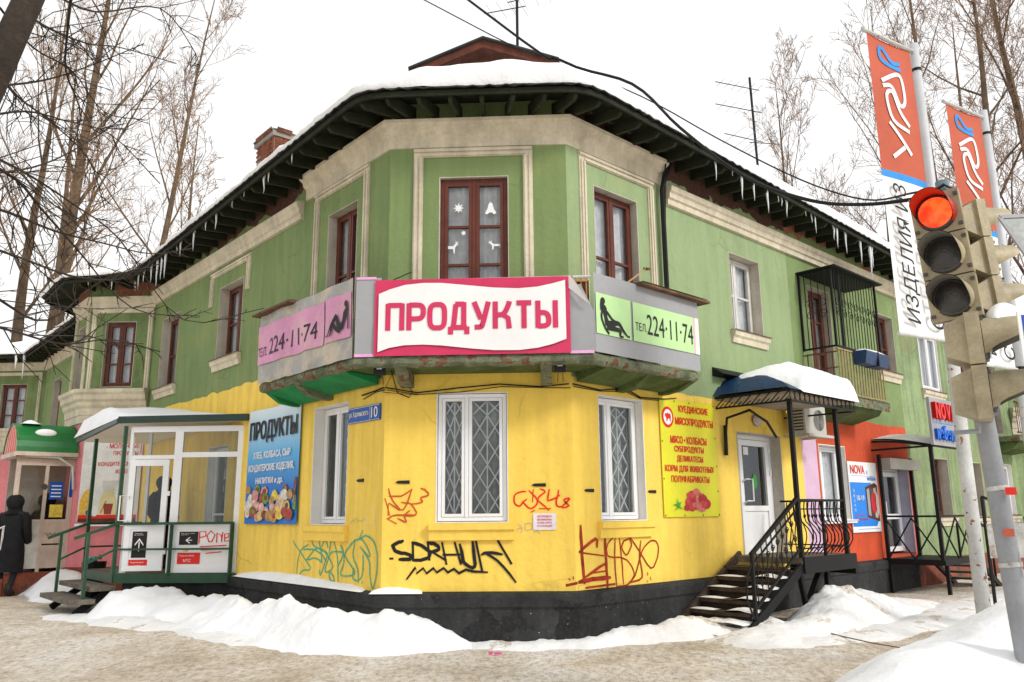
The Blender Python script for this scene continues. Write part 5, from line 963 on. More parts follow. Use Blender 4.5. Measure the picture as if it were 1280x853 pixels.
# local x from s = 3.2; deck 1.0 high, 1.1 deep
OB('deck', MB().box(.0, 1.55, -1.12, -.09, .90, .985), 'concrete', P1_); OB('fascia', MB().box(.02, 1.56, -1.15, -1.121, .78, .99).box(1.551, 1.58, -1.12, -.09, .70, .985), 'iron', P1_)
OB('deck_support', MB().bar((.3, -1.0, .1), (.1, -1.0, .9), .06).bar((.9, -1.0, .1), (.9, -1.0, .8), .06).bar((.2, -1.0, .25), (.75, -1.0, .80), .08), 'iron', P1_)
for k in range(7):
    z = .86 - k * .122; x = -.0 - k * .225
    OB('step', MB().grid(lambda u, v: (x - .30 + .33 * v - .05 * math.sin(math.pi * u), -1.02 + .92 * u, z + .004 * noise.noise(Vector((u * 9, v, k)))), 8, 1).grid(lambda u, v: (x - .30 - .05 * math.sin(math.pi * u) + .012, -1.02 + .92 * u, z - .045 * v), 8, 1), mat('dark_tread', (.075, .05, .035), .8, var=.4, scale=7, bump=.4), P1_)
    OB('riser', MB().grid(lambda u, v: (x - .25 - .05 * math.sin(math.pi * u), -1.02 + .92 * u, z - .125 + .11 * v), 8, 1), mat('dark_step_iron', (.028, .016, .012), .7, var=.4), P1_)
    if k in (1, 2, 3, 4, 5, 6):
        tag(OB('step_snow', MB().grid(lambda u, v: (x - .33 + .34 * v - .05 * math.sin(math.pi * u), -1.08 + .42 * u, z + .006 + .05 * math.sin(math.pi * u) * (.6 + .4 * math.sin(math.pi * v)) * (1 + .3 * noise.noise(Vector((u * 4, v * 3, k))))), 8, 5).grid(lambda u, v: (x - .31 + .2 * v, -.5 + .38 * u, z + .005 + .018 * math.sin(math.pi * u) * math.sin(math.pi * v)), 6, 4), 'snow', None, at(FR, 3.2, 0, 0), smooth=True), 'snow on the treads of the wrought iron steps', 'snow', 'snow on the treads', kind='stuff')
OB('stringer', MB().bar((.12, -.125, 1.00), (-1.56, -.125, .14), .05, .10), MATS['dark_tread'], P1_); OB('stringer', MB().bar((.02, -1.10, .86), (-1.50, -1.10, .10), .04, .12), 'iron', P1_)
CZ = 3.14
for nm, x, z0_, z1_ in (('post', .04, .95, CZ - .02), ('post', 1.38, .95, CZ - .06)): OB(nm, MB().bar((x, -1.10, z0_), (x, -1.10, z1_), .055), 'iron', P1_)
for x, y in (): OB('post', MB().bar((x + .0, y, .95), (x, y, 1.75), .03), 'iron', P1_)
# railing on the deck front: bellied balusters
OB('handrail', MB().bar((.04, -1.10, 1.74), (1.42, -1.10, 1.74), .045, .03).bar((.04, -1.10, 1.62), (1.42, -1.10, 1.62), .018).bar((.04, -1.10, 1.10), (1.42, -1.10, 1.10), .018).bar((1.40, -1.10, 1.74), (1.40, -.1, 1.74), .04, .03).bar((1.40, -1.1, 1.1), (1.40, -.1, 1.1), .018), 'iron', P1_)
OB('post', MB().bar((.72, -1.10, .95), (.72, -1.10, 1.74), .035), 'iron', P1_)
def bel(x, y0, dx, dy, z0=1.02, z1=1.72):
    P = []
    for k in range(9):
        t = k / 8; bl = .13 * math.sin(math.pi * min(1, t / .62)) if t < .62 else -.015 * math.sin(math.pi * (t - .62) / .38); P.append((x + dx * bl, y0 + dy * bl, z0 + (z1 - z0) * t))
    return P
for k in range(12):
    x = .12 + k * .108; OB('baluster', MB().tube(bel(x, -1.10, 0.15, -1), .009, 4, False).tube(scroll(x + .05, -1.12, 1.52, .035, turns=1.4), .006, 4, False), 'iron', P1_)
for k in range(8): OB('baluster', MB().tube(bel(1.40, -.2 - k * .11, 1, 0), .009, 4, False), 'iron', P1_)
# sloping stair railing
sa = Vector((.02, -1.10, 1.76)); sb = Vector((-1.22, -1.10, 1.07))
OB('handrail', MB().bar(sa, sb, .05, .04).bar(sa - Vector((0, 0, .13)), sb - Vector((0, 0, .13)), .02).bar(sa - Vector((0, 0, .66)), sb - Vector((.0, 0, .66)), .03), 'iron', P1_)
OB('post', MB().bar((-1.20, -1.10, .15), (-1.20, -1.10, 1.10), .04), 'iron', P1_)
for k in range(9):
    t = (k + .7) / 9.6; p = sa.lerp(sb, t); OB('baluster', MB().tube([(p.x, p.y, p.z - .66), (p.x - .03, p.y, p.z - .45), (p.x + .03, p.y, p.z - .25), (p.x, p.y, p.z - .02)], .008, 4, False).tube(scroll(p.x + .03, p.y, p.z - .22, .05, turns=1.5), .006, 4, False).tube(scroll(p.x - .03, p.y, p.z - .48, .055, turns=1.5, sgn=-1), .006, 4, False), 'iron', P1_)
OB('newel_scroll', MB().tube([(-1.20, -1.1, 1.0), (-1.38, -1.12, .8), (-1.40, -1.12, .55), (-1.28, -1.12, .35), (-1.2, -1.1, .3)], .012, 4), 'iron', P1_)
# canopy
CA = TH('entrance_canopy', 'blue metal canopy on black posts over the yellow entrance', 'canopy', at(FR, 3.12, 0, CZ))
OB('roof_sheet', MB().quad((-.07, -1.22, .10), (.40, -.62, .40), (1.7, -.62, .40), (2.06, -1.22, .10)).quad((.40, -.62, .40), (.42, 0, .50), (1.68, 0, .50), (1.7, -.62, .40)).quad((1.7, -.62, .40), (1.68, 0, .5), (2.06, 0, .1), (2.06, -1.22, .1)), 'navy', CA)
def hip(u, v): a = Vector((-.07, -1.22 * (1 - v), .10)); c_ = Vector((.40, -.62, .40)).lerp(Vector((.42, 0, .50)), v); return a.lerp(c_, u)
for i_ in range(3):
    for j_ in range(3):
        p_ = [hip((i_ + a) / 3.0, (j_ + c_) / 3.0) for a, c_ in ((0, .01), (.97, .01), (.97, .99), (0, .99))]; OB('roof_panel', MB().quad(*[tuple(q_ + Vector((0, 0, .012 * (2 - i_) * (1 if k_ in (0, 3) else 1.8)))) for k_, q_ in enumerate(p_)]), 'navy', CA)
OB('flashing', MB().prismx([(0, .42), (-.18, .44), (0, .56)], -.04, 1.3), 'iron', CA)
OB('frame', MB().bar((0, -1.18, .09), (1.98, -1.18, .09), .03).bar((0, -1.18, -.06), (1.98, -1.18, -.06), .025).bar((0, 0, .09), (0, -1.18, .09), .03).bar((0, 0, -.06), (0, -1.18, -.06), .025).bar((1.98, -1.18, .09), (1.98, 0, .09), .03).bar((1.98, -1.18, -.06), (1.98, 0, -.06), .025), 'iron', CA)
for k in range(14): OB('lattice_ring', MB().tube([(.07 + k * .14 + .07 * math.cos(t), -1.18, .015 + .07 * math.sin(t)) for t in [2 * math.pi * j / 10 for j in range(11)]], .007, 4, False), 'iron', CA)
for k in range(8): OB('lattice_strut', MB().bar((0, -k * .147, -.05), (0, -(k + 1) * .147, .08), .012).bar((0, -k * .147 - .07, -.05), (0, -k * .147 - .14, .0), .01), 'iron', CA)
OB('soffit', MB().box(.02, 1.96, -1.16, -.01, .055, .075), mat('grey_soffit', (.36, .32, .27), .9, var=.25, scale=3), CA)
OB('wall_bracket', MB().tube([(.12, -.05, -.72), (.10, -.06, -.55), (.12, -.10, -.20), (.25, -.4, -.10), (.9, -.3, -.22), (1.5, -.1, -.40)], .022, 5).tube([(.14, -.04, -.74), (.14, -.05, -.3)], .03, 5), 'iron', CA)
def cs(u, v):
    x = .30 + .12 * math.sin(v * 5) + 1.75 * u; y = -1.26 + 1.15 * v; e = max(0, min(1, u * 5)) ** .6 * max(0, min(1, (1 - u) * 12)) ** .5; f = max(0, min(1, v * 9)) ** .5 * max(0.25, min(1, (1 - v) * 3)) ** .5
    t = v; z = .10 + .32 * min(1, v * 1.9) * min(1, .35 + u * 5); return (x - .06 * (1 - e), y, z + (.30 * e * f * (1 + .2 * noise.noise(Vector((u * 3, v * 3, 1))) + .1 * noise.noise(Vector((u * 9, v * 9, 1))))) * (1 - .5 * v) * min(1, .5 + u * 1.4) - (.03 if v < .02 else 0))
tag(OB('canopy_snow', MB().grid(cs, 36, 22), 'snow', None, at(FR, 3.12, 0, CZ), smooth=True), 'deep snow cushion on the blue entrance canopy', 'snow', kind='stuff')
lp_ = TH('wall_lamp', 'oval grey lamp above the white door in the yellow wall', 'lamp', at(FR, 4.20, -.03, 2.98)); OB('globe', MB().grid(lambda u, v: (.115 * math.cos(2 * math.pi * u) * math.sin(math.pi * v / 2 + .001), -.08 * math.cos(math.pi * v / 2), .085 * math.sin(2 * math.pi * u) * math.sin(math.pi * v / 2 + .001)), 18, 5), 'beige', lp_, smooth=True); OB('base', MB().disc(0, 0, .125, .01, 18, .095), 'grey_tarp', lp_)
ac = TH('air_conditioner', 'air conditioning unit under the blue canopy beside the lilac strip', 'air conditioner', at(FR, 4.98, -.12, 2.80))
OB('casing', MB().box(0, .70, -.30, 0, 0, .46), 'acw', ac); OB('fan_grille', MB().disc(.46, .23, .17, -.304, 24), 'lens_d', ac)
for k in range(6): OB('guard_ring', MB().tube([(.46 + r_ * math.cos(t), -.312, .23 + r_ * math.sin(t)) for r_ in (.03 + k * .028,) for t in [2 * math.pi * j / 16 for j in range(17)]], .004, 3, False), 'acw', ac)
for k in range(8): OB('slat', MB().box(-.006, -.001, -.27, -.04, .05 + k * .05, .075 + k * .05), 'lens_d', ac)
OB('bracket', MB().box(.05, .09, -.36, .10, -.05, -.002).box(.65, .69, -.36, .10, -.05, -.002).box(-.05, .82, -.38, -.31, -.05, -.01), 'acw', ac)
# ================================================================ furniture shop porch
NX = 8.35
P2 = TH('entrance_porch', 'black steel porch with crossed bars at the furniture shop door', 'porch', at(FR, NX, 0, 0))
OB('deck', MB().box(0, 1.75, -1.05, -.08, .66, .72), 'iron', P2); OB('fascia', MB().bar((0, -1.05, .68), (1.75, -1.05, .68), .05, .10).bar((0, 0, .68), (0, -1.05, .68), .05, .10), 'iron', P2)
for x, y, z0_, z1_ in ((.0, -.10, .05, 2.62), (.0, -1.04, .7, 2.76), (1.55, -1.04, .05, 2.74), (1.45, -.1, .7, 2.6), (.25, -1.0, .1, .66)): OB('post', MB().bar((x, y, z0_), (x, y, z1_), .06), 'iron', P2)
OB('handrail', MB().bar((0, -.1, 1.48), (0, -1.04, 1.48), .035).bar((0, -1.04, 1.48), (1.55, -1.04, 1.48), .035).bar((1.55, -1.04, 1.48), (2.6, -1.04, 1.18), .035).bar((.85, -1.04, .7), (.85, -1.04, 1.35), .035), 'iron', P2)
for (p, q) in (((0, -.1, 1.45), (0, -.57, .72)), ((0, -.1, .72), (0, -.57, 1.45)), ((0, -.57, 1.45), (0, -1.04, .72)), ((0, -.57, .72), (0, -1.04, 1.45)), ((0, -1.04, .72), (.78, -1.04, 1.45)), ((0, -1.04, 1.45), (.78, -1.04, .72)), ((.78, -1.04, 1.45), (1.55, -1.04, .72)), ((.78, -1.04, .72), (1.55, -1.04, 1.45))): OB('cross_bar', MB().bar(p, q, .022), 'iron', P2)
for k in range(4): OB('step', MB().box(1.76 + k * .27, 2.04 + k * .27, -1.05, -.25, .52 - k * .14, .56 - k * .14), 'concrete', P2)
OB('stringer', MB().bar((1.7, -1.06, .62), (2.95, -1.06, .02), .05, .10), 'iron', P2); OB('stringer', MB().bar((1.7, -.24, .62), (2.95, -.24, .02), .05, .10), 'iron', P2); OB('post', MB().bar((2.6, -1.04, .1), (2.6, -1.04, 1.18), .035), 'iron', P2)
nc = TH('entrance_canopy', 'snow dusted curved canopy over the furniture shop porch', 'canopy', at(FR, NX, 0, 2.62))
OB('roof_sheet', MB().grid(lambda u, v: (-.05 + 1.85 * u, -1.10 + 1.12 * v, .10 + .16 * math.sin(math.pi * .5 * v) + .10 * math.sin(math.pi * u)), 16, 8), mat('grey_polycarbonate', (.42, .42, .43), .4, var=.1), nc, smooth=True)
OB('frame', MB().bar((-.05, 0, .08), (-.05, -1.1, .10), .035).bar((-.05, -1.1, .10), (1.8, -1.1, .10), .035).tube([(-.05, -.02 - 1.08 * t, .10 + .14 * math.cos(math.pi / 2 * t)) for t in [k / 8 for k in range(9)]], .02, 5), 'iron', nc)
tag(OB('canopy_snow', MB().grid(lambda u, v: (-.03 + 1.8 * u, -1.06 + 1.04 * v, .135 + .16 * math.sin(math.pi * .5 * v) + .10 * math.sin(math.pi * u) + .035 * math.sin(math.pi * v) ** .4 * math.sin(math.pi * u) ** .4), 16, 10), 'snow_dirty', None, at(FR, NX, 0, 2.62), smooth=True), 'thin old snow on the furniture shop canopy', 'snow', kind='stuff')
ns_ = TH('shop_sign', 'grey NOVA signboard with red and blue raised letters on the canopy', 'sign', at(FR, NX - .15, -1.16, 2.73))
OB('board', MB().box(0, 1.12, 0, .05, 0, .86), mat('sign_grey', (.36, .36, .38), .5), ns_)
for k, c_ in enumerate('NOVA'): TXT(c_, .07 + k * .255, .47, .22, .30, mat('red_letters', (.70, .01, .008), .35), ns_, y=-.04, ext=.035, bold=.07)
OB('rule', MB().box(.08, 1.04, -.004, 0, .40, .415), 'bluep', ns_)
for k, c_ in enumerate('мебель'): TXT(c_, .09 + k * .165, .10, .13, .19 if c_ != 'б' else .26, mat('blue_letters', (.01, .16, .75), .35), ns_, y=-.03, ext=.025, bold=.06)
# shop door
D1 = OB('door', MB().box(8.66, 8.73, .20, .28, .80, 2.42).box(9.80, 9.88, .20, .28, .80, 2.42).box(8.66, 9.88, .201, .279, 2.34, 2.42), 'pvc', BLD, FR, label='white plastic door of the furniture shop')
OB('leaf', MB().box(8.74, 8.83, .18, .25, .81, 2.33).box(9.70, 9.79, .18, .25, .81, 2.33).box(8.83, 9.70, .18, .25, 2.24, 2.33).box(8.83, 9.70, .18, .25, .81, .90).box(8.83, 9.70, .18, .25, 1.42, 1.52), 'pvc', D1)
OB('pane', MB().quad((8.82, .21, 1.5), (9.71, .21, 1.5), (9.71, .21, 2.26), (8.82, .21, 2.26)), 'glass', D1); OB('pane', MB().quad((8.82, .21, .88), (9.71, .21, .88), (9.71, .21, 1.44), (8.82, .21, 1.44)), 'glass', D1)
OB('roller_box', MB().box(8.55, 9.95, -.22, .0, 2.36, 2.56), 'acw', D1); OB('room', MB().box(8.6, 9.95, .43, 1.3, .75, 2.6), 'room', D1); OB('reveal', MB().box(9.88, 9.898, -.003, .35, .77, 2.36).box(8.622, 8.64, -.003, .2, .77, 2.36), mat('lilac_reveal', (.50, .50, .62), .8), D1)
OB('poster', MB().box(8.9, 9.15, .195, .20, 1.55, 2.1), MATS['food_0'], D1); OB('handle', MB().tube([(8.80, .16, 1.45), (8.80, .10, 1.47), (8.95, .10, 1.47), (8.95, .10, 1.75), (8.80, .10, 1.75)], .012, 5), 'pvc', D1)
# snow on the lower ledge of the plinth, left
for F, a, c, lab in ((FL, -4.05, -.30, 'strip of snow lying on the plinth below the blue food banner'), (FC, -.12, .50, 'small heap of snow on the plinth under the black graffiti')):
    tag(OB('ledge_snow', MB().grid(lambda u, v: (a + (c - a) * u, .0 - .11 * v, .70 + (.10 if F is FL else .06) * (math.sin(math.pi * u) ** .35) * math.sin(math.pi * (.5 + .5 * v)) * (1 + .25 * noise.noise(Vector((u * 6, v * 2, 1))) + .2 * math.sin(u * 5))), 40, 6), 'snow', None, F, smooth=True), lab, 'snow', kind='stuff')
tag(OB('satellite_dish', MB().tube([(0, 0, 0), (0, -.25, .05)], .02, 5).grid(lambda u, v: (.22 * v * math.cos(2 * math.pi * u), -.28 - .08 * v * v, .05 + .26 * v * math.sin(2 * math.pi * u)), 18, 3), 'pvc', None, at(FR, 16.3, -.05, 1.25), smooth=True), 'white dish on the green wall by the white window behind the grey pole', 'dish')
# ================================================================ glazed green porch on the left
window(FL, -5.6, -4.75, .85, 2.75, .12, 'pvc', rows=(.4,), leaves=1, sill=None, curtain='curtain_d', reveal='wreveal', label='white inner shop door seen through the glazed porch')
P0 = TH('entrance_porch', 'green and white glazed porch with rails and steps at the left shop entrance', 'porch', at(FL, -5.5, -1.38, 0))
FSd = Matrix.Rotation(R(45.6), 4, 'Z')     # side face, local x towards the wall
LSd = 1.93
def sbar(nm, x0, x1, z0, z1, y0=.02, y1=.07, m='pvc', par=None): return OB(nm, MB().box(x0, x1, y0, y1, z0, z1), m, par or P0, FSd)
OB('deck', MB().quad((0, 0, .72), (LSd * .70, LSd * .7145, .72), (-2.9, 1.3, .72), (-1.75, 0, .72)), 'concrete', P0)
OB('deck_edge', MB().bar((0, 0, .66), (1.35, 1.37, .66), .06, .14).bar((0, 0, .66), (-1.75, 0, .66), .06, .14), 'dgreen', P0)
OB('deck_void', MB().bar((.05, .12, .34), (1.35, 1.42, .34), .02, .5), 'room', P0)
fr = sbar('frame', .80, .93, .74, 3.02); sbar('frame', 1.83, 1.93, .74, 3.02); sbar('frame', .93, 1.83, 2.93, 3.02); sbar('frame', .93, 1.83, 2.52, 2.60); sbar('frame', .93, 1.83, 1.40, 1.48); sbar('frame', .93, 1.83, .74, .82); sbar('frame', .10, .80, 2.93, 3.02); sbar('frame', .10, .80, 2.50, 2.56); sbar('frame', .10, .16, .74, 2.50)
sbar('panel', .93, 1.83, .82, 1.40, .035, .055, 'white'); 
OB('pane', MB().quad((.93, .045, 1.48), (1.83, .045, 1.48), (1.83, .045, 2.52), (.93, .045, 2.52)), 'glass_c', P0, FSd); OB('pane', MB().quad((.93, .045, 2.60), (1.83, .045, 2.60), (1.83, .045, 2.93), (.93, .045, 2.93)), 'glass_c', P0, FSd)
OB('pane', MB().quad((.16, .045, 2.56), (.80, .045, 2.56), (.80, .045, 2.93), (.16, .045, 2.93)), 'glass_c', P0, FSd)
dr = OB('door', MB().box(0, .09, 0, .05, .0, 1.72).box(.52, .61, 0, .05, .0, 1.72).box(.09, .52, 0, .05, 1.62, 1.72).box(.09, .52, 0, .05, .64, .72).box(.09, .52, 0, .05, 0, .08).box(.09, .52, .015, .035, .08, .64), 'pvc', P0, FSd @ Matrix.Translation((.12, -.04, .77)) @ Matrix.Rotation(R(7), 4, 'Z'), label='white half glazed door of the porch standing ajar')
OB('pane', MB().quad((.09, .02, .72), (.52, .02, .72), (.52, .02, 1.62), (.09, .02, 1.62)), 'glass_c', dr); OB('handle', MB().tube([(.05, -.01, .75), (.05, -.07, .77), (-.08, -.07, .77), (-.08, -.07, 1.15), (.05, -.07, 1.15), (.05, -.01, 1.12)], .013, 5), 'pvc', dr)
OB('hinge', MB().box(.60, .65, -.01, .04, .25, .32), 'pvc', dr); OB('hinge', MB().box(.60, .65, -.01, .04, 1.15, 1.22), 'pvc', dr)
OB('return_frame', MB().box(-.05, 0, 0, .05, .74, 3.02).box(-.05, 0, .6, .65, .74, 3.02).box(-.05, 0, .05, .6, 2.5, 2.56), 'pvc', P0, FSd @ Matrix.Translation((.1, .03, 0)))
# stickers on the panels
def sticker(par, T, w, h, m, lines, arrow=None):
    s = OB('sticker', MB().box(0, w, -.004, 0, 0, h), m, par, T)
    for (t, x, z, lw, lh) in lines: TXT(t, x, z, lw, lh, 'white', s, y=-.007)
    if arrow == 'up': OB('arrow', MB().quad((w * .46, -.007, h * .25), (w * .54, -.007, h * .25), (w * .54, -.007, h * .6), (w * .46, -.007, h * .6)).quad((w * .2, -.0072, h * .45), (w * .5, -.0072, h * .66), (w * .8, -.0072, h * .45), (w * .8, -.0072, h * .52), (w * .5, -.0072, h * .74), (w * .2, -.0072, h * .52)), 'white', s)
    if arrow == 'left': OB('arrow', MB().box(w * .40, w * .70, -.007, -.005, h * .32, h * .38).quad((w * .55, -.0072, h * .12), (w * .34, -.0072, h * .35), (w * .55, -.0072, h * .58), (w * .62, -.0072, h * .58), (w * .43, -.0072, h * .35), (w * .62, -.0072, h * .12)), 'white', s)
    return s
sticker(dr, Matrix.Translation((.13, .012, .20)), .22, .40, 'blackp', [('Переходите', .03, .36, .12, .018), ('на светлую', .03, .335, .14, .018)], 'up')
sticker(dr, Matrix.Translation((.10, .012, .02)), .28, .15, 'redp', [('Подключайся!', .03, .095, .2, .03), ('МТС', .09, .03, .10, .04)])
sticker(P0, FSd @ Matrix.Translation((.98, .031, 1.16)), .30, .20, 'blackp', [('Двигаясь в сторону', .03, .165, .22, .016), ('будущего', .03, .145, .12, .016)], 'left')
sticker(P0, FSd @ Matrix.Translation((.97, .031, .87)), .36, .17, 'redp', [('Подключайся!', .03, .11, .24, .03), ('МТС', .10, .03, .12, .045)])
sbar('sticker', 1.05, 1.13, 1.06, 1.11, .028, .033, MATS['food_5'])
gf = MB()
for P in (((1.30, 1.18), (1.30, 1.36), (1.40, 1.36), (1.40, 1.29), (1.31, 1.27)), ((1.46, 1.20), (1.42, 1.30), (1.48, 1.37), (1.55, 1.31), (1.50, 1.20), (1.45, 1.21)), ((1.58, 1.19), (1.58, 1.34), (1.65, 1.30), (1.66, 1.20), (1.67, 1.35)), ((1.78, 1.22), (1.71, 1.21), (1.70, 1.32), (1.77, 1.33), (1.76, 1.27), (1.71, 1.26)), ((1.32, 1.13), (1.74, 1.15)), ((1.34, 1.08), (1.55, 1.09)), ((1.42, 1.03), (1.66, 1.05))):
    gf.tube([(x, .030, z) for x, z in P], .010, 4)
OB('graffiti', gf, MATS['bright_red_spray'] if 'bright_red_spray' in MATS else 'redp', P0, FSd)
# posts, rails, steps
OB('post', MB().bar((0, -.02, .7), (0, -.02, 3.03), .055), 'dgreen', P0); OB('post', MB().bar((-1.68, -.02, .7), (-1.68, -.02, 2.95), .055), 'dgreen', P0)
OB('handrail', MB().bar((0, -.05, 1.49), (1.34, 1.30, 1.49), .045, .04), 'dgreen', P0); OB('rail', MB().bar((0, -.05, 1.10), (1.34, 1.30, 1.10), .03), 'dgreen', P0)
OB('post', MB().bar((.64, .60, .7), (.64, .60, 1.49), .045), 'dgreen', P0); OB('post', MB().bar((1.32, 1.29, .6), (1.32, 1.29, 1.49), .05), 'dgreen', P0)
OB('handrail', MB().bar((0, -.02, 1.49), (.0, -.62, 1.28), .05, .045), 'dgreen', P0); OB('handrail', MB().bar((-1.68, -.02, 1.49), (-1.68, -.62, 1.26), .05, .045), 'dgreen', P0); OB('handrail', MB().bar((-1.68, 0, 1.49), (-1.68, .9, 1.49), .04).bar((-1.68, 0, 1.1), (-1.68, .9, 1.1), .03), 'dgreen', P0)
OB('rail', MB().bar((0, -.02, 1.10), (0, -.42, .90), .03), 'dgreen', P0); OB('rail', MB().bar((-1.68, -.02, 1.10), (-1.68, -.42, .90), .03), 'dgreen', P0)
OB('post', MB().bar((0, -.42, .3), (0, -.42, 1.35), .045), 'dgreen', P0); OB('post', MB().bar((-1.68, -.42, .3), (-1.68, -.42, 1.33), .045), 'dgreen', P0)
for k in range(2):
    y = -.02 - k * .27; z = .56 - k * .18
    OB('step', MB().box(-1.78, .12, y - .34, y + .02, z - .07, z), 'concrete', P0)
OB('stringer', MB().bar((-.1, .0, .5), (-.1, -.5, .15), .06, .1).bar((-1.55, .0, .5), (-1.55, -.5, .15), .06, .1), 'iron', P0)
rf = [(-5.5 + 5.62, 1.50), (-.06, -.10), (-2.75, -.05), (-3.3, 1.32)]
rz0 = [3.13, 3.13, 3.00, 3.05]
OB('roof', MB().quad(*[(x, y, z + .0) for (x, y), z in zip([(1.50, 1.38), (-.06, -.10), (-2.75, -.05), (-3.3, 1.32)], rz0)]).quad(*[(x, y, z - .03) for (x, y), z in zip([(1.50, 1.38), (-.06, -.10), (-2.75, -.05), (-3.3, 1.32)], rz0)]), 'white', P0)
OB('fascia', MB().bar((1.52, 1.36, 3.13), (-.08, -.12, 3.13), .04, .11), 'vdgreen', P0); OB('fascia', MB().bar((-.08, -.12, 3.12), (-2.78, -.07, 2.98), .05, .07), 'vdgreen', P0)
def ps(u, v):
    a = Vector((1.48, 1.36)).lerp(Vector((-.04, -.12)), v); b_ = Vector((-3.25, 1.3)).lerp(Vector((-2.82, -.13)), v); p = a.lerp(b_, u)
    w = max(0, min(1, u * 2.2)) ** .8 * max(0, min(1, (1 - u) * 10)) ** .5 * max(0, min(1, (1 - v) * 14)) ** .5
    if v < .2: w *= .5 + 2.5 * v
    return (p.x, p.y, 3.17 - .13 * u + .36 * w * (1 + .18 * noise.noise(Vector((u * 3, v * 3, 8)))))
tag(OB('porch_snow', MB().grid(ps, 36, 18), 'snow', None, at(FL, -5.5, -1.38, 0), smooth=True), 'rounded snow cushion on the glazed porch roof', 'snow', kind='stuff')
bn = TH('litter_bin', 'dark litter bin with coloured rubbish beside the green porch steps', 'bin', at(FL, -7.55, -1.15, G0)); OB('bucket', MB().tube([(0, 0, 0), (0, 0, .70)], [.15, .20], 12), 'iron', bn)
random.seed(3)
for k in range(5): OB('rubbish', MB().tube([(random.uniform(-.12, .12), random.uniform(-.12, .12), .66 + .03 * k % 2), (random.uniform(-.12, .12), random.uniform(-.12, .12), .76)], [.05, .03], 6), 'bag', bn)
# ================================================================ green awning and white vestibule of the far bay
aw = TH('awning', 'green barrel awning with a striped front and a lump of snow on it', 'awning', at(FP, 0, 0, 0))
arc = [(-.60 + .68 * math.cos(t), 2.86 + .62 * math.sin(t)) for t in [math.pi * k / 16 for k in range(17)]]
OB('sheet', MB().prism(arc + [(x * .97 - .018, z - .03) for x, z in arc[::-1]], -1.12, -.02), 'awning', aw)
OB('front_panel', MB().prism(arc, -1.10, -1.09), 'beige', aw)
for k in range(5): OB('stripe', MB().prism([(x, z) for x, z in ((-1.12 + k * .22, 2.88), (-1.02 + k * .22, 2.88), (-.86 + k * .16, 3.40), (-.92 + k * .16, 3.40))], -1.105, -1.10), MATS['bright_red_spray'], aw)
OB('valance', MB().box(-1.28, .08, -1.15, -1.12, 2.78, 2.87).box(.06, .085, -1.12, 0, 2.80, 2.88), 'beige', aw)
OB('bracket', MB().tube([(.02, -.95, 2.80), (.04, -.35, 2.78), (.04, -.08, 2.60), (.04, -.03, 2.15)], .025, 6), 'oldwhite', aw)
tag(OB('awning_snow', MB().grid(lambda u, v: (-.09 + .07 * math.cos(2 * math.pi * u) * math.sin(math.pi * v), -.60 + .20 * math.sin(2 * math.pi * u) * math.sin(math.pi * v), 3.27 + .085 * math.cos(math.pi * v)), 12, 8).grid(lambda u, v: (-.75 + .5 * u, -1.0 + .35 * v, 3.46 + .10 * math.sin(math.pi * u) * math.sin(math.pi * v)), 8, 6), 'snow', None, FP, smooth=True), 'small lumps of snow clinging to the green awning', 'snow', kind='stuff')
vs = TH('vestibule', 'white framed shop vestibule with stickers under the green awning', 'porch', at(FP, -.10, 0, 0))
FV = Matrix.Rotation(R(90), 4, 'Z')        # faces to the right: local x runs outwards from -1.05 to 0
FVs = Matrix.Translation((.02, -1.05, 0)) @ FV
OB('frame', MB().box(0, .08, 0, .06, .55, 2.75).box(.52, .58, 0, .06, .55, 2.75).box(.97, 1.05, 0, .06, .55, 2.75).box(.08, .97, 0.001, .059, 2.62, 2.75).box(.08, .97, .001, .059, 1.50, 1.56), 'beige', vs, FVs)
OB('panel', MB().box(.58, .97, .01, .04, .62, 1.06), 'beige', vs, FVs); OB('panel', MB().box(.58, .97, .01, .04, 1.09, 1.50), 'beige', vs, FVs); OB('panel', MB().box(.08, .52, .01, .04, .62, 1.50), 'oldwhite', vs, FVs)
OB('pane', MB().quad((.08, .03, 1.56), (.52, .03, 1.56), (.52, .03, 2.62), (.08, .03, 2.62)).quad((.58, .03, 1.56), (.97, .03, 1.56), (.97, .03, 2.62), (.58, .03, 2.62)), 'glass', vs, FVs); OB('back_wall', MB().box(0, 1.05, .7, .75, .5, 2.8), mat('beige_room', (.42, .36, .30), .8), vs, FVs)
OB('sticker', MB().box(.62, .86, -.006, 0, 1.95, 2.30), 'blues', vs, FVs); OB('sticker', MB().disc(.52, 2.20, .06, -.008, 14), 'lens_d', vs, FVs); OB('sticker', MB().box(.66, .90, .02, .025, 1.60, 1.85), MATS['food_5'], vs, FVs); OB('sticker', MB().box(.98, 1.04, -.006, 0, 2.0, 2.5), 'blues', vs, FVs)
for k in range(4): OB('sticker_line', MB().box(.65, .83, -.009, -.006, 2.0 + k * .07, 2.02 + k * .07), 'white', vs, FVs)
OB('graffiti', MB().tube([(.62 + k * .025, -.003, 1.27 + .035 * math.sin(k * 2.1)) for k in range(11)], .006, 4), 'iron', vs, FVs)
OB('roof', MB().box(-1.1, .08, -1.1, 0, 2.76, 2.80), 'beige', vs); OB('base', MB().box(-1.0, .03, -1.05, -.07, .1, .55), 'plinth_red', vs)
for k in range(3): OB('step', MB().box(-.9, .0, -1.35 - k * .28, -1.06 - k * .28, .10, .45 - k * .13), 'plinth_red', vs)
OB('handrail', MB().tube([(.0, -1.1, 1.45), (.0, -1.9, 1.10), (.0, -1.9, .1)], .02, 5).tube([(0, -1.15, .5), (0, -1.15, 1.43)], .02, 5).tube([(0, -1.1, .95), (0, -1.9, .62)], .015, 5), 'oldwhite', vs)
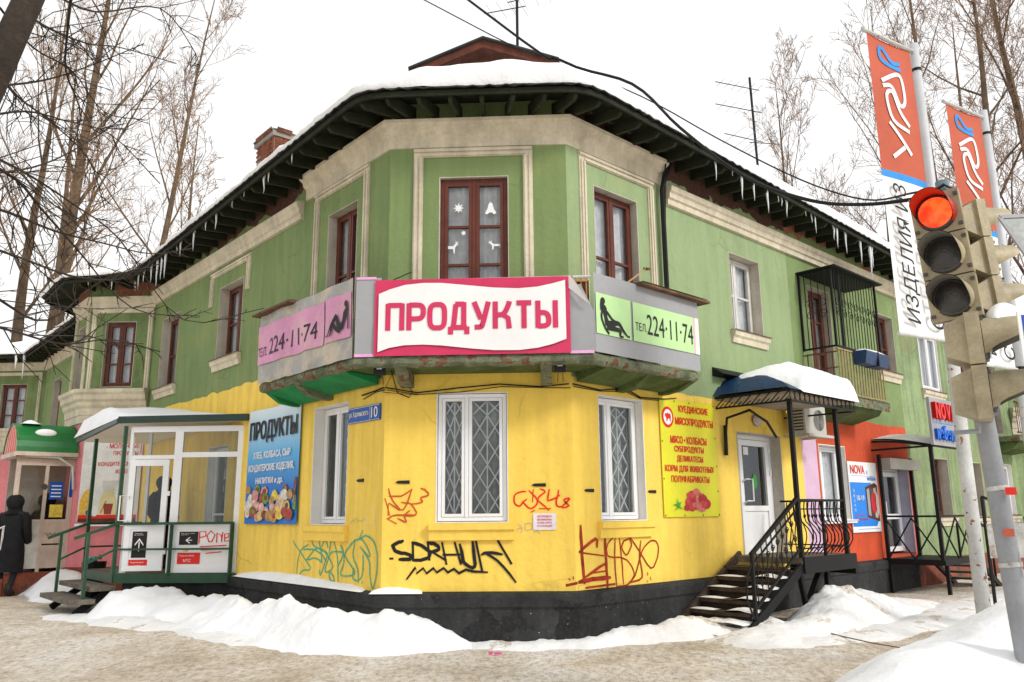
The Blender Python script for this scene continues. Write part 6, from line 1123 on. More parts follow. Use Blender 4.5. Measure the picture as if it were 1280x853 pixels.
s_ = TH('shop_sign', 'yellow and blue signboard at the far left edge behind the green awning', 'sign', at(FP2, -1.0, -.06, 3.05)); OB('board', MB().box(-.6, .8, 0, .05, 0, .45), 'yellowp', s_); OB('panel', MB().box(.40, .74, -.006, 0, .06, .40), MATS['pale_blue_print'], s_); TXT('П', .44, .10, .2, .26, 'bluep', s_, y=-.01, bold=.05)
# ================================================================ ground and snow
def gd(u, v):
    y = -14 + 94 * (v ** 2.2); x = -70 + 140 * u + 0; x = math.copysign(abs(u - .5) ** 1.7 / .5 ** 1.7 * 75, u - .5) + 2; return (x, y, gz(x, y))
g = MB()
def axis(lo, hi, c, fine, n):
    out = [c]; st = fine; x = c
    while x < hi: x += st; out.append(min(x, hi)); st *= 1.045
    st = fine; x = c
    while x > lo: x -= st; out.insert(0, max(x, lo)); st *= 1.045
    return out
xs = axis(-400, 400, 1, .12, 0); ys = axis(-60, 500, -.5, .10, 0)
def ruts(x, y): return .022 * (abs(noise.noise(Vector((x * 2.3, y * 3.1, 8)))) - .3) + .012 * noise.noise(Vector((x * 3.1, y * 5.5, 1))) + .010 * noise.noise(Vector((x * 9, y * 9, 2))) + .008 * noise.noise(Vector((x * 21, y * 21, 5)))
for x in xs:
    for y in ys: g.v.append((x, y, gz(x, y) + (ruts(x, y) if abs(x) < 25 and -12 < y < 25 else 0)))
ny = len(ys)
for a in range(len(xs) - 1):
    for c in range(ny - 1): g.f.append((a * ny + c, (a + 1) * ny + c, (a + 1) * ny + c + 1, a * ny + c + 1))
def ground_mat():
    m = bpy.data.materials.new('trodden_snow'); m.use_nodes = True; n = m.node_tree; L = n.links.new; b = n.nodes['Principled BSDF']; b.inputs['Roughness'].default_value = .85; b.inputs['Specular IOR Level'].default_value = .3
    gm = n.nodes.new('ShaderNodeNewGeometry'); P = gm.outputs['Position']
    def nz(s, d, sc=(1, 1, 1), ro=.6):
        mp = n.nodes.new('ShaderNodeMapping'); mp.inputs['Scale'].default_value = sc; L(P, mp.inputs[0]); t = n.nodes.new('ShaderNodeTexNoise'); t.inputs['Scale'].default_value = s; t.inputs['Detail'].default_value = d; t.inputs['Roughness'].default_value = ro; L(mp.outputs[0], t.inputs['Vector']); return t.outputs['Fac']
    def rp(v, *st):
        r = n.nodes.new('ShaderNodeValToRGB'); e = r.color_ramp.elements
        while len(e) < len(st): e.new(.5)
        for k, (p, c) in enumerate(st): e[k].position = p; e[k].color = (*c, 1)
        L(v, r.inputs[0]); return r.outputs[0]
    def mx(f, a, c, mode='MIX'):
        x = n.nodes.new('ShaderNodeMix'); x.data_type = 'RGBA'; x.blend_type = mode
        if isinstance(f, float): x.inputs[0].default_value = f
        else: L(f, x.inputs[0])
        L(a, x.inputs[6]); L(c, x.inputs[7]); return x.outputs[2]
    base = rp(nz(.7, 8, (1, .8, 1), .7), (.30, (.46, .375, .275)), (.43, (.64, .555, .44)), (.54, (.76, .69, .59)), (.66, (.85, .82, .78)))
    fine = rp(nz(17, 10, (1, .5, 1), .85), (.38, (.50, .44, .37)), (.5, (.93, .93, .93)), (.62, (1.2, 1.2, 1.2)))
    c = mx(1.0, base, fine, 'MULTIPLY'); c = mx(rp(nz(30, 6, (1, .55, 1), .8), (.625, (0, 0, 0)), (.73, (.75, .75, .75))), c, rp(nz(5, 2), (.3, (.24, .16, .10)), (.7, (.38, .27, .18))))
    c = mx(rp(nz(2.6, 7, (1, 2, 1), .7), (.58, (0, 0, 0)), (.68, (.8, .8, .8))), c, rp(nz(3, 2), (.3, (.78, .77, .75)), (.7, (.84, .84, .84))))
    L(c, b.inputs['Base Color']); bp = n.nodes.new('ShaderNodeBump'); bp.inputs['Strength'].default_value = 1; bp.inputs['Distance'].default_value = .035; L(nz(20, 10, (1, .6, 1), .8), bp.inputs['Height']); L(bp.outputs[0], b.inputs['Normal']); return m
tag(OB('ground', g, ground_mat(), smooth=True), 'trodden dirty snow of the pavement and street', None, kind='structure')
def bank(name, ridge, x0, x1, y0, y1, res, m, label, rough=1, sharp=1.6, seed=0):
    """snow bank: height grows towards a ridge line of (x, y, height, half width)"""
    R_ = []
    for a, c in zip(ridge, ridge[1:]):
        n = max(1, int(math.hypot(c[0] - a[0], c[1] - a[1]) / .12))
        for k in range(n): t = k / n; R_.append(tuple(a[j] + (c[j] - a[j]) * t for j in range(4)))
    R_.append(ridge[-1]); b = MB(); nx = int((x1 - x0) / res); ny_ = int((y1 - y0) / res); idx = {}
    def h(x, y):
        best = 0
        wx = x + .18 * noise.noise(Vector((x * 1.4, y * 1.4, seed))); wy = y + .18 * noise.noise(Vector((x * 1.4, y * 1.4, seed + 9)))
        for (a, c, hh, r) in R_:
            d = ((wx - a) ** 2 + (wy - c) ** 2) / (r * r)
            if d < 1.6: 
                v = hh * max(0, 1 - d / 1.6) ** sharp
                if v > best: best = v
        if best <= 0: return -1
        n1 = noise.noise(Vector((x * 1.1, y * 1.1, seed))) * .24 + noise.noise(Vector((x * 3, y * 3, seed))) * .20 * rough ** .5 + (abs(noise.noise(Vector((x * 5.2, y * 5.2, seed)))) - .25) * .15 * rough + (abs(noise.noise(Vector((x * 11, y * 11, seed)))) - .25) * .10 * rough
        rid = (1 - abs(noise.noise(Vector((x * 2.2, y * 2.2, seed + 4))))) ** 3 * .10 * rough
        return best * (1 + n1 + rid) + .02 * rough * noise.noise(Vector((x * 13, y * 13, seed))) * min(1, best * 6)
    H = {}
    for i in range(nx + 1):
        for j in range(ny_ + 1):
            x = x0 + i * res; y = y0 + j * res; v = h(x, y)
            if v > -.5: H[(i, j)] = v
    def vid(i, j):
        if (i, j) not in idx: idx[(i, j)] = len(b.v); x = x0 + i * res; y = y0 + j * res; b.v.append((x, y, gz(x, y) - .035 + H[(i, j)]))
        return idx[(i, j)]
    for i in range(nx):
        for j in range(ny_):
            q = [(i, j), (i + 1, j), (i + 1, j + 1), (i, j + 1)]
            if all(k in H for k in q): b.f.append(tuple(vid(*k) for k in q))
    return tag(OB(name, b, m, smooth=True), label, 'snow bank', kind='stuff')
def LR(s, n, h, r): p = Lp(s, n); return (p[0], p[1], h, r)
def RR(s, n, h, r): p = Rp(s, n); return (p[0], p[1], h, r)
bank('snow_bank', [LR(5.25, 1.75, .10, .30), LR(4.9, 1.45, .40, .42), LR(4.5, .95, .42, .50), LR(3.4, .66, .36, .52), LR(2.3, .62, .38, .52), LR(1.1, .52, .44, .50), LR(.3, .40, .44, .46), (.15, -.30, .42, .42), (.55, -.20, .30, .34), (.90, -.10, .12, .22)], -7.5, 1.6, -1.8, 5.4, .05, 'snow', 'long white snow bank heaped along the left wall up to the corner', seed=3)
bank('snow_bank', [LR(5.9, 2.0, .05, .4), LR(4.6, 1.6, .12, .45), LR(3, 1.15, .10, .4), LR(1.2, .85, .10, .4)], -7.5, 1.0, -2.2, 4.4, .07, 'snow_dirty', 'low dirty fringe of snow in front of the left snow bank', seed=5)
bank('snow_bank', [(.9, -.10, .08, .22), (2.3, -.12, .11, .25), RR(.8, .25, .20, .33), RR(1.6, .5, .22, .45), RR(2.3, 1.0, .18, .5)], .5, 5, -.8, 2.6, .05, 'snow_dirty', 'thin icy snow piled at the foot of the dark plinth', seed=11)
bank('snow_bank', [RR(1.5, 1.35, .12, .5), RR(2.3, 1.45, .16, .5), RR(3.2, 1.45, .34, .55), RR(4.0, 1.3, .46, .6), RR(4.7, 1.2, .36, .55), RR(5.5, 1.1, .20, .6), RR(6.8, 1.0, .08, .5)], 2.2, 9, -.8, 6.2, .05, 'snow_dirty', 'old snow bank beside the wrought iron steps', seed=17)
bank('snow_bank', [RR(1.2, 1.5, .07, .45), RR(3, 2.0, .09, .5), RR(5, 2.0, .09, .5), RR(7.5, 2.0, .07, .7), RR(10, 2.4, .12, 1.0)], 2.0, 14, -1.6, 10, .09, 'snow_dirty', 'low churned snow along the right pavement edge', seed=23)
bank('snow_bank', [(3.2, -4.9, .10, .7), (4.1, -4.4, .42, .9), (4.9, -3.8, .62, 1.1), (5.8, -3.0, .78, 1.2), (7.0, -2.4, .95, 1.5), (9, -1.2, 1.0, 1.8), (12, .5, .9, 1.8)], 2.0, 13, -6.5, 2.6, .07, 'snow', 'smooth white snow bank in the right foreground round the grey pole', rough=.15, sharp=1.2, seed=31)
bank('snow_bank', [(-8.6, 7.6, .34, .9), (-7.6, 6.3, .44, .6), (-7.0, 5.75, .38, .55), (-6.9, 5.2, .2, .5)], -10, -5.8, 4.4, 9, .08, 'snow', 'snow heap by the pink wall behind the green steps', seed=37)
bank('snow_bank', [(2.6, 2.0, .1, .2), (2.6, 2.0, .1, .2)], 2.2, 3, 1.6, 2.4, .1, 'snow', 'x') if False else None
# small litter on the ground
tag(OB('twig', MB().tube([g_ for g_ in ((5.0, 1.15, .17), (5.15, .85, .19), (5.35, .3, .17), (5.5, -.2, .17), (5.75, -.55, .16))], .008, 4), 'twig'), 'thin fallen twig lying on the pavement right of the steps', 'twig')
tag(OB('litter_scrap', MB().box(1.32, 1.36, -.75, -.73, .14, .17).box(1.38, 1.46, -.77, -.74, .145, .165), mat('pink_litter', (.8, .1, .35), .5)), 'tiny pink scrap on the pavement below the corner', 'litter')
tag(OB('litter_scrap', MB().tube([(5.72, 3.42, .66), (5.83, 3.48, .68)], .03, 6), mat('green_bottle', (.03, .3, .12), .2)), 'green bottle lying on the snow bank by the iron steps', 'litter')
# ================================================================ icicles
random.seed(11); IC = {}
ORD = 'first second third fourth fifth sixth seventh eighth ninth tenth eleventh twelfth thirteenth fourteenth fifteenth sixteenth seventeenth eighteenth nineteenth twentieth'.split()
def icicle(p, L_, r, side):
    b = MB(); P = []; n = 7
    for k in range(n): t = k / (n - 1); P.append((p[0] + .012 * noise.noise(Vector((p[0] * 9, t * 3, 0))), p[1] + .012 * noise.noise(Vector((p[1] * 9, t * 3, 4))), p[2] - L_ * t))
    b.tube(P, [r * 1.2 * (1 - t) ** .8 * (1 + .2 * math.sin(t * 19)) + .002 for t in [k / (n - 1) for k in range(n)]], 6)
    IC[side] = IC.get(side, 0) + 1; o_ = ORD[IC[side] - 1]; sz = 'long' if L_ > .45 else ('short' if L_ < .3 else 'medium length')
    lab = {'L': '%s icicle, %s from the corner along the left eave', 'R': '%s icicle, %s from the corner along the right eave', 'F': '%s icicle, %s of those on the eave of the far left bay', 'G': '%s icicle, %s of those on the lower snowy eave at the far left'}[side] % (sz, o_)
    tag(OB('icicle', b, 'ice', smooth=True), lab, 'icicle', {'L': 'icicles along the left eave', 'R': 'icicles along the right eave', 'F': 'icicles on the far left bay', 'G': 'icicles on the lower far left eave'}[side])
def eave_at(side, s):
    q = FL @ Vector((-s, -.58, 0)) if side == 'L' else FR @ Vector((s, -.58, 0)); return (q.x, q.y, 6.84 - .034 * min(s, 12) - .006 * max(0, s - 12))
for s, l, r in ((1.7, .28, .016), (2.45, .30, .018), (2.6, .42, .020), (3.35, .22, .016), (3.8, .25, .014), (4.45, .42, .02), (4.9, .30, .018), (5.45, .5, .022), (6.1, .42, .02), (6.3, .28, .015), (6.9, .62, .026), (7.1, .6, .024), (7.35, .68, .024), (7.7, .5, .02), (8.15, .38, .018), (8.5, .45, .018), (8.7, .3, .014)): icicle(eave_at('L', s), l, r, 'L')
for s, l, r in ((2.05, .18, .012), (2.6, .42, .014), (3.05, .20, .012), (3.3, .50, .022), (3.65, .42, .018), (4.05, .5, .022), (4.4, .22, .014), (4.5, .26, .014), (4.65, .40, .018), (5.3, .20, .014), (5.5, .26, .014), (5.62, .42, .014), (6.3, .36, .018), (6.42, .48, .022), (6.75, .5, .02), (7.35, .55, .022), (7.75, .75, .03), (7.85, .5, .02), (9.2, .3, .02), (10.4, .25, .018)): icicle(eave_at('R', s), l, r, 'R')
for x, y, l in ((-7.0, 5.98, .30), (-6.5, 5.98, .34), (-7.5, 5.98, .2)): icicle((x, y, 6.5), l, .022, 'F')
for x, y, l in ((-13.5, 13.08, .8), (-13.75, 13.08, .5), (-14.3, 13.08, .4), (-15.1, 13.08, .6)): icicle((x, y, 6.36), l, .04, 'G')
# ================================================================ poles, flags, signals, overhead cables
gp = TH('traffic_light_pole', 'leaning grey traffic light pole at the right edge', 'pole', Matrix.Translation((5.11, -4.04, 0)))
OB('shaft', MB().tube([(0, 0, 0), (-.105, .03, 2.55)], [.070, .063], 16, False), 'galv', gp, smooth=True); OB('mast', MB().tube([(-.105, .03, 2.55), (-.16, .055, 3.98)], [.050, .046], 14), mat('blue_grey_mast', (.16, .20, .24), .45, var=.15), gp, smooth=True); OB('collar', MB().tube([(-.104, .03, 2.50), (-.107, .03, 2.60)], .070, 14), 'galv', gp)
for z in (1.72, 1.22): OB('strap', MB().tube([(-.04 * z, .012 * z, z), (-.042 * z, .013 * z, z + .03)], .072, 14), 'paleblue', gp)
OB('sticker', MB().box(-.12, -.05, -.085, -.080, 1.42, 1.47), 'flag_o', gp); OB('sticker', MB().box(-.07, .0, -.086, -.080, 1.69, 1.74), 'redp', gp); OB('torn_paper', MB().quad((.02, -.085, 1.20), (.10, -.10, 1.22), (.09, -.10, 1.42), (.03, -.085, 1.36)), 'white', gp)
def signal(name, label, T, n, lit=None, vis='visor_in', sc=1.0, twin=True):
    t = TH(name, label, 'traffic light', T); H_ = .285
    for k in range(n):
        z = (n - 1 - k) * H_
        OB('housing', MB().box(-.145, .145, -.03, .04, z - .138, z + .138).prismx([(.04, z - .13), (.14, z - .085), (.14, z + .085), (.04, z + .13)], -.12, .12), 'signal', t)
        OB('lens_ring', MB().tube([(.0, -.03, z), (.0, -.055, z)], [.122, .112], 24), 'lens_d', t)
        b = MB(); r = .10
        b.grid(lambda u, v: (r * v * math.cos(2 * math.pi * u), -.058 - .022 * (1 - v * v), z + r * v * math.sin(2 * math.pi * u)), 24, 5)
        OB('lens', b, 'lens_r' if k == lit else 'lens_d', t, smooth=True)
        b = MB(); ro = .122
        def vz(u, v, q=0):
            a = math.radians(-42 + 264 * u); q_ = min(1, max(0, (math.sin(a) + .62) / .95)); ln = .03 + .20 * q_ * q_ * (3 - 2 * q_)
            rr_ = ro - q - .010 * v; return (rr_ * math.cos(a), -.035 - ln * v, z + rr_ * math.sin(a))
        b.grid(lambda u, v: vz(u, v), 24, 4)
        OB('visor', b, ('redvis' if k == lit else vis), t, smooth=True); OB('visor_lining', MB().grid(lambda u, v: vz(u, v, .004), 24, 4), 'redvis' if k == lit else 'visor_in', t, smooth=True)
        for x, zz in ((.128, .10), (.128, -.10), (-.128, .10), (-.128, -.10)): OB('clip', MB().box(x - .012, x + .012, -.045, -.03, z + zz - .01, z + zz + .01), 'lens_d', t)
    OB('bracket', MB().tube([(0, .04, -.15), (.0, .04, -.19), (.04, .16, -.19)], .014, 6), 'galv', t); OB('bracket', MB().tube([(0, .04, (n - 1) * H_ + .13), (0, .04, (n - 1) * H_ + .17), (.04, .16, (n - 1) * H_ + .17)], .014, 6), 'galv', t)
    return t
def facing(x, y, z, ang, sc, lean=0, lean2=0): return Matrix.Translation((x, y, z)) @ Matrix.Rotation(R(lean), 4, 'Y') @ Matrix.Rotation(R(ang), 4, 'Z') @ Matrix.Rotation(R(lean2), 4, 'X') @ Matrix.Scale(sc, 4)
signal('traffic_light', 'traffic light with its red lamp lit, facing the viewer', facing(4.86, -4.13, 3.045, -36, 1.10, -4), 3, 0, 'signal')
signal('traffic_light', 'beige traffic light turned away, behind the lit one', facing(5.12, -4.05, 3.05, 102, 1.0, -4), 3, None, 'signal')
signal('traffic_light', 'beige two lamp traffic light in side view with snow on its visor', facing(4.95, -4.17, 2.36, 64, 1.28, -1), 2, None, 'signal')
tag(OB('visor_snow', MB().grid(lambda u, v: (5.02 + .24 * u, -4.30 + .20 * v, 2.86 + .13 * math.sin(math.pi * u) ** .5 * math.sin(math.pi * v) ** .5 + .0 * u), 14, 10), 'snow', smooth=True), 'lump of snow on the visor of the two lamp traffic light', 'snow', kind='stuff')
def flag(T, lab, lab2, text_on=True):
    fp = TH('flagpole', lab2, 'flagpole', T); OB('shaft', MB().tube([(0, 0, 0), (0, 0, 3.0)], [.068, .059], 14), 'rusty', fp, smooth=True); OB('upper_shaft', MB().tube([(0, 0, 3.0), (0, 0, 4.6), (0, 0, 6.5)], [.0575, .052, .045], 14), 'flagpole', fp, smooth=True) 
    OB('clamp', MB().tube([(0, 0, 6.18), (0, 0, 6.21)], .052, 12), 'iron', fp); OB('clamp', MB().tube([(0, 0, 3.22), (0, 0, 3.26)], .060, 12), 'iron', fp)
    A = Matrix.Translation((-.80 * .84, -.80 * .545, 3.24)) @ Matrix.Rotation(R(33), 4, 'Z')
    OB('top_bar', MB().tube([(-.06, 0, 3.17), (.80, 0, 3.17)], .022, 8), 'rusty', fp, A); OB('bottom_bar', MB().tube([(-.02, 0, -.01), (.80, 0, -.01)], .018, 8), 'oldwhite', fp, A)
    fl = TH('street_banner', lab, 'banner', T @ A)
    def cl(z0, z1): return MB().grid(lambda u, v: (.72 * u, .03 * math.sin(u * 3) * math.sin((z0 + (z1 - z0) * v) * 2.2) , z0 + (z1 - z0) * v), 8, 24)
    def yy(x, z): return .03 * math.sin(x / .72 * 3) * math.sin(z * 2.2)
    OB('orange_cloth', cl(1.66, 3.15), 'flag_o', fl, smooth=True); OB('blue_band', cl(1.585, 1.66), 'flag_b', fl, smooth=True); OB('white_cloth', cl(0, 1.585), 'white', fl, smooth=True)
    def uv(cx, cy):
        dx, dy = cx - 50, cy - 70; det = 190 * 628 - 95 * 118; u = (dx * 628 - 95 * dy) / det; v = (190 * dy - 118 * dx) / det; return (.72 * u, 3.13 - 1.47 * v)
    for m_, P in (('flag_b', [(195, 235), (160, 228), (118, 140), (102, 138), (108, 195), (150, 235), (200, 268)]), ('white', [(120, 300), (180, 278), (203, 300), (222, 425), (208, 447), (192, 432), (162, 328), (125, 325)]), ('white', [(242, 570), (168, 505), (138, 375), (146, 355), (165, 358), (196, 470), (242, 545)]), ('white', [(158, 500), (258, 678)]), ('white', [(185, 662), (226, 634)])):
        q = [uv(*p) for p in P]; b = MB(); s2 = []
        for k in range(len(q) - 1):
            for t in (0, .25, .5, .75): s2.append((q[k][0] + (q[k + 1][0] - q[k][0]) * t, q[k][1] + (q[k + 1][1] - q[k][1]) * t))
        s2.append(q[-1])
        for _ in range(3): s2 = [s2[0]] + [((s2[k - 1][0] + 2 * s2[k][0] + s2[k + 1][0]) / 4, (s2[k - 1][1] + 2 * s2[k][1] + s2[k + 1][1]) / 4) for k in range(1, len(s2) - 1)] + [s2[-1]]
        for k, p in enumerate(s2):
            d = Vector(s2[min(k + 1, len(s2) - 1)]) - Vector(s2[max(k - 1, 0)]); d = d.normalized() if d.length > 0 else Vector((1, 0)); w = .022; b.v += [(p[0] - d.y * w, yy(*p) - .008, p[1] + d.x * w), (p[0] + d.y * w, yy(*p) - .008, p[1] - d.x * w)]
        for k in range(len(s2) - 1): b.f.append((2 * k, 2 * k + 1, 2 * k + 3, 2 * k + 2))
        OB('logo_stroke', b, m_, fl)
    RT = Matrix.Rotation(R(-90), 4, 'Y')
    TXT('ИЗДЕЛИЯ ИЗ', 0, 0, 1.42, .24, 'blackp', fl, Matrix.Translation((.34, -.035, .10)) @ RT, y=0, bold=.01, shear=.15)
    TXT('СТЕКЛА', 0, 0, 1.0, .22, 'blackp', fl, Matrix.Translation((.68, -.035, .08)) @ RT, y=0, bold=.01, shear=.15)
    return fp, fl
flag(Matrix.Translation((6.0, -1.70, 0)), 'tall orange and white street banner left of the lit traffic light', 'rusty white flagpole left of the grey pole')
flag(Matrix.Translation((7.48, -.22, -.05)), 'orange street banner on the farther flagpole', 'farther pale flagpole at the right edge')
# road signs cut by the frame
s_ = TH('road_sign', 'back of a pale triangular road sign at the right edge', 'road sign', Matrix.Translation((4.50, -5.43, 3.17)) @ Matrix.Rotation(R(8), 4, 'Z')); OB('plate', MB().prism([(0, 0), (.55, .04), (.33, -.52), (.29, -.52)], 0, .006), 'steelp', s_); OB('rim', MB().bar((0, 0, 0), (.55, 0, .04), .012, .02).bar((0, 0, 0), (.30, 0, -.52), .012, .02), 'galv', s_); OB('post', MB().tube([(.42, .05, -3.1), (.42, .05, .1)], .03, 8), 'galv', s_)
s_ = TH('road_sign', 'corner of a blue road sign behind the two lamp traffic light', 'road sign', Matrix.Translation((5.02, -4.57, 2.50)) @ Matrix.Rotation(R(5), 4, 'Z')); OB('plate', MB().box(0, .6, 0, .01, 0, .34), 'white', s_); OB('blue_field', MB().box(.025, .575, -.003, 0, .025, .315), 'blues', s_); OB('post', MB().tube([(.5, .03, -2.4), (.5, .03, .3)], .03, 8), 'galv', s_)
sh = TH('fence_panel', 'flaking grey sheet metal panels behind the poles', 'fence panel', Matrix.Translation((7.45, .9, 0)) @ Matrix.Rotation(R(10), 4, 'Z')); 
OB('sheet', MB().box(.0, .52, 0, .008, 1.0, 1.42), 'paleblue', sh); OB('sheet', MB().box(.60, 1.3, 0, .008, .98, 1.44), 'steelp', sh); OB('post', MB().bar((.0, .02, .1), (.0, .02, 1.75), .03).bar((.56, .02, .1), (.56, .02, 1.50), .03).bar((0, .02, 1.75), (.35, .02, 1.62), .03).bar((1.25, .02, .1), (1.25, .02, 1.44), .03), 'iron', sh)
CAB = [((1.09, -.81, 7.87), (2.21, -1.17, 6.78), (2.98, -1.62, 6.19), (3.39, -2.09, 5.42), (3.86, -2.6, 4.66), (4.25, -3.13, 4.2), (4.54, -3.56, 3.98), (4.8, -4.0, 3.85)),
       ((.22, 1.09, 9.23), (2.03, .74, 8.0), (3.29, .15, 7.01), (4.15, -.51, 6.03), (4.83, -1.22, 5.19), (5.04, -2.36, 4.49), (4.82, -3.9, 3.94))]
def smooth_pts(P, n=5):
    P = [Vector(p) for p in P]; Q = [2 * P[0] - P[1]] + P + [2 * P[-1] - P[-2]]; o = []
    for i in range(1, len(Q) - 2):
        for k in range(n):
            t = k / n; a, b, c, d = Q[i - 1], Q[i], Q[i + 1], Q[i + 2]; o.append(.5 * (2 * b + (c - a) * t + (2 * a - 5 * b + 4 * c - d) * t * t + (3 * b - a - 3 * c + d) * t ** 3))
    return o + [P[-1]]
up = lambda P, dx: [tuple(Vector(P[0]) + (Vector(P[0]) - Vector(P[1])) * 7 + Vector((0, 0, 1.0)))] + list(P)
tag(OB('overhead_cable', MB().tube(smooth_pts(up(CAB[0], 1)), .016, 6), 'iron'), 'thick black cable sweeping across the roof to the lit traffic light', 'cable'); tag(OB('overhead_cable', MB().tube(smooth_pts(up(CAB[1], 1)), .009, 5), 'iron'), 'thinner cable above the thick one, crossing the right roof', 'cable')
tag(OB('overhead_cable', MB().tube([(4.80, -4.0, 3.85), (4.93, -4.05, 3.93), (4.98, -4.05, 3.90), (4.95, -4.02, 3.80)], .012, 5), 'iron'), 'short loop of cable on top of the lit traffic light', 'cable')
# aerials
def aerial(name, lab, x, y, z0, z1, arms, lean=0):
    a = TH(name, lab, 'aerial', Matrix.Translation((x, y, z0))); OB('mast', MB().tube([(0, 0, 0), (lean, 0, z1 - z0)], .025, 6), 'iron', a)
    for (z, dx, dy, L_, n_, el) in arms:
        d = Vector((dx, dy, .06)).normalized(); p0 = Vector((lean * z / (z1 - z0), 0, z)) - d * L_ * .2; p1 = p0 + d * L_; OB('boom', MB().bar(p0, p1, .013), 'iron', a)
        pr_ = Vector((-d.y, d.x, 0))
        for k in range(n_): q = p0.lerp(p1, (k + .3) / n_); OB('element', MB().bar(q - pr_ * el * (1 - .05 * k), q + pr_ * el * (1 - .05 * k), .006), 'steelp', a)
aerial('aerial', 'roof aerial above the gabled dormer', 1.56, 3.23, 9.2, 11.2, ((1.30, -.9, .3, .8, 4, .30), (1.45, .9, -.2, .9, 4, .35)))
aerial('aerial', 'tall roof aerial with several arms above the right facade', 6.3, 5.66, 7.6, 10.35, ((2.5, -.95, -.3, 1.0, 6, .22), (2.0, -.95, -.3, 1.05, 5, .26), (1.35, -.9, -.35, .9, 3, .5), (1.30, .9, .3, .7, 3, .6)), -.04)
# ================================================================ people
def person(T, label, h=1.80, bag=True, step=.10):
    t = TH('person', label, 'person', T); k = h / 1.80
    V = [(0, 0, .95), (0, 0, 1.12), (0, .0, 1.30), (0, 0, 1.45), (0, -.01, 1.53), (0, -.02, 1.62), (0, -.02, 1.74),
         (-.10, 0, .90), (-.115, -.02 - step * .3, .50), (-.11, .04 + step, .10), (-.11, -.10 + step, .05),
         (.10, 0, .90), (.115, -.02 + step * .2, .50), (.12, .05 - step, .10), (.12, -.09 - step, .05),
         (-.20, 0, 1.44), (-.27, .03, 1.15), (-.245, -.12, .98), (.20, 0, 1.44), (.27, .03, 1.15), (.245, -.12, .98)]
    E = [(0, 1), (1, 2), (2, 3), (3, 4), (4, 5), (5, 6), (0, 7), (7, 8), (8, 9), (9, 10), (0, 11), (11, 12), (12, 13), (13, 14), (3, 15), (15, 16), (16, 17), (3, 18), (18, 19), (19, 20)]
    Rr = [.15, .15, .17, .14, .065, .085, .075, .10, .072, .055, .045, .10, .072, .055, .045, .07, .055, .045, .07, .055, .045]
    me = bpy.data.meshes.new('body'); me.from_pydata([(x * k, y * k, z * k) for x, y, z in V], E, []); me.update(); me.materials.append(M['jeans'])
    o = bpy.data.objects.new('body', me); COL.objects.link(o); o.parent = t; md = o.modifiers.new('skin', 'SKIN'); sv = me.skin_vertices[0].data
    for i, r in enumerate(Rr): sv[i].radius = (r * k, r * k * .85)
    sv[0].use_root = True; o.modifiers.new('sub', 'SUBSURF').render_levels = 2; md.use_smooth_shade = True
    # coat following the body, hood, arms in sleeves
    def ring(z, rx, ry, cy=0): return [(rx * math.cos(a), cy + ry * math.sin(a), z) for a in [2 * math.pi * j / 20 for j in range(20)]]
    prof = [(.42, .25, .19, .0), (.62, .25, .185, 0), (.80, .24, .178, 0), (.95, .225, .165, 0), (1.10, .205, .15, 0), (1.25, .215, .155, 0), (1.38, .225, .15, 0), (1.46, .19, .13, 0), (1.52, .12, .11, -.0), (1.55, .10, .10, 0)]
    b = MB()
    for z, rx, ry, cy in prof: b.v += [(x * k * (1 + .05 * noise.noise(Vector((x * 9, y * 9, z * 5))) + .012 * math.sin(y * 60 + z * 8)), y * k * (1 + .08 * noise.noise(Vector((x * 14, 3, z * 4)))), z_ * k) for x, y, z_ in ring(z, rx, ry, cy)]
    for i in range(len(prof) - 1):
        for j in range(20): b.f.append((i * 20 + j, i * 20 + (j + 1) % 20, (i + 1) * 20 + (j + 1) % 20, (i + 1) * 20 + j))
    OB('coat', b, 'cloth', t, smooth=True)
    for s in (-1, 1):
        OB('sleeve', MB().tube([(s * .17 * k, 0, 1.45 * k), (s * .235 * k, .01, 1.36 * k), (s * .285 * k, .04, 1.13 * k), (s * .25 * k, -.10, .97 * k), (s * .20 * k, -.13, .93 * k)], [.075 * k, .082 * k, .070 * k, .062 * k, .05 * k], 12), 'cloth', t, smooth=True)
    b = MB(); b.grid(lambda u, v: (.15 * k * math.cos(2 * math.pi * u) * math.sin(math.pi * (.08 + .92 * v)), (.015 + .16 * math.sin(2 * math.pi * u) * math.sin(math.pi * (.08 + .92 * v))) * k, (1.635 + .19 * math.cos(math.pi * (.08 + .75 * v))) * k), 20, 12); OB('hood', b, 'cloth', t, smooth=True)
    OB('scarf', MB().tube([(0, 0, 1.44 * k), (0, -.005, 1.50 * k), (0, -.01, 1.60 * k)], [.17 * k, .125 * k, .115 * k], 14), 'cloth', t, smooth=True)
    for s, dy in ((-1, step), (1, -step)): OB('boot', MB().tube([(s * .115 * k, .06 + dy, .22 * k), (s * .115 * k, .055 + dy, .08), (s * .115 * k, -.02 + dy, .05), (s * .118 * k, -.15 + dy, .035)], [.062, .066, .058, .04], 10), 'boot', t, smooth=True)
    for s in (-1, 1):     # hands half in the pockets
        OB('hand', MB().tube([(s * .215 * k, -.125, .955 * k), (s * .19 * k, -.15, .91 * k), (s * .175 * k, -.155, .87 * k)], [.034, .040, .022], 8), 'boot', t, smooth=True)
        for f in range(4): OB('finger', MB().tube([(s * (.205 - .018 * f) * k, -.165, .89 * k), (s * (.198 - .016 * f) * k, -.175, .855 * k), (s * (.19 - .015 * f) * k, -.168, (.825 + .006 * abs(f - 1.5)) * k)], [.010, .0095, .008], 6), 'boot', t, smooth=True)
        OB('thumb', MB().tube([(s * .165 * k, -.14, .93 * k), (s * .145 * k, -.165, .905 * k), (s * .15 * k, -.175, .88 * k)], [.011, .011, .009], 6), 'boot', t, smooth=True)
    return t
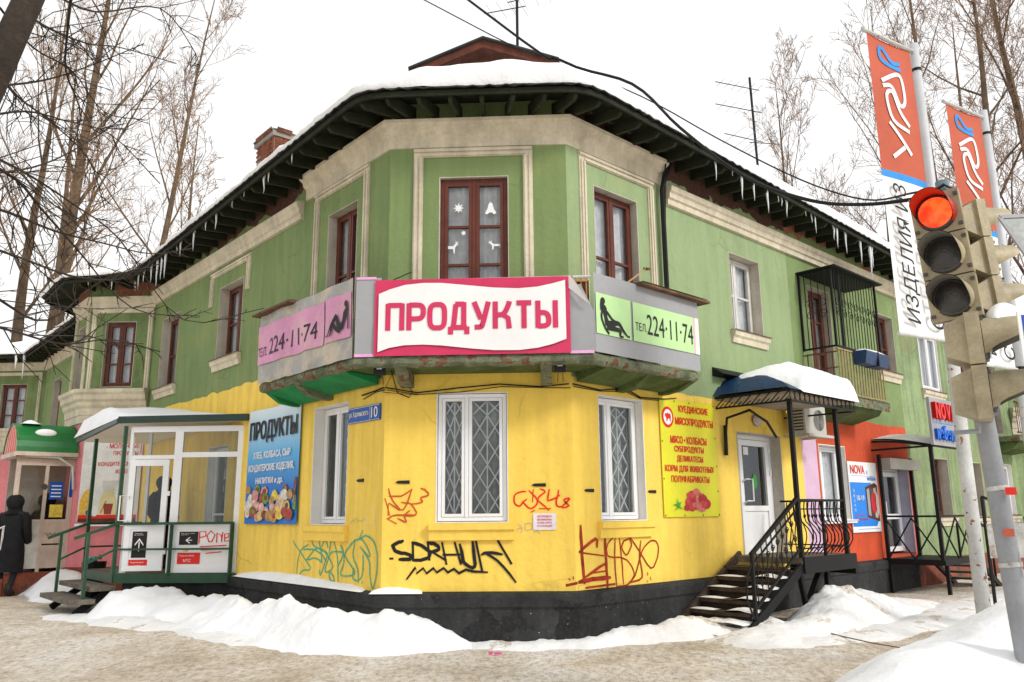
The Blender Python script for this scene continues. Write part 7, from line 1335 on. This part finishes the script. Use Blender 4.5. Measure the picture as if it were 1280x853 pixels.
person(Matrix.Translation((-8.52, 6.00, G0)) @ Matrix.Rotation(R(188), 4, 'Z'), 'person in a long black hooded coat walking away at the far left', 1.90)
person(Matrix.Translation((-8.35, 6.75, G0 + .02)) @ Matrix.Rotation(R(176), 4, 'Z'), 'person in a dark jacket half hidden by the black hooded walker', 1.92)
v_ = FL @ Vector((-6.35, -.45, 0)); person(Matrix.Translation((v_.x, v_.y, .73)) @ Matrix.Rotation(R(60), 4, 'Z'), 'dark clad person inside the glazed porch', 1.55, step=.02)
# ================================================================ trees
def tree(name, lab, base, hgt, r0, lean, seed, limbs=15, spread=.55, up=.75, fine=7, bark='bark', twm='twig', grp=None, first=.28, twr=1.0):
    rnd = random.Random(seed); t = TH(name, lab, 'tree', Matrix.Translation(base), grp); tr = MB(); cw = MB()
    n = 12; P = []; x = y = 0
    for k in range(n + 1):
        s = k / n; P.append(Vector((lean[0] * s + .35 * r0 * 2 * noise.noise(Vector((s * 3, seed, 0))), lean[1] * s + .7 * r0 * noise.noise(Vector((s * 3, seed, 9))), hgt * s)))
    tr.tube(P, [r0 * (1 - .93 * (k / n) ** .85) * (1.25 if k == 0 else 1) for k in range(n + 1)], 10)
    def pt(s): f = s * n; i = min(n - 1, int(f)); return P[i].lerp(P[i + 1], f - i)
    def limb(p, d, L_, r, lev):
        m_ = 4 if lev < 3 else 2; Q = [p]; dd = d.copy()
        for k in range(m_):
            dd = (dd + Vector((rnd.uniform(-1, 1), rnd.uniform(-1, 1), rnd.uniform(-.6, 1))) * .16 + Vector((0, 0, .10 if lev < 3 else .02))).normalized(); Q.append(Q[-1] + dd * L_ / m_)
        rr = [max(.009 * twr, r * (1 - .8 * k / m_)) for k in range(m_ + 1)]
        (tr if lev == 1 else cw).tube(Q, rr, 6 if lev == 1 else (4 if lev == 2 else 3), False)
        if lev >= 4: return
        cnt = {1: fine + 1, 2: fine - 2, 3: 4}[lev]
        for k in range(cnt):
            s = .18 + .82 * (k + rnd.random() * .8) / cnt; f = s * m_; i = min(m_ - 1, int(f)); q = Q[i].lerp(Q[min(i + 1, m_)], f - i)
            ax = (Q[min(i + 1, m_)] - Q[i]).normalized(); s_ = ax.cross(Vector((rnd.uniform(-1, 1), rnd.uniform(-1, 1), rnd.uniform(-1, 1)))).normalized()
            limb(q, (ax * .75 + s_ * .75 + Vector((0, 0, .18))).normalized(), L_ * rnd.uniform(.32, .55) * (1.15 - .5 * s), r * .36 * (1.1 - s * .5), lev + 1)
    for k in range(limbs):
        s = first + (1 - first) * (k + rnd.random() * .7) / limbs; a = rnd.uniform(0, 6.283); d = Vector((math.cos(a) * spread, math.sin(a) * spread, up + rnd.uniform(-.15, .2))).normalized()
        limb(pt(min(.99, s)), d, hgt * rnd.uniform(.20, .36) * (1.1 - .62 * s), r0 * .30 * (1.15 - s), 1)
    OB('trunk', tr, bark, t, smooth=True); OB('crown', cw, twm, t); return t
GT = 'bare trees beyond the roofs'
tree('poplar_tree', 'thick bare poplar behind the far left roof', (-20.5, 24.5, 0), 31, .50, (1.5, 0), 1, 14, .50, .8, 7)
tree('poplar_tree', 'bare poplar leaning right of the thick one on the left', (-18.3, 26.5, 0), 27, .30, (4.0, -1), 2, 12, .6, .8, 7)
tree('poplar_tree', 'bare poplar at the far left edge of the sky', (-25.5, 29.5, 0), 30, .42, (1, 0), 3, 12, .55, .75, 7)
tree('poplar_tree', 'distant bare poplar left of the thick one', (-26.0, 34.5, 0), 31, .36, (-1, 0), 4, 11, .6, .8, 6)
tree('young_tree', 'small bare tree above the left roof', (-12.9, 21.2, 0), 18.2, .20, (.3, 0), 5, 8, .65, .75, 6, first=.6)
tree('birch_tree', 'bare tree above the middle of the right roof', (13.0, 25.2, 0), 21.5, .19, (-.2, 0), 6, 12, .6, .85, 6, 'bark', 'twig_r')
tree('birch_tree', 'faint bare tree behind the tall aerial', (18.2, 38, 0), 24, .24, (-1, 0), 7, 10, .6, .8, 6, 'bark', 'twig_r')
tree('birch_tree', 'bare birch left of the tall orange banner', (16.4, 24.0, 0), 24, .22, (.6, 0), 8, 12, .6, .85, 6, 'bark', 'twig_r')
tree('birch_tree', 'bare birch seen between the two orange banners', (20.1, 26.3, 0), 29, .36, (-.2, 0), 9, 14, .55, .85, 7, 'bark', 'twig_r')
tree('birch_tree', 'bare tree right of the farther orange banner', (19.0, 20.3, 0), 25, .34, (.5, 0), 10, 14, .75, .7, 8, 'bark', 'twig_r')
tree('birch_tree', 'bare tree at the right edge of the sky', (22.6, 22.0, 0), 27, .40, (-1.5, 0), 11, 14, .7, .75, 8, 'bark', 'twig_r')
tree('birch_tree', 'distant bare tree between the banners', (24.5, 33, 0), 29, .34, (1, 0), 12, 12, .65, .8, 7, 'bark', 'twig_r')
# near tree whose dark branches reach in from the upper left
nt_ = TH('tree', 'dark near tree reaching in from the upper left corner', 'tree', Matrix.Translation((-2.35, -5.5, 0)))
OB('trunk', MB().tube([(0, 0, 0), (.15, .1, 1.2), (.30, .2, 2.6), (.55, .42, 3.9), (.72, .50, 4.62), (.86, .60, 5.4), (1.1, .8, 6.8)], [.24, .19, .15, .115, .095, .085, .06], 12), 'bark_d', nt_, smooth=True)
rnd = random.Random(77); cw = MB(); O = Vector((-2.35, -5.5, 0))
for r, P in TWIGS:
    Q = [v - O for v in smooth_pts(P, 4)]; m_ = len(Q); cw.tube(Q, [max(.005, r * .62 * (1 - .75 * k / (m_ - 1))) for k in range(m_)], 5, False)
    for k in range(2, m_ - 1):
        for _ in range(2):
            if rnd.random() < .72:
                ax = (Q[k + 1] - Q[k]).normalized(); s = ax.cross(Vector((rnd.uniform(-1, 1), rnd.uniform(-1, 1), rnd.uniform(-1, 1)))).normalized(); L_ = rnd.uniform(.25, .9) * (1.1 - k / m_); d = (ax * .8 + s * .6).normalized()
                q1 = Q[k] + d * L_ * .5; d2 = (d + Vector((rnd.uniform(-.3, .3), rnd.uniform(-.3, .3), rnd.uniform(-.3, .15)))).normalized(); q2 = q1 + d2 * L_ * .5; cw.tube([Q[k], q1, q2], [.0055, .004, .003], 3, False)
                for h_ in (q1, Q[k].lerp(q1, .5), q1.lerp(q2, .5)):
                    if rnd.random() < .6: cw.tube([h_, h_ + (d2 + Vector((rnd.uniform(-.8, .8), rnd.uniform(-.8, .8), rnd.uniform(-.8, .5)))) * L_ * .22], [.0035, .0025], 3, False)
OB('crown', cw, 'bark_d', nt_)
